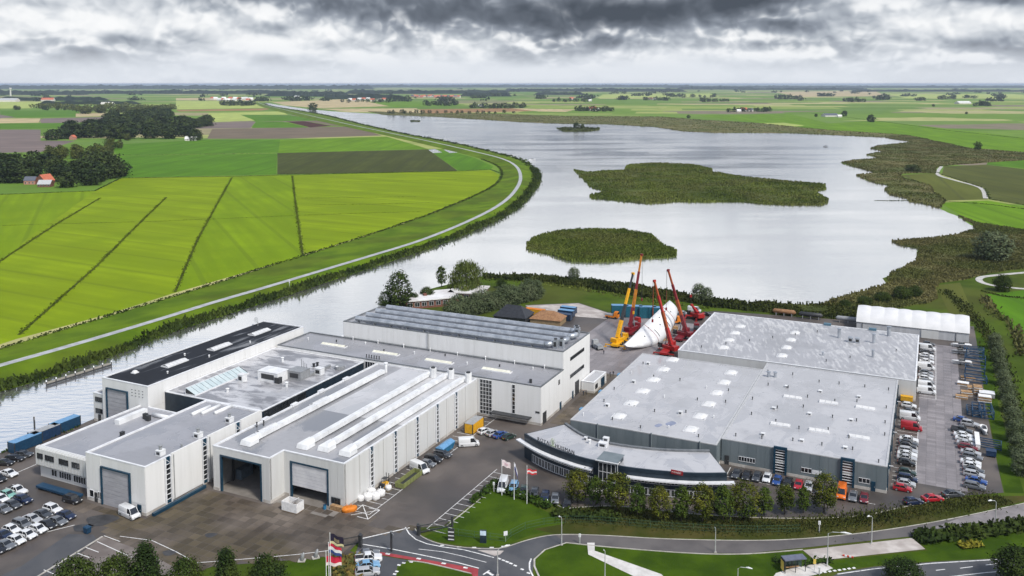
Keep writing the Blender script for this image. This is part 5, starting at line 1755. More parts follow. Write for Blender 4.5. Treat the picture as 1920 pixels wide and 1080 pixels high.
# boat shelter covered in white film on the far quay
B = Bld('white_shelter', 'white film-covered shelter between the black-roofed hall and the tall hall', -181, 238)
vs, fs = [], []
for x in range(9):
    for y in range(9):
        a, b = x / 8, y / 8
        vs.append((-183 + 13 * a, 233 + 20 * b, .1 + 7.2 * min(1, (math.sin(math.pi * a) + .001) ** .3) * (0.82 + .18 * math.sin(math.pi * b))))
for x in range(8):
    for y in range(8):
        k = x * 9 + y
        fs.append((k, k + 9, k + 10, k + 1))
mb = MB().add(vs, fs)
mb.add([vs[x * 9] for x in range(9)], [tuple(range(9))])
B.p('cover', mb, mat('white_film', (0.75, 0.75, 0.75), (0.82, 0.82, 0.82), 0.4, 0.45), None, True)
B.p('frame', MB().box(-182.6, -170.4, 233.3, 252.7, .03, .5), STEEL)
# ------------------------------------------------------------------ vehicles
PAINT = bpy.data.materials.new('car_paint')
PAINT.use_nodes = True
t = NT(PAINT.node_tree)
oi = t.n('ShaderNodeObjectInfo')
p = t.n('ShaderNodeBsdfPrincipled', {'Base Color': oi.outputs['Color'], 'Roughness': 0.32, 'Metallic': 0.15, 'Coat Weight': 0.6, 'Coat Roughness': 0.06})
t.t.links.new(p.outputs[0], t.n('ShaderNodeOutputMaterial').inputs[0])
CGLASS = mat('car_glass', (0.012, 0.014, 0.017), (0.02, 0.023, 0.027), 1.0, 0.05, spec=0.8)
TYRE = flat('tyre_rubber', (0.016, 0.016, 0.017), 0.85)
RIM = flat('alloy_rim', (0.42, 0.43, 0.45), 0.35, 0.7)
HEADL = flat('lamp_lens', (0.62, 0.64, 0.66), 0.1)
TAILL = flat('tail_lens', (0.30, 0.008, 0.008), 0.2)
PLATE = flat('yellow_plate', (0.62, 0.45, 0.05), 0.5)
RUBB = flat('black_trim', (0.022, 0.022, 0.024), 0.7)


def bevelled(mb, name, m, w, parent):
    me = mb.mesh(name, m)
    bm = bmesh.new()
    bm.from_mesh(me)
    bmesh.ops.remove_doubles(bm, verts=bm.verts, dist=0.001)
    bmesh.ops.bevel(bm, geom=[e for e in bm.edges if e.calc_length() > w * 2.5], offset=w, segments=2, affect='EDGES', clamp_overlap=True)
    bm.to_mesh(me)
    bm.free()
    me.polygons.foreach_set('use_smooth', [True] * len(me.polygons))
    o = bpy.data.objects.new(name, me)
    COL.objects.link(o)
    o.parent = parent
    return o


def loft(sec):
    """closed loft of equal-length rings"""
    mb = MB()
    n = len(sec[0])
    vs = [p for s in sec for p in s]
    fs = [(i * n + k, i * n + (k + 1) % n, (i + 1) * n + (k + 1) % n, (i + 1) * n + k) for i in range(len(sec) - 1) for k in range(n)]
    fs += [tuple(range(n))[::-1], tuple(range((len(sec) - 1) * n, len(sec) * n))]
    return mb.add(vs, fs)


SPEC = {
    # length, width, height, belt, hood front x, screen base, screen top, roof rear, rear glass base
    'hatchback': (4.05, 1.74, 1.47, .93, 1.95, .95, .30, -1.35, -1.90),
    'saloon': (4.65, 1.80, 1.43, .93, 2.25, 1.05, .35, -1.05, -1.75),
    'estate': (4.65, 1.80, 1.48, .95, 2.25, 1.10, .40, -1.85, -2.20),
    'suv': (4.55, 1.86, 1.68, 1.05, 2.20, 1.00, .40, -1.75, -2.12),
    'minivan': (4.55, 1.82, 1.66, 1.00, 2.20, 1.35, .65, -1.85, -2.15),
    'van': (5.30, 1.98, 2.25, 1.15, 2.55, 1.95, 1.25, -2.62, -2.64),
    'pickup': (5.20, 1.86, 1.75, 1.08, 2.50, 1.15, .55, -.75, -.95),
}


def make_car(kind):
    L, Wd, Hh, belt, hx, s0, s1, r0, r1 = SPEC[kind]
    root = bpy.data.objects.new('car_proto', None)
    COL.objects.link(root)
    h = L / 2
    w = Wd / 2
    g = .28
    # lower body lofted across the width
    prof = [(-h, g + .1), (-h + .02, belt - .12), (-h + .12, belt), (s0, belt), (h - .75 if kind != 'van' else h - .25, belt - .07), (h - .18, belt - .18), (h, belt - .4), (h, g + .1), (h - .25, g - .08), (-h + .25, g - .08)]
    sec = []
    for y, k in ((-w, .94), (-w * .86, 1.0), (w * .86, 1.0), (w, .94)):
        sec.append([(x * (1.0 if abs(y) < w * .9 else .985), y, g + (z - g) * (1.0 if abs(y) < w * .9 else .95)) for x, z in prof])
    mb = loft(sec)
    iw = w * .80
    zt = Hh
    # roof skin and pillars
    mb.frus(r0, s1, -iw, iw, zt - .07, r0 + .12, s1 - .1, -iw + .1, iw - .1, zt)
    for y in (-1, 1):
        for (xa, xb) in ((s0, s1), (r1, r0)):
            mb.bar((xa * .99, y * w * .90, belt - .03), (xb, y * iw * .97, zt - .05), .09, .09)
        mb.bar(((s1 + r0) / 2, y * w * .90, belt - .03), ((s1 + r0) / 2, y * iw * .97, zt - .05), .10, .07)
    if kind == 'van':
        mb.frus(r1, s1 - .9, -w * .97, w * .97, belt - .1, r0, s1 - .9, -iw * 1.06, iw * 1.06, zt - .02)
    if kind == 'pickup':
        mb.box(-h + .05, r1, -w * .95, -w * .85, belt - .05, belt + .12)
        mb.box(-h + .05, r1, w * .85, w * .95, belt - .05, belt + .12)
    body = mb.build('body', PAINT, root, True)
    md = body.modifiers.new('bevel', 'BEVEL')
    md.width = .045
    md.segments = 2
    md.limit_method = 'ANGLE'
    md.angle_limit = R(35)
    bpy.context.view_layer.update()
    me = bpy.data.meshes.new_from_object(body.evaluated_get(bpy.context.evaluated_depsgraph_get()))
    body.modifiers.clear()
    body.data = me
    e = .015
    MB().frus(r1 + e, s0 - e, -w * .885, w * .885, belt - .05, r0 + .03, s1 - .03, -iw * .955, iw * .955, zt - .045).build('window', CGLASS, root)
    if kind == 'pickup':
        MB().box(-h + .1, r1 - .02, -w * .84, w * .84, belt - .04, belt + .02).build('load_bed', RUBB, root)
    wr = .33 if kind not in ('van', 'suv', 'pickup') else .36
    wm = MB().tube([(0, -.11, 0), (0, .11, 0)], wr, 12)
    wm.tube([(0, -.118, 0), (0, .118, 0)], wr * .62, 10, 1)
    wme = wm.mesh('wheel', [TYRE, RIM])
    for x in (h - .82, -h + .80):
        for y in (-w + .10, w - .10):
            o = bpy.data.objects.new('wheel', wme)
            COL.objects.link(o)
            o.parent = root
            o.location = (x, y, wr)
    hl = MB().box(-.10, .03, -.17, .17, -.07, .07).mesh('headlight', HEADL)
    tl = MB().box(-.03, .06, -.11, .11, -.12, .12).mesh('tail_light', TAILL)
    for y in (-1, 1):
        o = bpy.data.objects.new('headlight', hl)
        COL.objects.link(o)
        o.parent = root
        o.location = (h - .03, y * (w - .32), belt - .30)
        o = bpy.data.objects.new('tail_light', tl)
        COL.objects.link(o)
        o.parent = root
        o.location = (-h - .005, y * (w - .24), belt - .18)
    MB().box(h - .02, h + .025, -.55, .55, g + .08, g + .24).build('grille', RUBB, root)
    MB().box(-h - .03, -h + .01, -.26, .26, g + .28, g + .39).build('number_plate', PLATE, root)
    wmm = MB().box(-.08, .08, -.09, .09, -.02, .13).mesh('wing_mirror', RUBB)
    for y in (-1, 1):
        o = bpy.data.objects.new('wing_mirror', wmm)
        COL.objects.link(o)
        o.parent = root
        o.location = (s0 - .2, y * (w + .12), belt)
    return root


CARS = {k: make_car(k) for k in SPEC}
PC = {'white': (.72, .73, .74), 'silver': (.42, .43, .45), 'grey': (.15, .16, .175), 'dark grey': (.055, .06, .068), 'black': (.014, .014, .016), 'navy': (.012, .022, .06), 'blue': (.02, .07, .26),
      'red': (.40, .012, .022), 'maroon': (.16, .012, .02), 'teal': (.05, .22, .22), 'mint': (.22, .44, .38), 'dark green': (.015, .04, .03), 'orange': (.80, .17, .01), 'light blue': (.18, .36, .55), 'cream': (.66, .66, .60)}
NAME = {'hatchback': 'hatchback', 'saloon': 'saloon car', 'estate': 'estate car', 'suv': 'tall off-road car', 'minivan': 'people carrier', 'van': 'van', 'pickup': 'pickup truck'}


def park(kind, col, p, rz, label, group):
    r = copy_tree(CARS[kind])
    r.name = 'parked_van' if kind == 'van' else 'parked_car'
    r.location = (p[0], p[1], YZ + .012)
    r.rotation_euler = (0, 0, rz)
    tag(r, label, 'van' if kind == 'van' else ('pickup' if kind == 'pickup' else 'car'), group)
    for c in r.children:
        if c.name.startswith('body'):
            c.color = PC[col] + (1,)
    return r


def row(cars, rz, where, group, order):
    """cars: kind, colour, photo x, photo y (ground under the middle)"""
    rng = random.Random(len(cars) * 7 + 1)
    for i, (k, c, x, y) in enumerate(cars):
        p = G(x, y)
        park(k, c, p, rz + rng.uniform(-.03, .03), '%s %s, %s %s' % (c, NAME[k], order(i, len(cars)), where), group)


HU = -TH
fromfar = lambda i, n: ORD[i] + ' from far end'
fromleft = lambda i, n: ORD[i] + ' from left'
row([('saloon', 'black', 8, 872), ('estate', 'black', 28, 864), ('saloon', 'dark grey', 44, 856)], HU + R(20), 'beside the quay containers', 'cars by the quay containers', fromleft)
park('saloon', 'white', G(17, 892), HU, 'white saloon car alone on the blue-grey wet patch at the left edge', 'cars in the front left lot')
park('estate', 'black', G(-4, 902), HU, 'black estate car half cut off at the left edge of the picture', 'cars in the front left lot')
row([('pickup', 'white', 32, 925), ('hatchback', 'mint', 15, 932), ('hatchback', 'white', 2, 940)], HU, 'in the front lot upper row', 'cars in the front left lot', fromfar)
row([('suv', 'navy', 43, 942), ('saloon', 'dark grey', 23, 951), ('saloon', 'grey', 5, 959)], HU, 'in the front lot second row', 'cars in the front left lot', fromfar)
row([('suv', 'white', 99, 960), ('saloon', 'dark grey', 80, 969), ('saloon', 'silver', 61, 978), ('minivan', 'grey', 41, 988), ('hatchback', 'white', 22, 998), ('saloon', 'navy', 6, 1008)], HU,
    'in the front lot third row', 'cars in the front left lot', fromfar)
row([('saloon', 'navy', 124, 971), ('saloon', 'grey', 108, 982), ('hatchback', 'black', 90, 989), ('hatchback', 'white', 72, 997), ('hatchback', 'white', 52, 1008), ('hatchback', 'white', 31, 1018), ('saloon', 'grey', 10, 1027), ('saloon', 'black', -6, 1034)], HU,
    'in the front lot nearest row', 'cars in the front left lot', fromfar)
park('suv', 'black', G(136, 942), HU, 'black boxy off-road car in front of the white office wing', None)
park('van', 'white', G(243, 969), HU - R(8), 'white delivery van parked at the corner of the front left hall', None)
VW = 'along the strip-windowed hall wall'
park('van', 'white', G(787, 884), HU - R(18), 'white minibus with dark side windows beside the foreground hall', None)
park('hatchback', 'grey', G(802, 874), HU, 'small grey hatchback squeezed behind the white minibus', None)
park('minivan', 'black', G(812, 866), HU, 'black people carrier between minibus and blue skip', None)
park('estate', 'dark grey', G(830, 856), HU, 'dark estate car next to the blue covered skip', None)
park('van', 'white', G(879, 836), HU + R(35), 'white delivery van standing beside the yellow container', None)
row([('hatchback', 'white', 908, 812), ('hatchback', 'silver', 924, 816), ('saloon', 'blue', 938, 819), ('hatchback', 'dark green', 954, 823)], HU + R(70), 'in the short row below the cross hall', 'cars below the cross hall', fromleft)
row([('van', 'white', 943, 917), ('suv', 'light blue', 963, 919), ('hatchback', 'dark green', 982, 925), ('hatchback', 'dark grey', 1002, 929), ('hatchback', 'navy', 1022, 935), ('hatchback', 'grey', 1041, 940), ('saloon', 'black', 1064, 949)], R(-98),
    'behind the office flagpoles', 'cars before the curved office', fromleft)
row([('saloon', 'dark grey', 1381, 893), ('saloon', 'black', 1400, 896), ('hatchback', 'dark grey', 1419, 899), ('hatchback', 'white', 1438, 901), ('hatchback', 'blue', 1457, 906), ('saloon', 'black', 1477, 909), ('hatchback', 'red', 1497, 914), ('hatchback', 'silver', 1516, 917), ('saloon', 'dark grey', 1538, 921), ('van', 'orange', 1578, 930), ('saloon', 'grey', 1599, 935), ('hatchback', 'maroon', 1620, 939)],
    HU - R(90), 'along the dark grey hall front', 'cars along the dark grey hall', fromleft)
row([('hatchback', 'dark grey', 1741, 648), ('van', 'white', 1738, 657), ('saloon', 'black', 1737, 664), ('saloon', 'white', 1737, 670), ('estate', 'silver', 1737, 675), ('saloon', 'white', 1737, 681), ('van', 'white', 1736, 693), ('hatchback', 'grey', 1736, 702),
     ('saloon', 'silver', 1736, 708), ('hatchback', 'white', 1736, 713), ('saloon', 'grey', 1736, 719), ('van', 'white', 1736, 728), ('van', 'white', 1737, 738)], HU, 'in the row along the streaked-roof hall', 'cars beside the streaked-roof hall', fromfar)
row([('hatchback', 'white', 1704, 764), ('saloon', 'dark grey', 1706, 776), ('van', 'white', 1706, 787), ('van', 'red', 1709, 806)], HU, 'in the far cars by the dark hall', 'cars beside the dark grey hall', fromfar)
row([('saloon', 'white', 1704, 828), ('saloon', 'dark grey', 1703, 835), ('hatchback', 'black', 1702, 841), ('estate', 'silver', 1702, 849), ('saloon', 'white', 1701, 856), ('saloon', 'silver', 1700, 863), ('hatchback', 'black', 1700, 872)], HU,
    'in the middle cars by the dark hall', 'cars beside the dark grey hall', fromfar)
row([('hatchback', 'dark green', 1701, 890), ('minivan', 'navy', 1701, 902), ('hatchback', 'silver', 1699, 911), ('hatchback', 'red', 1692, 920)], HU, 'in the near cars by the dark hall', 'cars beside the dark grey hall', fromfar)
row([('saloon', 'blue', 1804, 791), ('suv', 'silver', 1818, 799), ('pickup', 'dark grey', 1803, 811), ('saloon', 'white', 1806, 820), ('saloon', 'white', 1809, 827), ('saloon', 'silver', 1812, 836), ('estate', 'maroon', 1815, 843), ('saloon', 'silver', 1820, 853),
     ('estate', 'grey', 1823, 861), ('saloon', 'white', 1820, 871), ('hatchback', 'white', 1822, 878), ('saloon', 'dark grey', 1825, 886), ('estate', 'silver', 1826, 894), ('saloon', 'blue', 1830, 906), ('estate', 'grey', 1827, 916)], HU - R(6),
    'in the lawn-side car row', 'cars on the lawn side', fromfar)
row([('hatchback', 'navy', 1712, 945), ('saloon', 'red', 1748, 939), ('saloon', 'dark grey', 1786, 931)], R(8), 'of the three on the verge', 'cars on the verge', fromleft)
row([('saloon', 'grey', 690, 1044), ('pickup', 'white', 691, 1053), ('saloon', 'light blue', 690, 1065), ('estate', 'silver', 689, 1078)], R(12), 'in the bay beside the red cycle lane', 'cars beside the red cycle lane', fromfar)
row([('van', 'white', 1302, 585), ('saloon', 'silver', 1281, 590), ('saloon', 'black', 1325, 592)], HU, 'parked behind the cranes near the reeds', 'cars behind the cranes', fromleft)
for c in CARS.values():
    drop(c)


# ------------------------------------------------------------------ containers, skips and yard goods
def corr(mb, L, Wd, Hh, rib=.5, z=0.0):
    """corrugated steel box"""
    mb.box(-L / 2, L / 2, -Wd / 2, Wd / 2, z, z + Hh)
    x = -L / 2 + .2
    while x < L / 2 - .2:
        mb.box(x, x + .16, -Wd / 2 - .04, -Wd / 2, z + .15, z + Hh - .15)
        mb.box(x, x + .16, Wd / 2, Wd / 2 + .04, z + .15, z + Hh - .15)
        x += rib
    return mb


def container(name, label, p, rz, L, Wd, Hh, m, mtop=None, group=None, cat='container', z=YZ):
    r = thing(name, label, cat, (p[0], p[1], z), rz, group)
    corr(MB(), L, Wd, Hh, .5, .12).build('body', m, r)
    MB().box(-L / 2 - .02, L / 2 + .02, -Wd / 2 - .02, Wd / 2 + .02, Hh + .12, Hh + .2).build('roof', mtop or m, r)
    f = MB()
    for x in (-L / 2, L / 2):
        for y in (-Wd / 2, Wd / 2):
            f.box(x - .09, x + .09, y - .09, y + .09, 0, Hh + .22)
    f.build('corner_posts', DARKM, r)
    for s in (-1, 1):
        d = MB().box(L / 2 + .01, L / 2 + .08, min(0, s * Wd / 2) + .06, max(0, s * Wd / 2) - .06, .25, Hh).build('door', m, r)
        MB().tube([(L / 2 + .11, s * .3, .3), (L / 2 + .11, s * .3, Hh - .05)], .035, 5).build('lock_rod', STEEL, d)
    return r


CB = flat('container_blue', (0.010, 0.045, 0.095), 0.45)
CB2 = flat('container_pale_blue', (0.12, 0.27, 0.46), 0.45)
CBD = flat('container_navy', (0.012, 0.035, 0.085), 0.45)
CTEAL = flat('container_teal', (0.012, 0.10, 0.145), 0.45)
CGR = flat('container_grey', (0.30, 0.31, 0.32), 0.5)
CY = flat('container_yellow', (0.62, 0.33, 0.015), 0.5)
SKB = flat('skip_blue', (0.02, 0.15, 0.29), 0.5)
MOSS = flat('mossy_steel', (0.17, 0.19, 0.065), 0.8)
ORNG = flat('orange_bag', (0.60, 0.18, 0.012), 0.6)
BAG = mat('bulk_bag', (0.66, 0.66, 0.66), (0.78, 0.78, 0.78), 1.5, 0.8, bump=.05)
WOOD = mat('pallet_wood', (0.26, 0.15, 0.07), (0.42, 0.27, 0.14), 1.2, 0.8)
HV = HU + R(90)
for i, (x, y, mm, mt, lab) in enumerate(((48, 840, CB, CB2, 'blue container with pale top nearest the left edge on the quay'), (84, 823, CBD, CGR, 'dark container with grey top in the middle of the quay row'), (122, 806, CB, CB2, 'blue container with pale top at the far end of the quay row'))):
    container('container', lab, G(x, y), HV, 7.6, 2.5, 2.6, mm, mt, 'containers on the quay')
container('container', 'yellow container with grey roof beside the end of the foreground hall', G(889, 806), HV, 6.2, 2.5, 2.5, CY, CGR)
for i in range(4):
    p = G(1162 + i * 26, 593 + i * 1.5)
    container('container', 'teal site cabin, %s from the left in the long row behind the cranes' % ORD[i], p, R(-4), 6.6, 2.6, 4.4, CTEAL, CB2, 'site cabins behind the cranes', 'cabin')
for i, (x, y) in enumerate(((1057, 600), (1062, 593), (1066, 587))):
    container('container', 'navy skip container, %s from the front behind the tall hall' % ORD[i], G(x, y), HU, 6.2, 2.5, 2.4, CBD, CBD if i == 0 else CB2, 'skips behind the tall hall')
container('container', 'orange container by the brown shed', G(1003, 590), HU, 8.0, 2.4, 2.2, CY, ORNG)
# blue covered skip
p = G(835, 846)
r = thing('skip', 'bright blue covered skip between dark cars and yellow container', 'skip', (p.x, p.y, YZ), HV)
MB().frus(-2.4, 2.4, -.9, .9, .1, -3.0, 3.0, -1.2, 1.2, 1.7).build('hopper', SKB, r)
MB().frus(-3.0, 3.0, -1.2, 1.2, 1.71, -2.8, 2.8, -.15, .15, 2.3).build('cover', CB2, r)
mb = MB()
for x in (-2, 0, 2):
    for s in (-1, 1):
        mb.bar((x, s * .92, .1), (x, s * 1.22, 1.7), .1)
mb.build('ribs', SKB, r)
# mossy open skip
p = G(767, 902)
r = thing('open_skip', 'long mossy yellow-green open skip beside the white minibus', 'skip', (p.x, p.y, YZ), HV)
mb = MB()
for s in (-1, 1):
    mb.box(-4.2, 4.2, s * 1.1 - .06, s * 1.1 + .06, .1, 1.2)
    mb.box(s * 4.2 - .06, s * 4.2 + .06, -1.04, 1.04, .1, 1.2)
mb.build('side', MOSS, r)
MB().box(-4.1, 4.1, -1.02, 1.02, .1, .2).build('floor', DARKM, r)
mb = MB()
for k in range(7):
    mb.bar((-4 + k * 1.33, -1.2, .1), (-4 + k * 1.33, -1.2, 1.25), .1)
    mb.bar((-4 + k * 1.33, 1.2, .1), (-4 + k * 1.33, 1.2, 1.25), .1)
mb.build('ribs', MOSS, r)
# white slatted crate with lid ajar
p = G(549, 957)
r = thing('crate', 'white open-topped crate standing before the half-open door', 'crate', (p.x, p.y, YZ), HU)
for s in (-1, 1):
    for k in range(9):
        MB().box(-2.0 + k * .455, -1.6 + k * .455, s * 1.2 - .05, s * 1.2 + .05, .2, 2.2).build('plank', BAG, r)
    for k in range(5):
        MB().box(s * 2.02 - .05, s * 2.02 + .05, -1.1 + k * .45, -.7 + k * .45, .2, 2.2).build('plank', BAG, r)
MB().box(-2.0, 2.0, -1.2, 1.2, .06, .18).build('base', WOOD, r)
MB().bar((-1.6, .2, .4), (1.0, .3, 2.7), 1.3, .06).build('lid', TRIM, r)


def bag(x, y, s, label, m=BAG, group='bulk bags by the hall wall', h=1.0, lg=1.0):
    p = G(x, y)
    rng = random.Random(int(x))
    vs, fs = [], []
    nx, nz = 12, 6
    for j in range(nz + 1):
        for i in range(nx):
            a = 2 * math.pi * i / nx
            f = j / nz
            rad = s * (.66 + .10 * math.sin(math.pi * f)) * (1 + rng.uniform(-.07, .07)) * (1.0 if f < .95 else .8)
            q = max(abs(math.cos(a)), abs(math.sin(a))) ** -.9
            vs.append((rad * q * math.cos(a) * lg, rad * q * math.sin(a), f * s * h * 1.05 + rng.uniform(-.05, .05)))
    for j in range(nz):
        for i in range(nx):
            fs.append((j * nx + i, j * nx + (i + 1) % nx, (j + 1) * nx + (i + 1) % nx, (j + 1) * nx + i))
    fs.append(tuple(range(nz * nx, nz * nx + nx)))
    r = thing('bulk_bag', label, 'bag', (p.x, p.y, YZ), rng.uniform(0, 1), group)
    MB().add(vs, fs).build('sack', m, r, True)
    mb = MB()
    for k in range(4):
        a = math.pi / 4 + k * math.pi / 2
        mb.tube([(math.cos(a) * s * .6, math.sin(a) * s * .6, s * h * 1.1), (math.cos(a) * s * .5, math.sin(a) * s * .5, s * h * 1.5), (math.cos(a) * s * .3, math.sin(a) * s * .3, s * h * 1.15)], .05, 4)
    mb.build('loops', m, r)


for i, (x, y, s, lab) in enumerate(((676, 938, 1.0, 'lowest white bulk bag nearest the orange one'), (690, 936, 1.3, 'large white bulk bag at the left of the heap'), (696, 926, 1.2, 'white bulk bag on the wall side of the heap'), (704, 935, 1.3, 'white bulk bag in the front middle of the heap'), (714, 929, 1.2, 'white bulk bag at the right end of the heap'), (728, 918, .9, 'small white bag below the yellow lift truck'))):
    bag(x, y, s, lab)
bag(655, 958, 1.3, 'orange tarpaulin bundle at the corner of the foreground hall', ORNG, None, .7, 1.7)
# forklift
p = G(722, 914)
r = thing('forklift', 'yellow and black forklift by the first window strip', 'forklift', (p.x, p.y, YZ), HV)
MB().frus(-1.2, .9, -.6, .6, .35, -1.1, .7, -.55, .55, 1.2).build('body', CY, r)
MB().box(-1.35, -.8, -.58, .58, .3, 1.3).build('counterweight', DARKM, r)
mb = MB()
for x in (-.7, .6):
    for y in (-.5, .5):
        mb.bar((x, y, 1.2), (x * .8, y, 2.2), .07)
mb.box(-.65, .6, -.55, .55, 2.2, 2.27)
mb.build('overhead_guard', DARKM, r)
mb = MB()
for y in (-.35, .35):
    mb.box(1.0, 1.12, y - .06, y + .06, .1, 3.0)
    mb.box(1.12, 2.2, y - .06, y + .06, .1, .16)
mb.build('mast', DARKM, r)
for x in (-.8, .7):
    for y in (-.62, .62):
        MB().tube([(x, y - .1, .3), (x, y + .1, .3)], .3, 10).build('wheel', TYRE, r)
# blue gutter beam in front of the office wing
p0, p1 = G(74, 915), G(150, 937)
d = p1 - p0
r = thing('loading_platform', 'long low blue platform in front of the white office wing', 'platform', (p0.x, p0.y, YZ), math.atan2(d.y, d.x))
MB().box(0, d.length, -.9, .9, .5, .95).build('deck', CB, r)
for k in range(4):
    MB().box(.5 + k * (d.length - 1) / 3, .9 + k * (d.length - 1) / 3, -.8, .8, 0, .5).build('leg', DARKM, r)
for i, (x, y, m_, lab, hh) in enumerate(((164, 1000, CB, 'blue waste bin in the front left lot', 1.5), (680, 952, None, None, 0))):
    if hh:
        p = G(x, y)
        r = thing('waste_bin', lab, 'bin', (p.x, p.y, YZ), HU)
        MB().frus(-.5, .5, -.45, .45, .1, -.6, .6, -.55, .55, hh - .2).build('tub', m_, r)
        MB().frus(-.65, .65, -.6, .6, hh - .2, -.5, .5, -.4, .4, hh).build('lid', m_, r)
p = G(609, 955)
r = thing('waste_bin', 'small blue drum at the right jamb of the half-open door', 'bin', (p.x, p.y, YZ), 0)
MB().tube([(0, 0, 0), (0, 0, .9), (0, 0, .95)], [.35, .35, .3], 12).build('drum', SKB, r)
MB().tube([(0, 0, .95), (0, 0, 1.0)], .36, 12).build('lid', CB, r)
p = G(632, 957)
r = thing('pallet_stack', 'brown timber stack under the three small windows', 'pallets', (p.x, p.y, YZ), HU)
for k in range(7):
    MB().box(-1.5, 1.5, -.5 + (k % 2) * .04, .5 + (k % 2) * .04, k * .15, k * .15 + .12).build('plank', WOOD, r)

# ------------------------------------------------------------------ materials yard on the right
RACK = flat('rack_blue', (0.012, 0.05, 0.11), 0.5)
rng = random.Random(9)


def cradle(x, y, L, Wd, Hh, label):
    p = G(x, y)
    r = thing('steel_cradle', label, 'rack', (p.x, p.y, YZ), HU + rng.uniform(-.08, .08), 'blue cradles in the materials yard')
    for sx in (-1, 1):
        for sy in (-1, 1):
            MB().bar((sx * L / 2, sy * Wd / 2, 0), (sx * L / 2, sy * Wd / 2, Hh), .22).build('post', RACK, r)
    mb = MB()
    for z in (.25, Hh * .6, Hh):
        for s in (-1, 1):
            mb.bar((-L / 2, s * Wd / 2, z), (L / 2, s * Wd / 2, z), .18)
            mb.bar((s * L / 2, -Wd / 2, z + .01), (s * L / 2, Wd / 2, z + .01), .17)
    mb.build('beams', RACK, r)
    mb = MB()
    mb.bar((-L / 2, -Wd / 2, .3), (L / 2, -Wd / 2, Hh), .1)
    mb.bar((-L / 2, Wd / 2, Hh), (L / 2, Wd / 2, .3), .1)
    mb.build('braces', STEEL, r)
    return r


for i, (x, y, L, Wd, Hh) in enumerate(((1826, 664, 6, 3, 2.2), (1828, 682, 6, 4, 2.4), (1828, 700, 5.5, 4, 2.2), (1829, 716, 6, 3, 1.8), (1827, 672, 5, 2.5, 3.2), (1834, 776, 3, 7, 2.0), (1849, 778, 3, 7, 2.2), (1856, 838, 5, 3.2, 1.4), (1824, 775, 3.0, 5, 1.4))):
    cradle(x, y, L, Wd, Hh, 'dark blue steel cradle, %s from the tent hall in the materials yard' % ORD[i])
for i, (x, y, L, Wd, n) in enumerate(((1823, 736, 2.6, 2.4, 8), (1833, 738, 2.2, 2.6, 10), (1812, 742, 3, 2, 6), (1846, 752, 3.5, 2.4, 7), (1803, 747, 3.2, 1.6, 4), (1815, 712, 4.0, 1.6, 4), (1806, 722, 3.0, 2.0, 4))):
    p = G(x, y)
    r = thing('timber_stack', '%s timber stack from the left among the blue cradles' % ORD[i], 'timber', (p.x, p.y, YZ), HU + rng.uniform(-.1, .1), 'timber stacks in the materials yard')
    for k in range(n):
        MB().box(-L / 2 + rng.uniform(-.1, .1), L / 2 + rng.uniform(-.1, .1), -Wd / 2, Wd / 2, k * .24, k * .24 + .18).build('plank', WOOD if (i + k) % 3 else BAG, r)


def smallboat(x, y, L, rz, label, m=BAG, z=YZ, trailer=True):
    p = G(x, y)
    r = thing('small_boat', label, 'boat', (p.x, p.y, z), rz)
    sec = []
    for k in range(9):
        f = k / 8
        hw = L * .17 * (math.sin(math.pi * min(1, .35 + .65 * (1 - f))) ** .8 if f < 1 else 0.02) + .02
        zb = .55 + .35 * f * f
        zt = 1.25 + .25 * f
        sec.append([(-L / 2 + f * L, -hw, zt), (-L / 2 + f * L, -hw * .8, (zb + zt) / 2), (-L / 2 + f * L, 0, zb), (-L / 2 + f * L, hw * .8, (zb + zt) / 2), (-L / 2 + f * L, hw, zt)])
    loft(sec).build('hull', m, r)
    MB().frus(-L * .15, L * .2, -L * .1, L * .1, 1.3, -L * .1, L * .1, -L * .07, L * .07, 1.9).build('cabin', CGLASS, r)
    if trailer:
        MB().box(-L * .4, L * .55, -.5, .5, .3, .42).build('trailer', STEEL, r)
        for s in (-1, 1):
            MB().tube([(-.4, s * .75 - .1, .3), (-.4, s * .75 + .1, .3)], .3, 10).build('wheel', TYRE, r)
    return r


smallboat(1802, 652, 6.5, HU, 'white boat on a trailer nearest the tent hall gate')
smallboat(1803, 684, 6.0, HU, 'white boat with dark cabin halfway down the materials yard')
smallboat(1800, 664, 5.5, HU + R(8), 'grey boat between the two white ones', CGR)
smallboat(1845, 812, 5.0, HU + R(100), 'small white dinghy lying right of the parked cars')
smallboat(998, 300, 9, R(20), 'small motor boat moored off the tip of the dike bend', BAG, WZ - .3, False)
smallboat(1548, 275, 8, R(10), 'dark work boat far out on the right half of the lake', DARKM, WZ - .3, False)
smallboat(655, 226, 12, R(5), 'little boat at the far left end of the lake', DARKM, WZ - .3, False)
for i, (x, y, m_, lab) in enumerate(((1700, 753, CY, 'yellow machine body at the head of the lower car row'), (1858, 856, CBD, 'small dark blue trailer box at the lawn edge of the right-hand lot'), (1832, 833, BAG, 'long white mast case behind the lawn-side cars'), (1850, 745, CGR, 'pale open tank at the lawn edge of the materials yard'))):
    p = G(x, y)
    r = thing('yard_box', lab, 'box', (p.x, p.y, YZ), HU if i != 2 else HV)
    L = (3.2, 2.2, 9.0, 4.0)[i]
    Wd = (1.6, 1.8, 1.0, 3.0)[i]
    MB().box(-L / 2, L / 2, -Wd / 2, Wd / 2, .35, 1.5).build('body', m_, r)
    MB().box(-L / 2 - .05, L / 2 + .05, -Wd / 2 - .05, Wd / 2 + .05, 1.5, 1.62).build('lid', TRIM if i == 3 else m_, r)
    for s in (-1, 1):
        MB().box(s * L * .35 - .15, s * L * .35 + .15, -Wd * .4, Wd * .4, 0, .35).build('foot', DARKM, r)
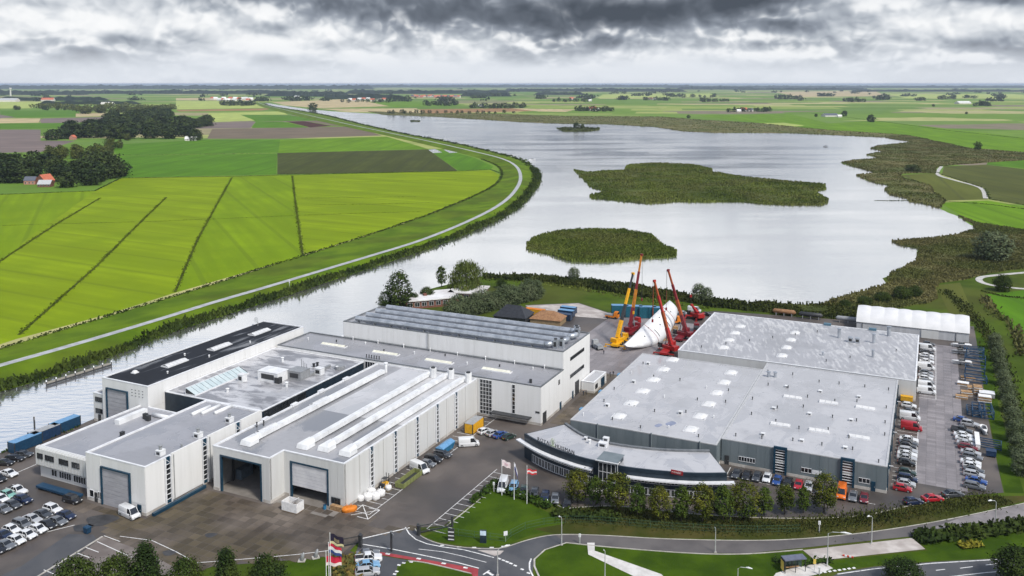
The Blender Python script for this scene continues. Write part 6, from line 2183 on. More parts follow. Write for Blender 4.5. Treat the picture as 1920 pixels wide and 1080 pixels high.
# rows of stored things along the far side of the streaked-roof hall
for i, (x, y, m_, lab) in enumerate(((1470, 592, TILE, 'brown tarpaulin-covered mast on stands beyond the streaked roof'), (1520, 598, DARKM, 'black covered hull beyond the streaked roof'), (1590, 606, CGR, 'grey stack of panels beside the tent hall'))):
    p = G(x, y)
    r = thing('covered_load', lab, 'load', (p.x, p.y, YZ), HU)
    mb = MB().tube([(-4.5, 0, 1.6), (-3.8, 0, 1.7), (3.8, 0, 1.7), (4.5, 0, 1.6)], [.3, .9, .9, .3], 8)
    mb.build('cover', m_, r, True)
    for s in (-3, 0, 3):
        MB().box(s - .15, s + .15, -.7, .7, 0, 1.2).build('stand', STEEL, r)

# ------------------------------------------------------------------ hull hanging between the cranes
bow, stern = XY(-89.9, 285.6, -0.3), XY(-87.6, 327.0, 4.2)
r = thing('yacht_hull', 'large white yacht hull lying on its side in crane slings', 'yacht', (bow.x, bow.y, bow.z), 0)
ax = (stern - bow)
Ln = ax.length
hullm = mat('hull_primer', (0.62, 0.63, 0.65), (0.75, 0.76, 0.77), 0.35, 0.4, detail=6.0, c3=(0.50, 0.50, 0.51), s3=0.2, f3=0.5)
Xl = ax.normalized()
Yl = Vector((0, 0, 1)).cross(Xl).normalized()
Zl = Xl.cross(Yl)
Rm = Matrix((Xl, Yl, Zl)).transposed().to_4x4()
roll = Matrix.Rotation(R(-58), 4, 'X')
sec = []
NS = 26
for k in range(NS + 1):
    f = k / NS
    hw = 3.9 * math.sin(math.pi / 2 * min(1, f / .66)) ** .95 * (1 - .22 * max(0, (f - .66) / .34) ** 2) + .02
    top = 3.2 + .5 * (1 - f) ** 2
    keel = 2.6 - 7.4 * math.sin(math.pi / 2 * min(1, f / .50)) ** .85 + 3.0 * max(0, (f - .6) / .4) ** 1.5
    ring = []
    for a in range(13):
        s = -1 + 2 * a / 12
        y = hw * math.copysign(abs(math.sin(s * math.pi / 2)) ** .62, s)
        z = keel + (top - keel) * (1 - math.cos(s * math.pi / 2)) ** .95
        ring.append((f * Ln, y, z))
    for s in (.66, .33, 0, -.33, -.66):
        ring.append((f * Ln, hw * s * .98, top + .25 * (1 - abs(s))))
    sec.append([tuple(roll @ Vector(q)) for q in ring])
mb = loft(sec).xf(Rm @ Matrix.Translation((0, 0, 1.2)))
mb.build('hull', hullm, r, True)
mb2 = []
for f, s in ((.26, -.62), (.36, -.8), (.50, -.62), (.58, -.8), (.66, -.55), (.74, -.8), (.82, -.6)):
    k = int(f * NS)
    a = sec[k][int((s + 1) / 2 * 12)]
    q = (Rm @ Matrix.Translation((0, 0, 1.2))) @ Vector(a)
    nrm = ((Rm @ (roll @ Vector((0, -0.9, -.25)))).normalized())
    MB().tube([q - nrm * .05, q + nrm * .08], .28, 10).build('porthole', GLASS, r)
# long slots in the topsides and the sling bands
for f in (.40, .62):
    pts = []
    for a in (2, 3, 4):
        q = (Rm @ Matrix.Translation((0, 0, 1.2))) @ Vector(sec[int(f * NS)][a])
        pts.append(q + (Rm @ (roll @ Vector((0, -.06, -.03)))))
    MB().tube(pts, .14, 5).build('slot', DARKM, r)
for f in (.36, .78):
    k = int(f * NS)
    pts = [(Rm @ Matrix.Translation((0, 0, 1.2))) @ (Vector(q) * 1.004) for q in sec[k][:13]]
    MB().tube(pts, .10, 5).build('sling', flat('sling_red', (0.25, 0.05, 0.05), 0.8), r)
for f in (.5, .86):
    k = int(f * NS)
    q = (Rm @ Matrix.Translation((0, 0, 1.2))) @ Vector(sec[k][6])
    gz = -bow.z + .05
    w = MB()
    w.box(q.x - 1.2, q.x + 1.2, q.y - 1.0, q.y + 1.0, gz, max(gz + .3, min(z for _, _, z in [((Rm @ Matrix.Translation((0, 0, 1.2))) @ Vector(c))[:] for c in sec[k]]) - .02))
    w.build('keel_block', WOOD, r)


# ------------------------------------------------------------------ cranes
def crane(x, y, tx, ty, reach, m, label, rz, boomm=None, sc=1.0):
    """mobile telescopic crane at photo point x, y; boom tip shows at tx, ty"""
    p = G(x, y)
    r = thing('mobile_crane', label, 'crane', (p.x, p.y, YZ), rz, 'cranes around the hull')
    c, s = math.cos(-rz), math.sin(-rz)
    # tip: on the view ray of tx, ty at the base's distance plus reach
    a = G(tx, ty, 0.0)
    d = (a - Vector((0, 0, CAMH)))
    k = (p.y + reach) / d.y
    tip = Vector((0, 0, CAMH)) + d * k - p
    tip = Vector((tip.x * c - tip.y * s, tip.x * s + tip.y * c, tip.z))
    MB().box(-6 * sc, 6 * sc, -1.3, 1.3, .7, 1.35).build('chassis', m, r)
    MB().frus(4.2 * sc, 6.3 * sc, -1.25, 1.25, 1.3, 4.5 * sc, 6.0 * sc, -1.15, 1.15, 2.6).build('driver_cab', m, r)
    MB().box(5.2 * sc, 6.32 * sc, -1.1, 1.1, 1.95, 2.5).build('windscreen', CGLASS, r)
    for x_ in (-4.9, -3.3, -1.2, 1.2, 2.8, 4.6):
        for y_ in (-1.15, 1.15):
            MB().tube([(x_ * sc, y_ - .22, .6), (x_ * sc, y_ + .22, .6)], .6, 12).build('wheel', TYRE, r)
    for x_ in (-5.2, 2.2):
        for s_ in (-1, 1):
            o = MB()
            o.box(x_ * sc - .2, x_ * sc + .2, min(s_ * 1.2, s_ * 3.6), max(s_ * 1.2, s_ * 3.6), .75, 1.05)
            o.tube([(x_ * sc, s_ * 3.5, .9), (x_ * sc, s_ * 3.5, .12)], .12, 6)
            o.box(x_ * sc - .5, x_ * sc + .5, s_ * 3.5 - .5, s_ * 3.5 + .5, .02, .14)
            o.build('outrigger', m, r)
    d2 = Vector((tip.x, tip.y, 0))
    dirn = d2.normalized() if d2.length > .5 else Vector((1, 0, 0))
    side = Vector((-dirn.y, dirn.x, 0))
    base = -dirn * 1.6 + Vector((0, 0, 2.7))
    mb = MB()
    for k_ in (-1, 1):
        mb.bar(-dirn * 2.6 + side * k_ * .8 + Vector((0, 0, 1.9)), dirn * 2.0 + side * k_ * .8 + Vector((0, 0, 1.9)), .7, 1.1)
    mb.build('turntable', m, r)
    MB().bar(-dirn * 4.0 + Vector((0, 0, 2.0)), -dirn * 2.6 + Vector((0, 0, 2.0)), 2.6, 1.5).build('counterweight', m, r)
    MB().bar(dirn * 1.6 + side * 1.3 + Vector((0, 0, 2.3)), dirn * 3.0 + side * 1.3 + Vector((0, 0, 2.3)), .9, 1.6).build('operator_cab', CGLASS, r)
    n = 4
    for i in range(n):
        a_ = base.lerp(tip, i / n)
        b_ = base.lerp(tip, (i + 1.06) / n if i < n - 1 else 1.0)
        MB().bar(a_, b_, 1.05 - i * .17, 1.2 - i * .2).build('boom_section', m if i % 2 == 0 or boomm is None else boomm, r)
    MB().tube([dirn * 1.2 + Vector((0, 0, 1.9)), base.lerp(tip, .22)], .2, 8).build('lift_ram', STEEL, r)
    hd = MB()
    hd.bar(tip - side * .5, tip + side * .5, .7, .8)
    hd.build('boom_head', m, r)
    hk = tip + dirn * .6
    low = max(9.0, tip.z * .42)
    cb = MB()
    for k_ in (-.15, .15):
        cb.tube([hk + side * k_, Vector((hk.x, hk.y, low)) + side * k_], .035, 4)
    co = cb.build('cable', DARKM, r)
    MB().box(hk.x - .35, hk.x + .35, hk.y - .25, hk.y + .25, low - 1.0, low).build('hook_block', m, co)
    return r


CRY = flat('crane_yellow', (0.72, 0.36, 0.008), 0.4)
CRD = flat('crane_dark_red', (0.17, 0.012, 0.018), 0.4)
CRR = flat('crane_red', (0.34, 0.016, 0.014), 0.4)
CRO = flat('boom_orange', (0.30, 0.060, 0.012), 0.5)
crane(1162, 645, 1187, 513, 6, CRY, 'yellow mobile crane left of the yacht hull', HV, DARKM)
crane(1186, 624, 1203, 478, 4, CRD, 'dark red crane with the tallest boom behind the yellow one', HV, flat('boom_amber', (0.46, 0.17, 0.012), 0.5))
crane(1252, 660, 1227, 527, 5, CRR, 'red mobile crane at the near right of the yacht hull', HV, CRO)
crane(1279, 634, 1253, 507, 4, CRD, 'dark red crane at the far right of the yacht hull', HV, CRO)
crane(1303, 598, 1297, 572, 2, CRR, 'small red crane with low boom in the back of the yard', HU, None, .6)
# red and yellow lifting frames: two thin masts behind the hull
for x, y, ty, lab in ((1224, 600, 537, 'thin red mast behind the left half of the hull'), (1249, 598, 545, 'thin red mast behind the stern of the hull')):
    p = G(x, y)
    h = HT(x, y, ty)
    r = thing('mast', lab, 'mast', (p.x, p.y, YZ), 0)
    MB().tube([(0, 0, 0), (0, 0, h)], [.22, .12], 6).build('pole', CRO, r)
    MB().box(-.7, .7, -.7, .7, 0, .4).build('foot', DARKM, r)
# trucks and work vehicles in the back yard
for i, (x, y, m_, lab) in enumerate(((1148, 597, ORNG, 'orange telehandler in front of the site cabins'), (1264, 607, ORNG, 'orange low-loader tractor behind the stern'), (1190, 610, CRR, 'red support truck beside the dark red crane'), (1306, 622, CRD, 'dark red tractor unit by the streaked-roof hall'), (1120, 654, CGR, 'grey scissor lift standing alone in the yard lane'))):
    p = G(x, y)
    r = thing('work_vehicle', lab, 'truck', (p.x, p.y, YZ), HU + i * .6)
    MB().box(-2.6, 2.6, -1.1, 1.1, .6, 1.2).build('chassis', m_, r)
    MB().frus(.8, 2.6, -1.1, 1.1, 1.2, 1.0, 2.4, -1.0, 1.0, 2.8).build('cab', m_, r)
    MB().box(2.05, 2.56, -.95, .95, 1.9, 2.6).build('windscreen', CGLASS, r)
    MB().box(-2.4, .5, -1.0, 1.0, 1.2, 1.7 + .5 * (i % 2)).build('load', DARKM if i % 2 else STEEL, r)
    for x_ in (-1.8, 1.7):
        for y_ in (-1.0, 1.0):
            MB().tube([(x_, y_ - .18, .5), (x_, y_ + .18, .5)], .5, 10).build('wheel', TYRE, r)
# ------------------------------------------------------------------ trees
BARK = mat('bark', (0.045, 0.036, 0.028), (0.085, 0.070, 0.055), 3.0, 0.9)
TM = {
    'street': leafmat('street_tree_leaves', (0.028, 0.046, 0.005), (0.082, 0.085, 0.008), .75, .25),
    'young': leafmat('young_tree_leaves', (0.026, 0.050, 0.007), (0.055, 0.082, 0.010), .5, .25),
    'dark': leafmat('dark_leaves', (0.018, 0.034, 0.007), (0.042, 0.062, 0.010), .55, .15),
    'wood': leafmat('wood_leaves', (0.016, 0.030, 0.009), (0.044, 0.062, 0.015), .6, .03),
    'avenue': leafmat('avenue_leaves', (0.045, 0.058, 0.012), (0.085, 0.098, 0.020), .5, .03),
    'willow': leafmat('willow_leaves', (0.060, 0.085, 0.018), (0.105, 0.130, 0.030), .4, .2),
    'silver': leafmat('silver_willow_leaves', (0.060, 0.082, 0.038), (0.105, 0.128, 0.066), .45, .2),
}


def tree_proto(shape, m, seed, nclump, nleaf, ls, width=.6, bottom=.2, trunk=.05):
    """unit-height tree: tapered trunk with limbs, crown of leaf quads in uneven clumps"""
    rng = random.Random(seed)
    root = bpy.data.objects.new('tree_proto', None)
    COL.objects.link(root)
    tb = MB()
    top = .78 if shape != 'far' else .6
    tb.tube([(0, 0, 0), (.006, 0, bottom * .6), (-.01, .008, .45), (.012, 0, top)], [trunk, trunk * .8, trunk * .55, trunk * .12], 7)
    limbs = []
    for k in range(7):
        a = k * 2.4 + rng.uniform(-.4, .4)
        z0 = bottom + (.5 - bottom) * k / 7 + .02
        rr = width * .38
        tb.tube([(0, 0, z0), (math.cos(a) * rr * .5, math.sin(a) * rr * .5, z0 + .12), (math.cos(a) * rr, math.sin(a) * rr, z0 + .22)], [trunk * .5, trunk * .3, trunk * .1], 5)
    tb.build('trunk', BARK, root, True)

    def rad(f):
        if shape == 'cone': return width / 2 * (1 - f) ** .75 * (1.0 if f > .12 else (.6 + f * 3.3))
        if shape == 'column': return width / 2 * math.sin(math.pi * min(1, .12 + f * .9)) ** .5
        if shape == 'willow': return width / 2 * (1 - (f * 2 - .75) ** 2 / 1.7) ** .5 if f < 1 else .05
        return width / 2 * max(.02, 1 - (2 * f - .9) ** 2 / 1.25) ** .5

    mb = MB()
    for _ in range(nclump):
        f = rng.random() ** .9
        a = rng.uniform(0, 2 * math.pi)
        lump = 1 + .55 * noise.noise(Vector((math.cos(a) * 1.8, math.sin(a) * 1.8, f * 4.2 + seed)))
        rr = rad(f) * lump * rng.uniform(.45, 1.0) ** .5
        cx, cy, cz = math.cos(a) * rr, math.sin(a) * rr, bottom + (1 - bottom) * f * (1 + .05 * rng.uniform(-1, 1))
        cr = width * .075
        for _ in range(nleaf):
            x, y, z = cx + rng.gauss(0, cr), cy + rng.gauss(0, cr), cz + rng.gauss(0, cr * .8)
            s = ls * rng.uniform(.6, 1.3)
            d = Vector((x + rng.gauss(0, width * .3), y + rng.gauss(0, width * .3), (z - .5) * .6 + .25 + rng.gauss(0, .25))).normalized()
            if shape == 'willow':
                t1 = Vector((rng.gauss(0, .25), rng.gauss(0, .25), -1)).normalized()
            else:
                t1 = d.orthogonal().normalized()
                t1.rotate(Matrix.Rotation(rng.uniform(0, 6.28), 3, d))
            t2 = d.cross(t1).normalized()
            k1, k2 = (s * 1.6, s * .45) if shape == 'willow' else (s, s * .75)
            c = Vector((x, y, max(bottom * .5, z)))
            mb.add([c - t1 * k1, c + t2 * k2, c + t1 * k1, c - t2 * k2], [(0, 1, 2, 3)])
    mb.build('crown', m, root)
    return root


PT = {
    'street': [tree_proto('oval', TM['street'], 101 + 3 * k, 170, 18, .024, (.60, .68, .56, .64)[k], (.22, .18, .25, .20)[k], .022) for k in range(4)],
    'young': [tree_proto('column', TM['young'], 121 + 2 * k, 140, 16, .028, (.52, .46, .58)[k], .18, .02) for k in range(3)],
    'cone': [tree_proto('cone', TM['dark'], 131, 420, 18, .020, .70, .04, .02)],
    'bush': [tree_proto('oval', TM['dark'], 137, 320, 16, .030, 1.0, .02, .03)],
    'poplar': [tree_proto('oval', TM['dark'], 141, 200, 13, .027, .62, .10, .02)],
    'wood': [tree_proto('far', TM['wood'], 151 + k, 120, 8, .058, .95, .04, .02) for k in range(3)],
    'avenue': [tree_proto('far', TM['avenue'], 161, 100, 8, .058, .85, .05, .02)],
    'willow': [tree_proto('willow', TM['willow'], 171, 380, 16, .028, 1.05, .06, .03)],
    'grove': [tree_proto('far', TM['wood'], 191 + k, 45, 6, .085, .95, .02, .02) for k in range(3)],
    'silver': [tree_proto('oval', TM['silver'], 181 + k, 240, 15, .028, .74, .03, .02) for k in range(2)],
}
TN = [0]


def tree(kind, p, h, label, group=None, wide=1.0, name='tree'):
    TN[0] += 1
    o = copy_tree(PT[kind][TN[0] % len(PT[kind])])
    o.name = name
    o.location = (p[0], p[1], p[2] if len(p) > 2 else 0.0)
    o.rotation_euler = (0, 0, TN[0] * 2.399)
    o.scale = (h * wide, h * wide, h)
    return tag(o, label, 'tree', group)


big = [(1083, 942, 876), (1157, 960, 889), (1236, 976, 901), (1317, 978, 907), (1394, 972, 901), (1471, 964, 899), (1545, 960, 890)]
small = [(1117, 948, 897), (1196, 968, 911), (1277, 977, 914), (1356, 976, 914), (1433, 967, 916), (1506, 962, 914)]
for i, (x, y, ty) in enumerate(big):
    tree('street', G(x, y), HT(x, y, ty) * (.9 + .1 * math.sin(i * 2.3)), 'yellow-green street tree, %s large one from the left before the right-hand halls' % ORD[i], 'large trees before the right-hand halls', 1.06 + .12 * math.sin(i * 1.9), 'street_tree')
for i, (x, y, ty) in enumerate(small):
    tree('young', G(x, y), HT(x, y, ty), 'slim dark green street tree, %s small one from the left before the right-hand halls' % ORD[i], 'small trees before the right-hand halls', 1.0, 'street_tree')
for i, (x, ty, k, w) in enumerate(((140, 1052, 'bush', .9), (222, 1047, 'bush', .8), (275, 1024, 'cone', 1.0), (347, 1052, 'bush', .75), (425, 1035, 'cone', 1.0), (500, 1048, 'bush', .8))):
    tree(k, G(x, 1128), HT(x, 1128, ty), 'dark green tree at the bottom edge, %s from the left below the front lot' % ORD[i], 'trees at the bottom edge', w)
tree('poplar', G(748, 580), HT(748, 580, 512), 'dark tall tree left of the white-roofed pavilion')
tree('poplar', G(722, 580), HT(722, 580, 548), 'low dark tree at the water beside the tall dark one', None, 1.2)
tree('young', G(828, 538), HT(828, 538, 500), 'slim dark tree at the river bank above the pavilion')
tree('willow', G(874, 553), HT(874, 553, 496), 'round weeping willow behind the pavilion', None, .95)
for i, (x, y, ty, k) in enumerate(((800, 566, 540, 'bush'), (775, 572, 550, 'bush'), (940, 540, 522, 'bush'), (1076, 528, 502, 'silver'), (1310, 566, 533, 'silver'), (1325, 568, 540, 'silver'), (1880, 546, 517, 'bush'))):
    tree(k, G(x, y), HT(x, y, ty), ('low bush in front of the dark tall tree', 'low bush left of the pavilion roof', 'low bush right of the weeping willow', 'grey-green willow on the lake shore beyond the sand lot', 'grey-green willow behind the right cranes', 'shorter grey-green willow right of its twin behind the cranes', 'round bush inside the bend of the pale track')[i])
for i in range(14):
    f = i / 13
    x, y = 846 + 160 * f, 600 - 40 * f
    tree('silver', G(x, y), 8.0 + 1.2 * math.sin(i * 1.7), 'grey-green willow, %s from the left in the long row behind the tall hall' % ORD[i], 'willow row behind the tall hall', 1.0)
tree('silver', G(1862, 488), HT(1862, 488, 436), 'huge rounded grey willow right of the lake', None, 1.55)
for i, (x, y, ty) in enumerate(((1866, 655, 626), (1871, 678, 650), (1876, 700, 672), (1881, 722, 693), (1887, 748, 715), (1893, 772, 740), (1899, 800, 765), (1905, 828, 790), (1911, 856, 815), (1918, 890, 845))):
    tree('silver', G(x, y), max(3.5, HT(x, y, ty)), 'grey-green pollard willow, %s from the far end of the row on the right edge' % ORD[i], 'pollard willows on the right edge', 1.1)
tree('bush', G(1905, 1095), 6.5, 'big dark bush in the bottom right corner', None, 1.1)
tree('bush', G(1695, 1094), 4.2, 'rounded bush before the road at the bottom right', None, 1.5)
for i, (x, y, h, w) in enumerate(((1690, 560, 5, 1.5), (1655, 566, 4, 1.6), (1715, 556, 4.5, 1.3), (1620, 572, 3.5, 1.6), (1585, 577, 3, 1.6))):
    tree('bush', G(x, y), h, 'shore bush, %s in the dark thicket left of the tent hall' % ORD[i], 'thicket by the tent hall', w)
tree('wood', G(1711, 322), 7, 'dark clump of bushes in the right marsh', None, 2.2)
tree('wood', G(1833, 281), 11, 'lone dark tree at the edge of the right marsh', None, .9)
tree('wood', G(1092, 241), 9, 'shorter tree on the tiny lake islet', None, 1.0)
tree('wood', G(1081, 241), 12, 'taller tree on the tiny lake islet', None, 1.2)


def wood(poly, n, h, kind, label, group, seed, wide=1.0, skip=None):
    rng = random.Random(seed)
    P = [G(*q) for q in poly]
    xs, ys = [q.x for q in P], [q.y for q in P]
    placed = []
    tries = 0
    while len(placed) < n and tries < n * 60:
        tries += 1
        q = Vector((rng.uniform(min(xs), max(xs)), rng.uniform(min(ys), max(ys)), 0))
        if not inside(q, P): continue
        if skip and skip(*PR(q)): continue
        if any((q - r_).length < h * .5 for r_ in placed): continue
        placed.append(q)
        tree(kind, q, h * rng.uniform(.75, 1.2), label, group, wide * rng.uniform(.9, 1.2))


wood([(-60, 322), (80, 312), (215, 310), (224, 332), (196, 344), (130, 353), (-60, 353)], 46, 17, 'wood', 'dark tree of the farm wood on the left edge', 'farm wood on the left', 1, 1.25, lambda x, y: 42 < x < 106 and y > 338)
wood([(70, 303), (235, 262), (252, 264), (200, 300), (85, 308)], 20, 14, 'avenue', 'lighter green tree of the slanting avenue between the two woods', 'slanting avenue', 2, 1.0)
wood([(85, 263), (200, 262), (335, 263), (366, 248), (330, 240), (310, 216), (215, 222), (190, 238), (90, 256)], 85, 22, 'wood', 'dark tree of the large wood behind the avenue', 'large wood', 3, 1.45)
wood([(325, 232), (392, 230), (394, 240), (330, 242)], 12, 18, 'wood', 'dark tree in the short block at the right end of the large wood', 'block beside the large wood', 4, 1.4)
wood([(155, 212), (310, 206), (315, 213), (158, 214)], 16, 20, 'avenue', 'tree of the pale belt behind the large wood', 'pale belt', 5, 1.5)
wood([(0, 206), (150, 205), (150, 206.5), (0, 207.5)], 10, 14, 'wood', 'tree in the thin row left of the pale belt', 'thin row', 6, .9)
wood([(362, 262), (372, 260), (374, 263), (363, 264)], 3, 14, 'wood', 'dark tree beside the small white farmhouse', 'farmhouse trees', 7, 1.1)
tree('wood', G(587, 208), 26, 'lone round tree on the pale field left of the lake end', None, 1.2)
for i, (x0, x1, y, n, h, lab) in enumerate(((795, 858, 198, 10, 22, 'grove with white barn beyond the lake end'), (882, 985, 203, 14, 18, 'long dark grove beyond the orange field'), (1078, 1152, 209, 13, 16, 'grove round the red-roofed farm beyond the lake'), (1362, 1448, 210, 11, 14, 'grove round the red farm on the right meadows'),
                                            (1580, 1622, 191, 7, 20, 'small grove on the far right meadows'), (1638, 1668, 184, 6, 22, 'square far grove on the right'), (1758, 1792, 186, 7, 22, 'oblong far grove right of the square one'), (1828, 1856, 199, 6, 18, 'dome-shaped grove far right'), (415, 478, 198, 12, 22, 'grove round the riverside village'),
                                            (735, 770, 190, 6, 26, 'tall block of trees left of the village'), (1036, 1105, 191, 9, 18, 'grove round the pink farm'), (1206, 1246, 188, 7, 18, 'grove round the cream farm'), (1310, 1366, 191, 9, 18, 'ragged grove on the meadows'), (1455, 1502, 186, 8, 24, 'dark far grove in the middle right'),
                                            (725, 800, 213, 7, 11, 'scattered trees on the left half of the far lake bank'), (800, 965, 213, 13, 9, 'scattered trees on the right half of the far lake bank'), (640, 735, 192, 9, 18, 'grove round the hamlet left of the village'), (1280, 1345, 183, 7, 22, 'far pair of groves above the meadows'))):
    rng = random.Random(50 + i)
    mb = MB()
    src = [c.data for o_ in PT['grove'] for c in o_.children if c.name.startswith('crown')]
    for k in range(n):
        x = x0 + (x1 - x0) * (k + rng.uniform(.1, .9)) / n
        q = G(x, y + rng.uniform(-1.2, .6))
        hh = h * rng.uniform(.75, 1.2)
        Mx = Matrix.Translation(q) @ Matrix.Rotation(rng.uniform(0, 6), 4, 'Z') @ Matrix.Diagonal((hh * 1.25, hh * 1.25, hh, 1))
        me = src[k % 3]
        vs = [tuple(Mx @ v_.co) for v_ in me.vertices]
        fs = [tuple(p_.vertices) for p_ in me.polygons]
        mb.add(vs, fs)
    tag(mb.build('far_grove', TM['wood']), lab, 'grove', kind='stuff')
for i, (x, y, h, lab) in enumerate(((1633, 229, 17, 'lone tree by the far ditch on the right'), (1583, 218, 15, 'lone tree beside the low farm roofs'), (1530, 219, 8, 'round bush left of the low farm roofs'), (1291, 222, 9, 'square bush on the meadow above the reed belt'), (1750, 200, 10, 'lone far tree on the right-hand meadows'), (1812, 214, 7, 'tiny lone tree far right'))):
    tree('wood', G(x, y), h, lab, None, 1.1)
for l in PT.values():
    for o in l:
        drop(o)

# far woods that read as one mass
FWM = mat('far_wood', (0.010, 0.018, 0.012), (0.022, 0.034, 0.018), 0.012, 0.95, spec=0.05, detail=6.0)
for i, (x0, x1, y, h, lab) in enumerate(((-100, 150, 178, 30, 'far wood belt on the left horizon'), (120, 340, 176, 28, 'far wood belt above the pale belt'), (330, 520, 176, 30, 'far wood belt above the village'), (480, 660, 181, 34, 'dark far wood left of the lake end'), (640, 960, 176, 32, 'far wood belt above the lake end'),
                                         (600, 760, 186, 24, 'nearer wood behind the hamlet'), (860, 960, 181, 26, 'dark wood right of the village'), (940, 1290, 172, 34, 'long far wood above the lake'), (1270, 1420, 168, 40, 'hazy wood belt right of the middle'), (1390, 1640, 169, 30, 'thin hazy wood belt on the right'), (1600, 1960, 172, 22, 'lowest hazy wood belt on the far right'),
                                         (-100, 700, 167, 60, 'hazy horizon wood on the left'), (650, 1300, 164, 60, 'hazy horizon wood in the middle'), (1250, 2000, 165, 45, 'hazy horizon wood on the right'), (-60, 190, 189, 18, 'wood patch behind the far left meadow'), (1000, 1100, 178, 22, 'small far wood above the pink farm'), (60, 250, 196, 14, 'scattered trees behind the thin row'))):
    h *= 1.45
    A, Bq = G(x0, y), G(x1, y)
    L = (Bq - A).length
    n = int(max(30, min(220, L / max(12, h * .5))))
    dep = h * 5
    rows_ = 5
    vs, fs = [], []
    for k in range(n + 1):
        q = A.lerp(Bq, k / n)
        edge = min(1, k / 3, (n - k) / 3)
        wob = noise.noise(Vector((q.x * .002, i, 0))) * dep
        for j in range(rows_):
            g_ = j / (rows_ - 1)
            hh = (0 if j in (0, rows_ - 1) else h * edge * (.55 + .5 * abs(noise.noise(Vector((q.x * .021, q.y * .02 + j * 3.7, i)))) + .25 * noise.noise(Vector((q.x * .004, j, i + 9)))))
            vs.append((q.x, q.y + wob + g_ * dep + (0 if j else 0), max(0.0, hh) + .02))
    for k in range(n):
        for j in range(rows_ - 1):
            a = k * rows_ + j
            fs.append((a, a + rows_, a + rows_ + 1, a + 1))
    tag(MB().add(vs, [f[::-1] for f in fs]).build('far_wood', FWM), lab, 'wood', kind='stuff')

rng = random.Random(404)
mb = MB()
for k in range(170):
    y = rng.uniform(167, 190)
    if y > 182 and rng.random() < .5: continue
    x0 = rng.uniform(-40, 1960)
    for j in range(rng.choice((1, 2, 3, 5, 7))):
        q = G(x0 + j * rng.uniform(2.0, 4.5), y + rng.uniform(-.25, .25))
        hh = rng.uniform(12, 26)
        for _ in range(26):
            c = q + Vector((rng.gauss(0, hh * .45), rng.gauss(0, hh * .4), hh * (.12 + .8 * rng.random() ** 1.3)))
            n_ = Vector((rng.gauss(0, 1), rng.gauss(-.6, 1), rng.gauss(.5, .6))).normalized()
            t1 = n_.orthogonal().normalized() * hh * .26
            t2 = n_.cross(t1)
            mb.add([c - t1, c + t2 * .8, c + t1, c - t2 * .8], [(0, 1, 2, 3)])
tag(mb.build('far_trees', TM['wood']), 'scattered far trees and hedgerows under the horizon', 'trees', kind='stuff')
mb = MB()
for k in range(90):
    x = rng.uniform(60, 325)
    q = G(x, 207 + 3 * math.sin(x * .05) - 6 * rng.random())
    hh = rng.uniform(12, 20)
    for _ in range(34):
        c = q + Vector((rng.gauss(0, hh * .5), rng.gauss(0, hh * .4), hh * (.1 + .8 * rng.random() ** 1.2)))
        n_ = Vector((rng.gauss(0, 1), rng.gauss(-.6, 1), rng.gauss(.5, .6))).normalized()
        t1 = n_.orthogonal().normalized() * hh * .2
        t2 = n_.cross(t1)
        mb.add([c - t1, c + t2 * .8, c + t1, c - t2 * .8], [(0, 1, 2, 3)])
tag(mb.build('far_trees', TM['avenue']), 'loose pale green tree cover round the far left hamlet', 'trees', kind='stuff')

# ------------------------------------------------------------------ farms and far houses
PLA = flat('far_plaster', (0.62, 0.60, 0.56), 0.8)
PINK = flat('far_brick', (0.45, 0.22, 0.17), 0.8)
GREYR = flat('grey_sheet_roof', (0.42, 0.43, 0.44), 0.6)
WHR = flat('white_sheet_roof', (0.66, 0.67, 0.66), 0.6)
SLATE = flat('slate_roof', (0.10, 0.11, 0.14), 0.6)
house('farmhouse', 'farmhouse with grey front gable and dark door below the orange roof', 82, 351, 11, 8, 2.6, 3.6, R(3), BRICK, GREYR, win=4)
house('farm_barn', 'big orange-tiled barn behind the grey-gabled farmhouse', 94, 345, 12, 11, 3, 6, R(75), BRICK, OTILE, 'barn', win=2)
house('farmhouse', 'red brick house with dark slate roof left of the orange barn', 55, 346, 10, 7, 3.5, 3.6, R(2), PINK, SLATE, win=3)
house('farmhouse', 'small white farmhouse beside the field right of the large wood', 357, 264, 18, 9, 3, 4, R(5), PLA, WHR, win=2)
house('farmhouse', 'little red gable peeping from the large wood', 141, 262, 8, 8, 4, 4, R(80), PINK, OTILE, win=2)
FARH = [(1396, 209, 20, 14, OTILE, 'red-roofed farmhouse on the right meadows'), (1408, 209, 16, 12, SLATE, 'dark-roofed barn right of the red farm'), (1386, 210, 14, 10, WHR, 'low white shed left of the red farm'), (1112, 208, 24, 16, OTILE, 'red-roofed farm before the lake grove'), (1122, 208, 12, 10, WHR, 'white gable beside the red lake farm'),
        (1072, 187, 24, 16, OTILE, 'pink-roofed farm far beyond the lake'), (1106, 190, 20, 12, WHR, 'white far farm right of the pink one'), (1220, 187, 22, 14, PINK, 'left house of the cream farm pair'), (1228, 188, 20, 14, PLA, 'right house of the cream farm pair'), (1560, 219, 40, 10, SLATE, 'long low dark farm sheds by the far ditch'),
        (1575, 220, 12, 8, WHR, 'small white shed at the end of the dark farm sheds'), (838, 194, 22, 14, WHR, 'white barn in the grove beyond the lake end'), (1810, 195, 60, 14, WHR, 'long white far barn left of the dome-shaped grove'), (901, 200, 16, 10, WHR, 'white roof before the long dark grove'),
        (88, 190, 60, 20, OTILE, 'orange-roofed house at the edge of the far left trees'), (12, 191, 90, 20, GREYR, 'long pale far building on the left edge'), (200, 197, 50, 14, PLA, 'pale far shed behind the thin row'), (558, 183, 40, 14, WHR, 'white far building above the pale field')]
for x, y, w, h_, m_, lab in FARH:
    house('far_farm', lab, x, y, w, w * .6, h_ * .42, h_ * .5, R(8), PLA, m_, 'house', win=2)
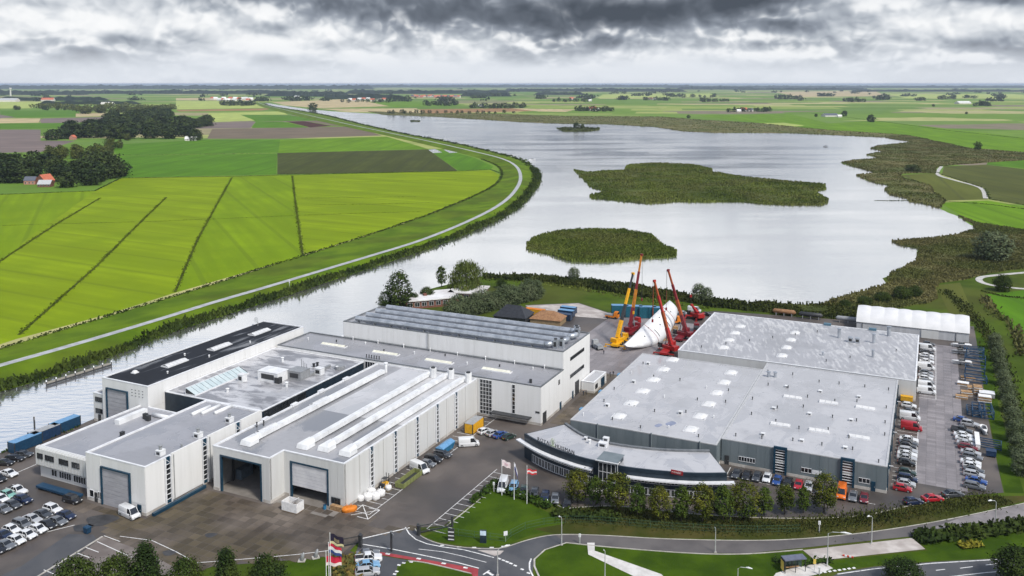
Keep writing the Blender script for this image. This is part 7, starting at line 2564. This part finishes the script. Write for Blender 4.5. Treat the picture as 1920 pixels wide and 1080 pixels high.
rng = random.Random(77)
for i in range(20):
    house('village_house', '%s house from the left in the red-roofed village beyond the lake' % ORD[i], 772 + i * 4.6 + rng.uniform(-1, 1), 182 + rng.uniform(-.8, 1.2), 22, 14, 7, 9, R(rng.uniform(-30, 30)), PLA if i % 2 else PINK, OTILE if i % 3 else SLATE, 'house', 'village beyond the lake', win=1)
for i in range(14):
    house('village_house', '%s house from the left in the riverside village at the canal end' % ORD[i], 398 + i * 5.6 + rng.uniform(-1, 1), 188 + rng.uniform(-1.5, 2.5), 24, 14, 7, 9, R(rng.uniform(-30, 30)), PLA, WHR if i % 3 else OTILE, 'house', 'riverside village', win=1)
for i in range(8):
    house('village_house', '%s house from the left in the hamlet left of the red-roofed village' % ORD[i], 655 + i * 9 + rng.uniform(-2, 2), 188 + rng.uniform(-1, 2), 22, 14, 6, 8, R(rng.uniform(-30, 30)), PLA, OTILE if i % 2 else WHR, 'house', 'hamlet', win=1)
p = G(20, 180)
r = thing('water_tower', 'slender white tower on the far left horizon', 'tower', (p.x, p.y, 0), 0)
MB().tube([(0, 0, 0), (0, 0, 48), (0, 0, 52), (0, 0, 62)], [6, 5, 9, 9], 10).build('shaft', PLA, r)
MB().tube([(0, 0, 62), (0, 0, 66)], [9, 1], 10).build('roof', SLATE, r)
# ------------------------------------------------------------------ hedges, fence, gates
def hedge(name, pts, w, h, m, label, cat='hedge', dens=9.0, size=.5, seed=1):
    rng = random.Random(seed)
    P = [G(*q) for q in pts]
    mb = MB()
    for a, b in zip(P[:-1], P[1:]):
        d = b - a
        nr = Vector((-d.y, d.x, 0)).normalized()
        for _ in range(int(d.length * w * dens)):
            c = a + d * rng.random() + nr * rng.uniform(-w / 2, w / 2) + Vector((0, 0, rng.uniform(.05, 1) ** .6 * h * rng.uniform(.85, 1.1)))
            n_ = Vector((rng.gauss(0, 1), rng.gauss(0, 1), rng.gauss(.6, .6))).normalized()
            t1 = n_.orthogonal().normalized()
            t2 = n_.cross(t1)
            s = size * rng.uniform(.6, 1.2)
            mb.add([c - t1 * s, c + t2 * s * .7, c + t1 * s, c - t2 * s * .7], [(0, 1, 2, 3)])
    mb2 = MB().ribbon([Vector((q.x, q.y, h * .5)) for q in P], w * .8)
    mb.add(mb2.v, mb2.f)
    return tag(mb.build(name, m), label, cat)


hedge('hedge', [(884, 946), (908, 926), (932, 904)], 1.6, 1.1, LM['hedge'], 'clipped hedge along the bays at the lawn edge', seed=2)
hedge('hedge', [(948, 922), (985, 934), (1032, 954)], 2.6, 1.2, LM['hedge'], 'clipped hedge behind the flagpoles', seed=3)
hedge('shrub_bed', [(1036, 962), (1080, 968), (1150, 972), (1162, 975)], 3.5, 1.1, LM['scrub'], 'rough shrub bed at the end of the lawn hedge', 'shrubs', 5, .5, 4)
hedge('shrub_bed', [(1720, 1014), (1780, 1006), (1850, 1000), (1930, 985)], 5.0, 1.5, LM['scrub'], 'dark shrub bank beside the pale lane at the right', 'shrubs', 4, .6, 5)
hedge('shrub_bed', [(1800, 1027), (1840, 1022)], 2.5, .8, leafmat('yellow_herbs', (0.14, 0.13, 0.012), (0.24, 0.22, 0.03)), 'patch of yellow herbs on the verge', 'shrubs', 8, .35, 6)
hedge('shrub_bed', [(655, 1045), (650, 1062), (650, 1095)], 6.5, 1.0, mat('mixed_shrubs', (0.035, 0.05, 0.008), (0.14, 0.10, 0.02), .6, .9, island=.5), 'mixed shrub bed beside the flagpoles at the bottom', 'shrubs', 6, .45, 7)
hedge('shrub_bed', [(1450, 1052), (1478, 1058), (1478, 1060)], 1.5, 1.0, LM['hedge'], 'low hedge left of the bus shelter', 'shrubs', 8, .35, 8)
hedge('shrub_bed', [(1500, 1060), (1540, 1055), (1560, 1054)], 1.6, 1.0, LM['hedge'], 'low hedge right of the bus shelter', 'shrubs', 8, .35, 9)
band('verge_reeds', [G(*q) for q in [(1040, 966), (1120, 968), (1200, 975), (1300, 984), (1400, 988), (1500, 986), (1600, 976), (1700, 961), (1800, 945), (1880, 934)]], LM['reed_dark'], 'dark reed-grown ditch below the street trees', 6.0, .5, 12.0, .24, 61)
band('verge_reeds', [G(*q) for q in [(1770, 545), (1800, 570), (1830, 600), (1860, 640), (1890, 720), (1920, 800)]], LM['reed_dark'], 'dark overgrown ditch right of the tent hall', 5.0, .8, 2.5, .5, 62)
band('verge_reeds', [G(*q) for q in [(1846, 560), (1866, 590), (1895, 610), (1912, 640), (1916, 670)]], LM['reed_brown'], 'brown reed line curving round the right-hand field', 4.0, 1.4, 1.5, .8, 63)
band('verge_reeds', [G(*q) for q in [(905, 524), (960, 526), (1050, 536), (1140, 552), (1220, 566), (1330, 580)]], LM['reed_green'], 'rough grass edge of the lakeside meadow', 5.0, .8, .8, .8, 64)
band('verge_reeds', [G(*q) for q in [(0, 850), (60, 833), (150, 800)]], LM['hedge'], 'green weeds along the quay edge', 2.0, .5, 3, .4, 65)

FG = flat('fence_green', (0.05, 0.11, 0.07), 0.5)
fpts = [(782, 994), (830, 1001), (890, 1009), (948, 1016), (958, 1006), (985, 992), (1020, 984), (1060, 980), (1110, 980), (1180, 986), (1260, 993), (1340, 997), (1420, 999), (1500, 997)]
FP = [G(*q) for q in fpts]
r = thing('mesh_fence', 'thin green mesh fence curving round the lawn', 'fence', (FP[0].x, FP[0].y, 0), 0)
for a, b in zip(FP[:-1], FP[1:]):
    n_ = max(1, int((b - a).length / 3))
    for k in range(n_):
        q, q2 = a.lerp(b, k / n_) - FP[0], a.lerp(b, (k + 1) / n_) - FP[0]
        MB().tube([(q.x, q.y, 0), (q.x, q.y, 1.5)], .04, 5).build('post', FG, r)
        mb = MB()
        for z in (.15, .8, 1.45):
            mb.bar((q.x, q.y, z), (q2.x, q2.y, z), .035)
        for s in range(1, 12):
            w_ = q.lerp(q2, s / 12)
            mb.bar((w_.x, w_.y, .15), (w_.x, w_.y, 1.45), .012)
        mb.build('wire_panel', FG, r)


def gate(a, b, label):
    A, Bq = G(*a), G(*b)
    d = Bq - A
    r = thing('sliding_gate', label, 'gate', (A.x, A.y, YZ), math.atan2(d.y, d.x))
    L = d.length
    mb = MB()
    mb.box(0, L, -.08, .08, .2, .4)
    mb.box(0, L, -.06, .06, 1.6, 1.72)
    mb.build('rail', DARKM, r)
    n_ = int(L / .25)
    for k in range(n_):
        MB().box(k * L / n_, k * L / n_ + .04, -.02, .02, .4, 1.6).build('bar', DARKM, r)
    for x in (0, L):
        MB().box(x - .2, x + .2, -.2, .2, 0, 2.2).build('post', DARKM, r)


gate((622, 1030), (676, 1020), 'dark sliding gate left of the entrance')
gate((784, 1002), (848, 988), 'dark sliding gate right of the entrance on the lawn')

# ------------------------------------------------------------------ lamps, poles, signs
LAMPM = flat('lamp_post', (0.52, 0.53, 0.53), 0.4, 0.3)


def lamp(x, y, ty, label, arm=1.0, ang=R(200), sc=1.0):
    p = G(x, y)
    h = HT(x, y, ty)
    r = thing('street_lamp', label, 'street lamp', (p.x, p.y, YZ), 0, 'street lamps')
    dx, dy = math.cos(ang) * arm, math.sin(ang) * arm
    MB().tube([(0, 0, 0), (0, 0, h * .4), (0, 0, h - .5), (dx * .3, dy * .3, h - .1), (dx, dy, h)], [.13, .10, .07, .06, .05], 7).build('pole', LAMPM, r)
    MB().tube([(dx * .85, dy * .85, h + .02), (dx * 1.15, dy * 1.15, h + .06), (dx * 1.6, dy * 1.6, h)], [.07, .18, .08], 8).build('lamp_head', TRIM, r)
    MB().box(-.25, .25, -.25, .25, 0, .12).build('base', KERB, r)


lamp(1053, 1022, 969, 'street lamp at the bend of the service road', .4, R(180))
lamp(1341, 1036, 990, 'street lamp beside the service road below the office', .1)
lamp(1634, 1020, 967, 'street lamp on the pale paving', .8)
lamp(1866, 984, 938, 'street lamp beside the pale lane at the right edge', 1.2, R(190))
lamp(1551, 1062, 996, 'double-bent lamp behind the bus shelter', 2.6, R(-15))
lamp(933, 1079, 1028, 'street lamp standing on the traffic island', 1.6, R(25))
lamp(1383, 1100, 1062, 'street lamp cut off by the bottom edge', 1.6, R(-20))
lamp(1134, 1095, 1032, 'thin street lamp beside the white footpath', .2)
for i, (x, y, ty, lab) in enumerate(((1087, 1020, 1002, 'slim reflector post on the service road edge'), (1536, 998, 978, 'white marker post in the reeds'), (1536, 1078, 1064, 'white bus stop pole beside the shelter'), (926, 922, 905, 'pale sign post at the hedge end'), (543, 545, 525, 'marker pole on the dike shore'), (65, 806, 781, 'white channel marker post in the water'))):
    p = G(x, y)
    h = HT(x, y, ty)
    r = thing('marker_post', lab, 'post', (p.x, p.y, .02), 0)
    MB().tube([(0, 0, 0), (0, 0, h)], .12 if i != 5 else .22, 7).build('pole', LAMPM if i != 5 else DARKM, r)
    MB().box(-.22, .22, -.08, .08, h * .72, h + .1).build('panel', TRIM, r)
for i, (x, y, ty, lab, c1) in enumerate(((846, 1014, 991, 'black slatted totem sign on the lawn', DARKM), (906, 1018, 994, 'navy and white totem sign on the lawn', NAVY))):
    p = G(x, y)
    h = HT(x, y, ty)
    r = thing('totem_sign', lab, 'sign', (p.x, p.y, .03), R(-8))
    MB().box(-.65, .65, -.12, .12, 0, h).build('board', c1, r)
    if i == 0:
        for k in range(3):
            MB().box(-.6, .6, -.17, -.125, .25 + k * h * .3, .42 + k * h * .3).build('slat', TRIM, r)
    else:
        MB().box(-.6, .6, -.17, -.125, h * .6, h * .95).build('panel', flat('sign_ice', (.55, .66, .78), .4), r)
p = G(948, 1016)
r = thing('traffic_sign', 'white roadside sign at the corner of the fence', 'sign', (p.x, p.y, .03), R(20))
MB().tube([(0, 0, 0), (0, 0, 2.0)], .04, 6).build('pole', LAMPM, r)
MB().box(-.4, .4, -.03, .03, 1.3, 2.2).build('panel', TRIM, r)


def flag(x, y, ty, cols, label, w=2.4, h=1.5, rz=0.0, droop=.5, below=0.0, emblem=None):
    p = G(x, y)
    H_ = HT(x, y, ty)
    r = thing('flagpole', label, 'flagpole', (p.x, p.y, .04), rz, 'flagpoles')
    MB().tube([(0, 0, 0), (0, 0, H_)], [.09, .05], 8).build('pole', TRIM, r)
    MB().tube([(0, 0, H_), (0, 0, H_ + .15)], [.08, .02], 8).build('finial', TRIM, r)
    n1, n2 = 14, 12
    vs, fs, mi = [], [], []
    for i in range(n1 + 1):
        for j in range(n2 + 1):
            f, g_ = i / n1, j / n2
            vs.append((.06 + f * w * (1 - .25 * droop), .22 * math.sin(f * 7 + g_ * 1.2) * f ** .5, H_ - .15 - below - g_ * h - droop * f * f * h * .9 + .08 * math.sin(f * 9)))
    mb = MB()
    nb = len(cols)
    for i in range(n1):
        for j in range(n2):
            a = i * (n2 + 1) + j
            fs.append((a, a + n2 + 1, a + n2 + 2, a + 1))
            k = min(nb - 1, int(j / n2 * nb))
            if emblem and 4 <= i <= 9 and 4 <= j <= 7: k = nb
            mi.append(k)
    mb.v, mb.f, mb.m = vs, fs, mi
    mb.build('flag', [flat('flag_%d_%d_%d' % tuple(int(c * 99) for c in cc), cc, .8) for cc in cols] + ([flat('flag_emblem_%d' % int(x), emblem, .8)] if emblem else []), r, True)


flag(941, 929, 862, [(.70, .60, .63)], 'flagpole with pale pink flag before the curved office', 2.2, 1.4, 0, .6, 0, (.60, .40, .45))
flag(964, 937, 868, [(.62, .62, .68), (.04, .04, .16)], 'flagpole with drooping dark blue flag before the curved office', 1.2, 1.6, 0, 1.6)
flag(988, 945, 874, [(.55, .03, .04), (.68, .62, .62), (.55, .03, .04)], 'flagpole with red and white flag before the curved office', 2.2, 1.1, 0, .25, .6)
flag(621, 1140, 1000, [(.014, .009, .03), (.014, .009, .03), (.014, .009, .03), (.55, .5, .3)], 'flagpole with dark purple flag at the bottom edge', 2.6, 1.8, R(-10), .35, 0, (.20, .16, .10))
flag(618, 1140, 1018, [(.48, .02, .05), (.66, .66, .70), (.03, .06, .20)], 'flagpole with red, white and blue flag at the bottom edge', 2.6, 1.7, R(-10), .5)
flag(613, 1140, 1034, [(.50, .015, .05), (.50, .015, .05), (.68, .60, .60)], 'flagpole with red and white flag at the bottom edge', 2.7, 1.7, R(5), .15, .8)

# ------------------------------------------------------------------ entrance pieces, bus shelter, jetty
for i, (x, y, h, lab) in enumerate(((676, 1026, 2.4, 'dark gate pillar at the left side of the entrance'), (785, 1004, 2.0, 'dark gate pillar at the right side of the entrance'), (734, 1034, 4.0, 'black camera column in the middle of the entrance'))):
    p = G(x, y)
    r = thing('gate_pillar', lab, 'pillar', (p.x, p.y, YZ), HU)
    k_ = .3 if i < 2 else .16
    MB().box(-k_, k_, -k_, k_, 0, h).build('column', DARKM, r)
    MB().box(-k_ - .06, k_ + .06, -k_ - .06, k_ + .06, h, h + .12).build('cap', DARKM if i < 2 else STEEL, r)
    if i == 2:
        MB().bar((0, 0, h - .2), (.9, -.5, h - .2), .14).build('arm', STEEL, r)
for i, (x, y) in enumerate(((566, 1052), (592, 1046))):
    p = G(x, y)
    r = thing('stone_bollard', ('left', 'right')[i] + ' one of two weathered anchor stones at the lawn corner', 'bollard', (p.x, p.y, .04), .4 * i)
    MB().tube([(0, 0, 0), (.1, 0, .8), (.35, 0, 1.5), (.4, 0, 1.7)], [.4, .38, .25, .05], 9).build('stone', STEEL, r, True)
    MB().box(-.7, .7, -.6, .6, 0, .15).build('plinth', KERB, r)
p = G(700, 1019)
p = G(1486, 1070)
r = thing('bus_shelter', 'bus shelter with dark roof and yellow advertising panel at the bottom right', 'bus shelter', (p.x, p.y, YZ), R(10))
MB().box(-2.0, 2.4, -.9, .9, 2.45, 2.62).build('roof', flat('shelter_roof', (.12, .13, .18), .3), r)
for x_ in (-1.9, .2, 2.2):
    for y_ in (-.75, .8):
        MB().box(x_ - .05, x_ + .05, y_ - .05, y_ + .05, 0, 2.45).build('post', DARKM, r)
for k in range(3):
    MB().box(-1.8 + k * 1.35, -.55 + k * 1.35, .78, .81, .3, 2.2).build('glass_panel', flat('green_glass', (.02, .05, .04), .1), r)
a = MB().box(-2.08, -1.96, -.65, .7, .2, 2.3).build('advert_panel', DARKM, r)
MB().box(-2.13, -2.085, -.55, .6, .35, 2.2).build('poster', flat('poster_yellow', (.62, .45, .10), .5), a)
MB().box(-1.2, 1.6, .3, .7, .42, .5).build('bench', WOOD, r)
p = G(1527, 1070)
r = thing('timetable_post', 'yellow timetable post beside the bus shelter', 'sign', (p.x, p.y, YZ), 0)
MB().tube([(0, 0, 0), (0, 0, 1.6)], .05, 6).build('pole', LAMPM, r)
MB().box(-.25, .25, -.05, .05, 1.3, 2.2).build('panel', flat('poster_yellow', (.62, .45, .10), .5), r)
A, Bq = G(84, 724), G(206, 686)
d = Bq - A
r = thing('jetty', 'narrow timber jetty along the dike foot across the river', 'jetty', (A.x, A.y, 0), math.atan2(d.y, d.x))
L = d.length
n_ = int(L / 1.0)
for k in range(n_):
    MB().box(k * L / n_ + .03, (k + 1) * L / n_ - .03, -.8, .8, .75, .85).build('plank', flat('jetty_wood', (.26, .24, .20), .8), r)
for k in range(8):
    f = MB().tube([(k * L / 7, -.85, 0), (k * L / 7, -.85, 1.5)], .16, 7).build('pile', DARKM, r)
    MB().tube([(k * L / 7, -.85, 1.5), (k * L / 7, -.85, 1.95)], .18, 7).build('cap', TRIM, f)
MB().box(0, L, -.72, -.5, .1, .74).build('beam', DARKM, r)


# ------------------------------------------------------------------ people
def person_mesh():
    J = [(0, 0, .95), (0, 0, 1.15), (0, 0, 1.40), (0, 0, 1.50), (0, .02, 1.62), (0, .02, 1.74),
         (.09, 0, .90), (.11, .03, .50), (.11, -.02, .09), (.11, .12, .04), (-.09, 0, .90), (-.11, -.10, .50), (-.11, -.22, .10), (-.11, -.09, .05),
         (.19, 0, 1.40), (.25, -.04, 1.12), (.25, .08, .88), (-.19, 0, 1.40), (-.25, .05, 1.12), (-.24, .16, .90)]
    E_ = [(0, 1), (1, 2), (2, 3), (3, 4), (4, 5), (0, 6), (6, 7), (7, 8), (8, 9), (0, 10), (10, 11), (11, 12), (12, 13), (2, 14), (14, 15), (15, 16), (2, 17), (17, 18), (18, 19)]
    RR = [.15, .14, .16, .06, .10, .08, .10, .075, .05, .045, .10, .075, .05, .045, .075, .055, .04, .075, .055, .04]
    me = bpy.data.meshes.new('person')
    me.from_pydata(J, E_, [])
    o = bpy.data.objects.new('tmp', me)
    COL.objects.link(o)
    o.modifiers.new('s', 'SKIN')
    for v_, rr in zip(me.skin_vertices[0].data, RR):
        v_.radius = (rr, rr * .85)
    me.skin_vertices[0].data[0].use_root = True
    sb = o.modifiers.new('b', 'SUBSURF')
    sb.levels = sb.render_levels = 1
    bpy.context.view_layer.update()
    out = bpy.data.meshes.new_from_object(o.evaluated_get(bpy.context.evaluated_depsgraph_get()))
    bpy.data.objects.remove(o)
    SKIN = flat('skin', (.42, .26, .19), .6)
    for m_ in (flat('work_trousers', (.03, .035, .05), .8), flat('work_jacket', (.04, .045, .06), .8), SKIN, flat('dark_hair', (.03, .022, .016), .8)):
        out.materials.append(m_)
    for pg in out.polygons:
        c = pg.center
        pg.material_index = 3 if c.z > 1.72 else (2 if c.z > 1.47 or (abs(c.x) > .2 and c.z < .95) else (1 if c.z > .95 else 0))
        pg.use_smooth = True
    return out


PM = person_mesh()
for i, (x, y, rz, lab) in enumerate(((1094, 742, .5, 'left one of two people walking in the lane by the tall hall'), (1099, 741, 2.0, 'right one of two people walking in the lane by the tall hall'), (1144, 706, 1.0, 'left one of two people standing by the lean-to shed'), (1150, 705, 2.6, 'right one of two people standing by the lean-to shed'), (1132, 665, 3.0, 'person beside the grey scissor lift'), (1309, 612, 1.5, 'person at the corner of the streaked-roof hall'))):
    p = G(x, y)
    o = bpy.data.objects.new('person', PM)
    COL.objects.link(o)
    o.location = (p.x, p.y, YZ + .01)
    o.rotation_euler = (0, 0, rz)
    tag(o, lab, 'person', 'people in the yard')
# red and white barrier board lying at the paving edge, small stones
p = G(1590, 1045)
r = thing('barrier_board', 'red and white barrier lying on the pale paving', 'barrier', (p.x, p.y, YZ + .02), R(-25))
for k in range(5):
    MB().box(-1 + k * .4, -.6 + k * .4, -.12, .12, .05, .28).build('panel', TRIM if k % 2 else flat('barrier_red', (.5, .06, .03), .5), r)
MB().box(-1.0, 1.0, .13, .2, 0, .12).build('foot', DARKM, r)

# ------------------------------------------------------------------ haze
hm = bpy.data.materials.new('haze')
hm.use_nodes = True
t = NT(hm.node_tree)
pv = t.n('ShaderNodeVolumePrincipled', {'Color': (0.70, 0.82, 1.0, 1), 'Density': 3.8e-5, 'Anisotropy': 0.1})
t.t.links.new(pv.outputs[0], t.n('ShaderNodeOutputMaterial').inputs['Volume'])
o = MB().box(-95000, 95000, -400, 125000, -1.0, 100.0).build('haze', hm)
tag(o, 'pale blue haze over the far country', 'haze', kind='stuff')
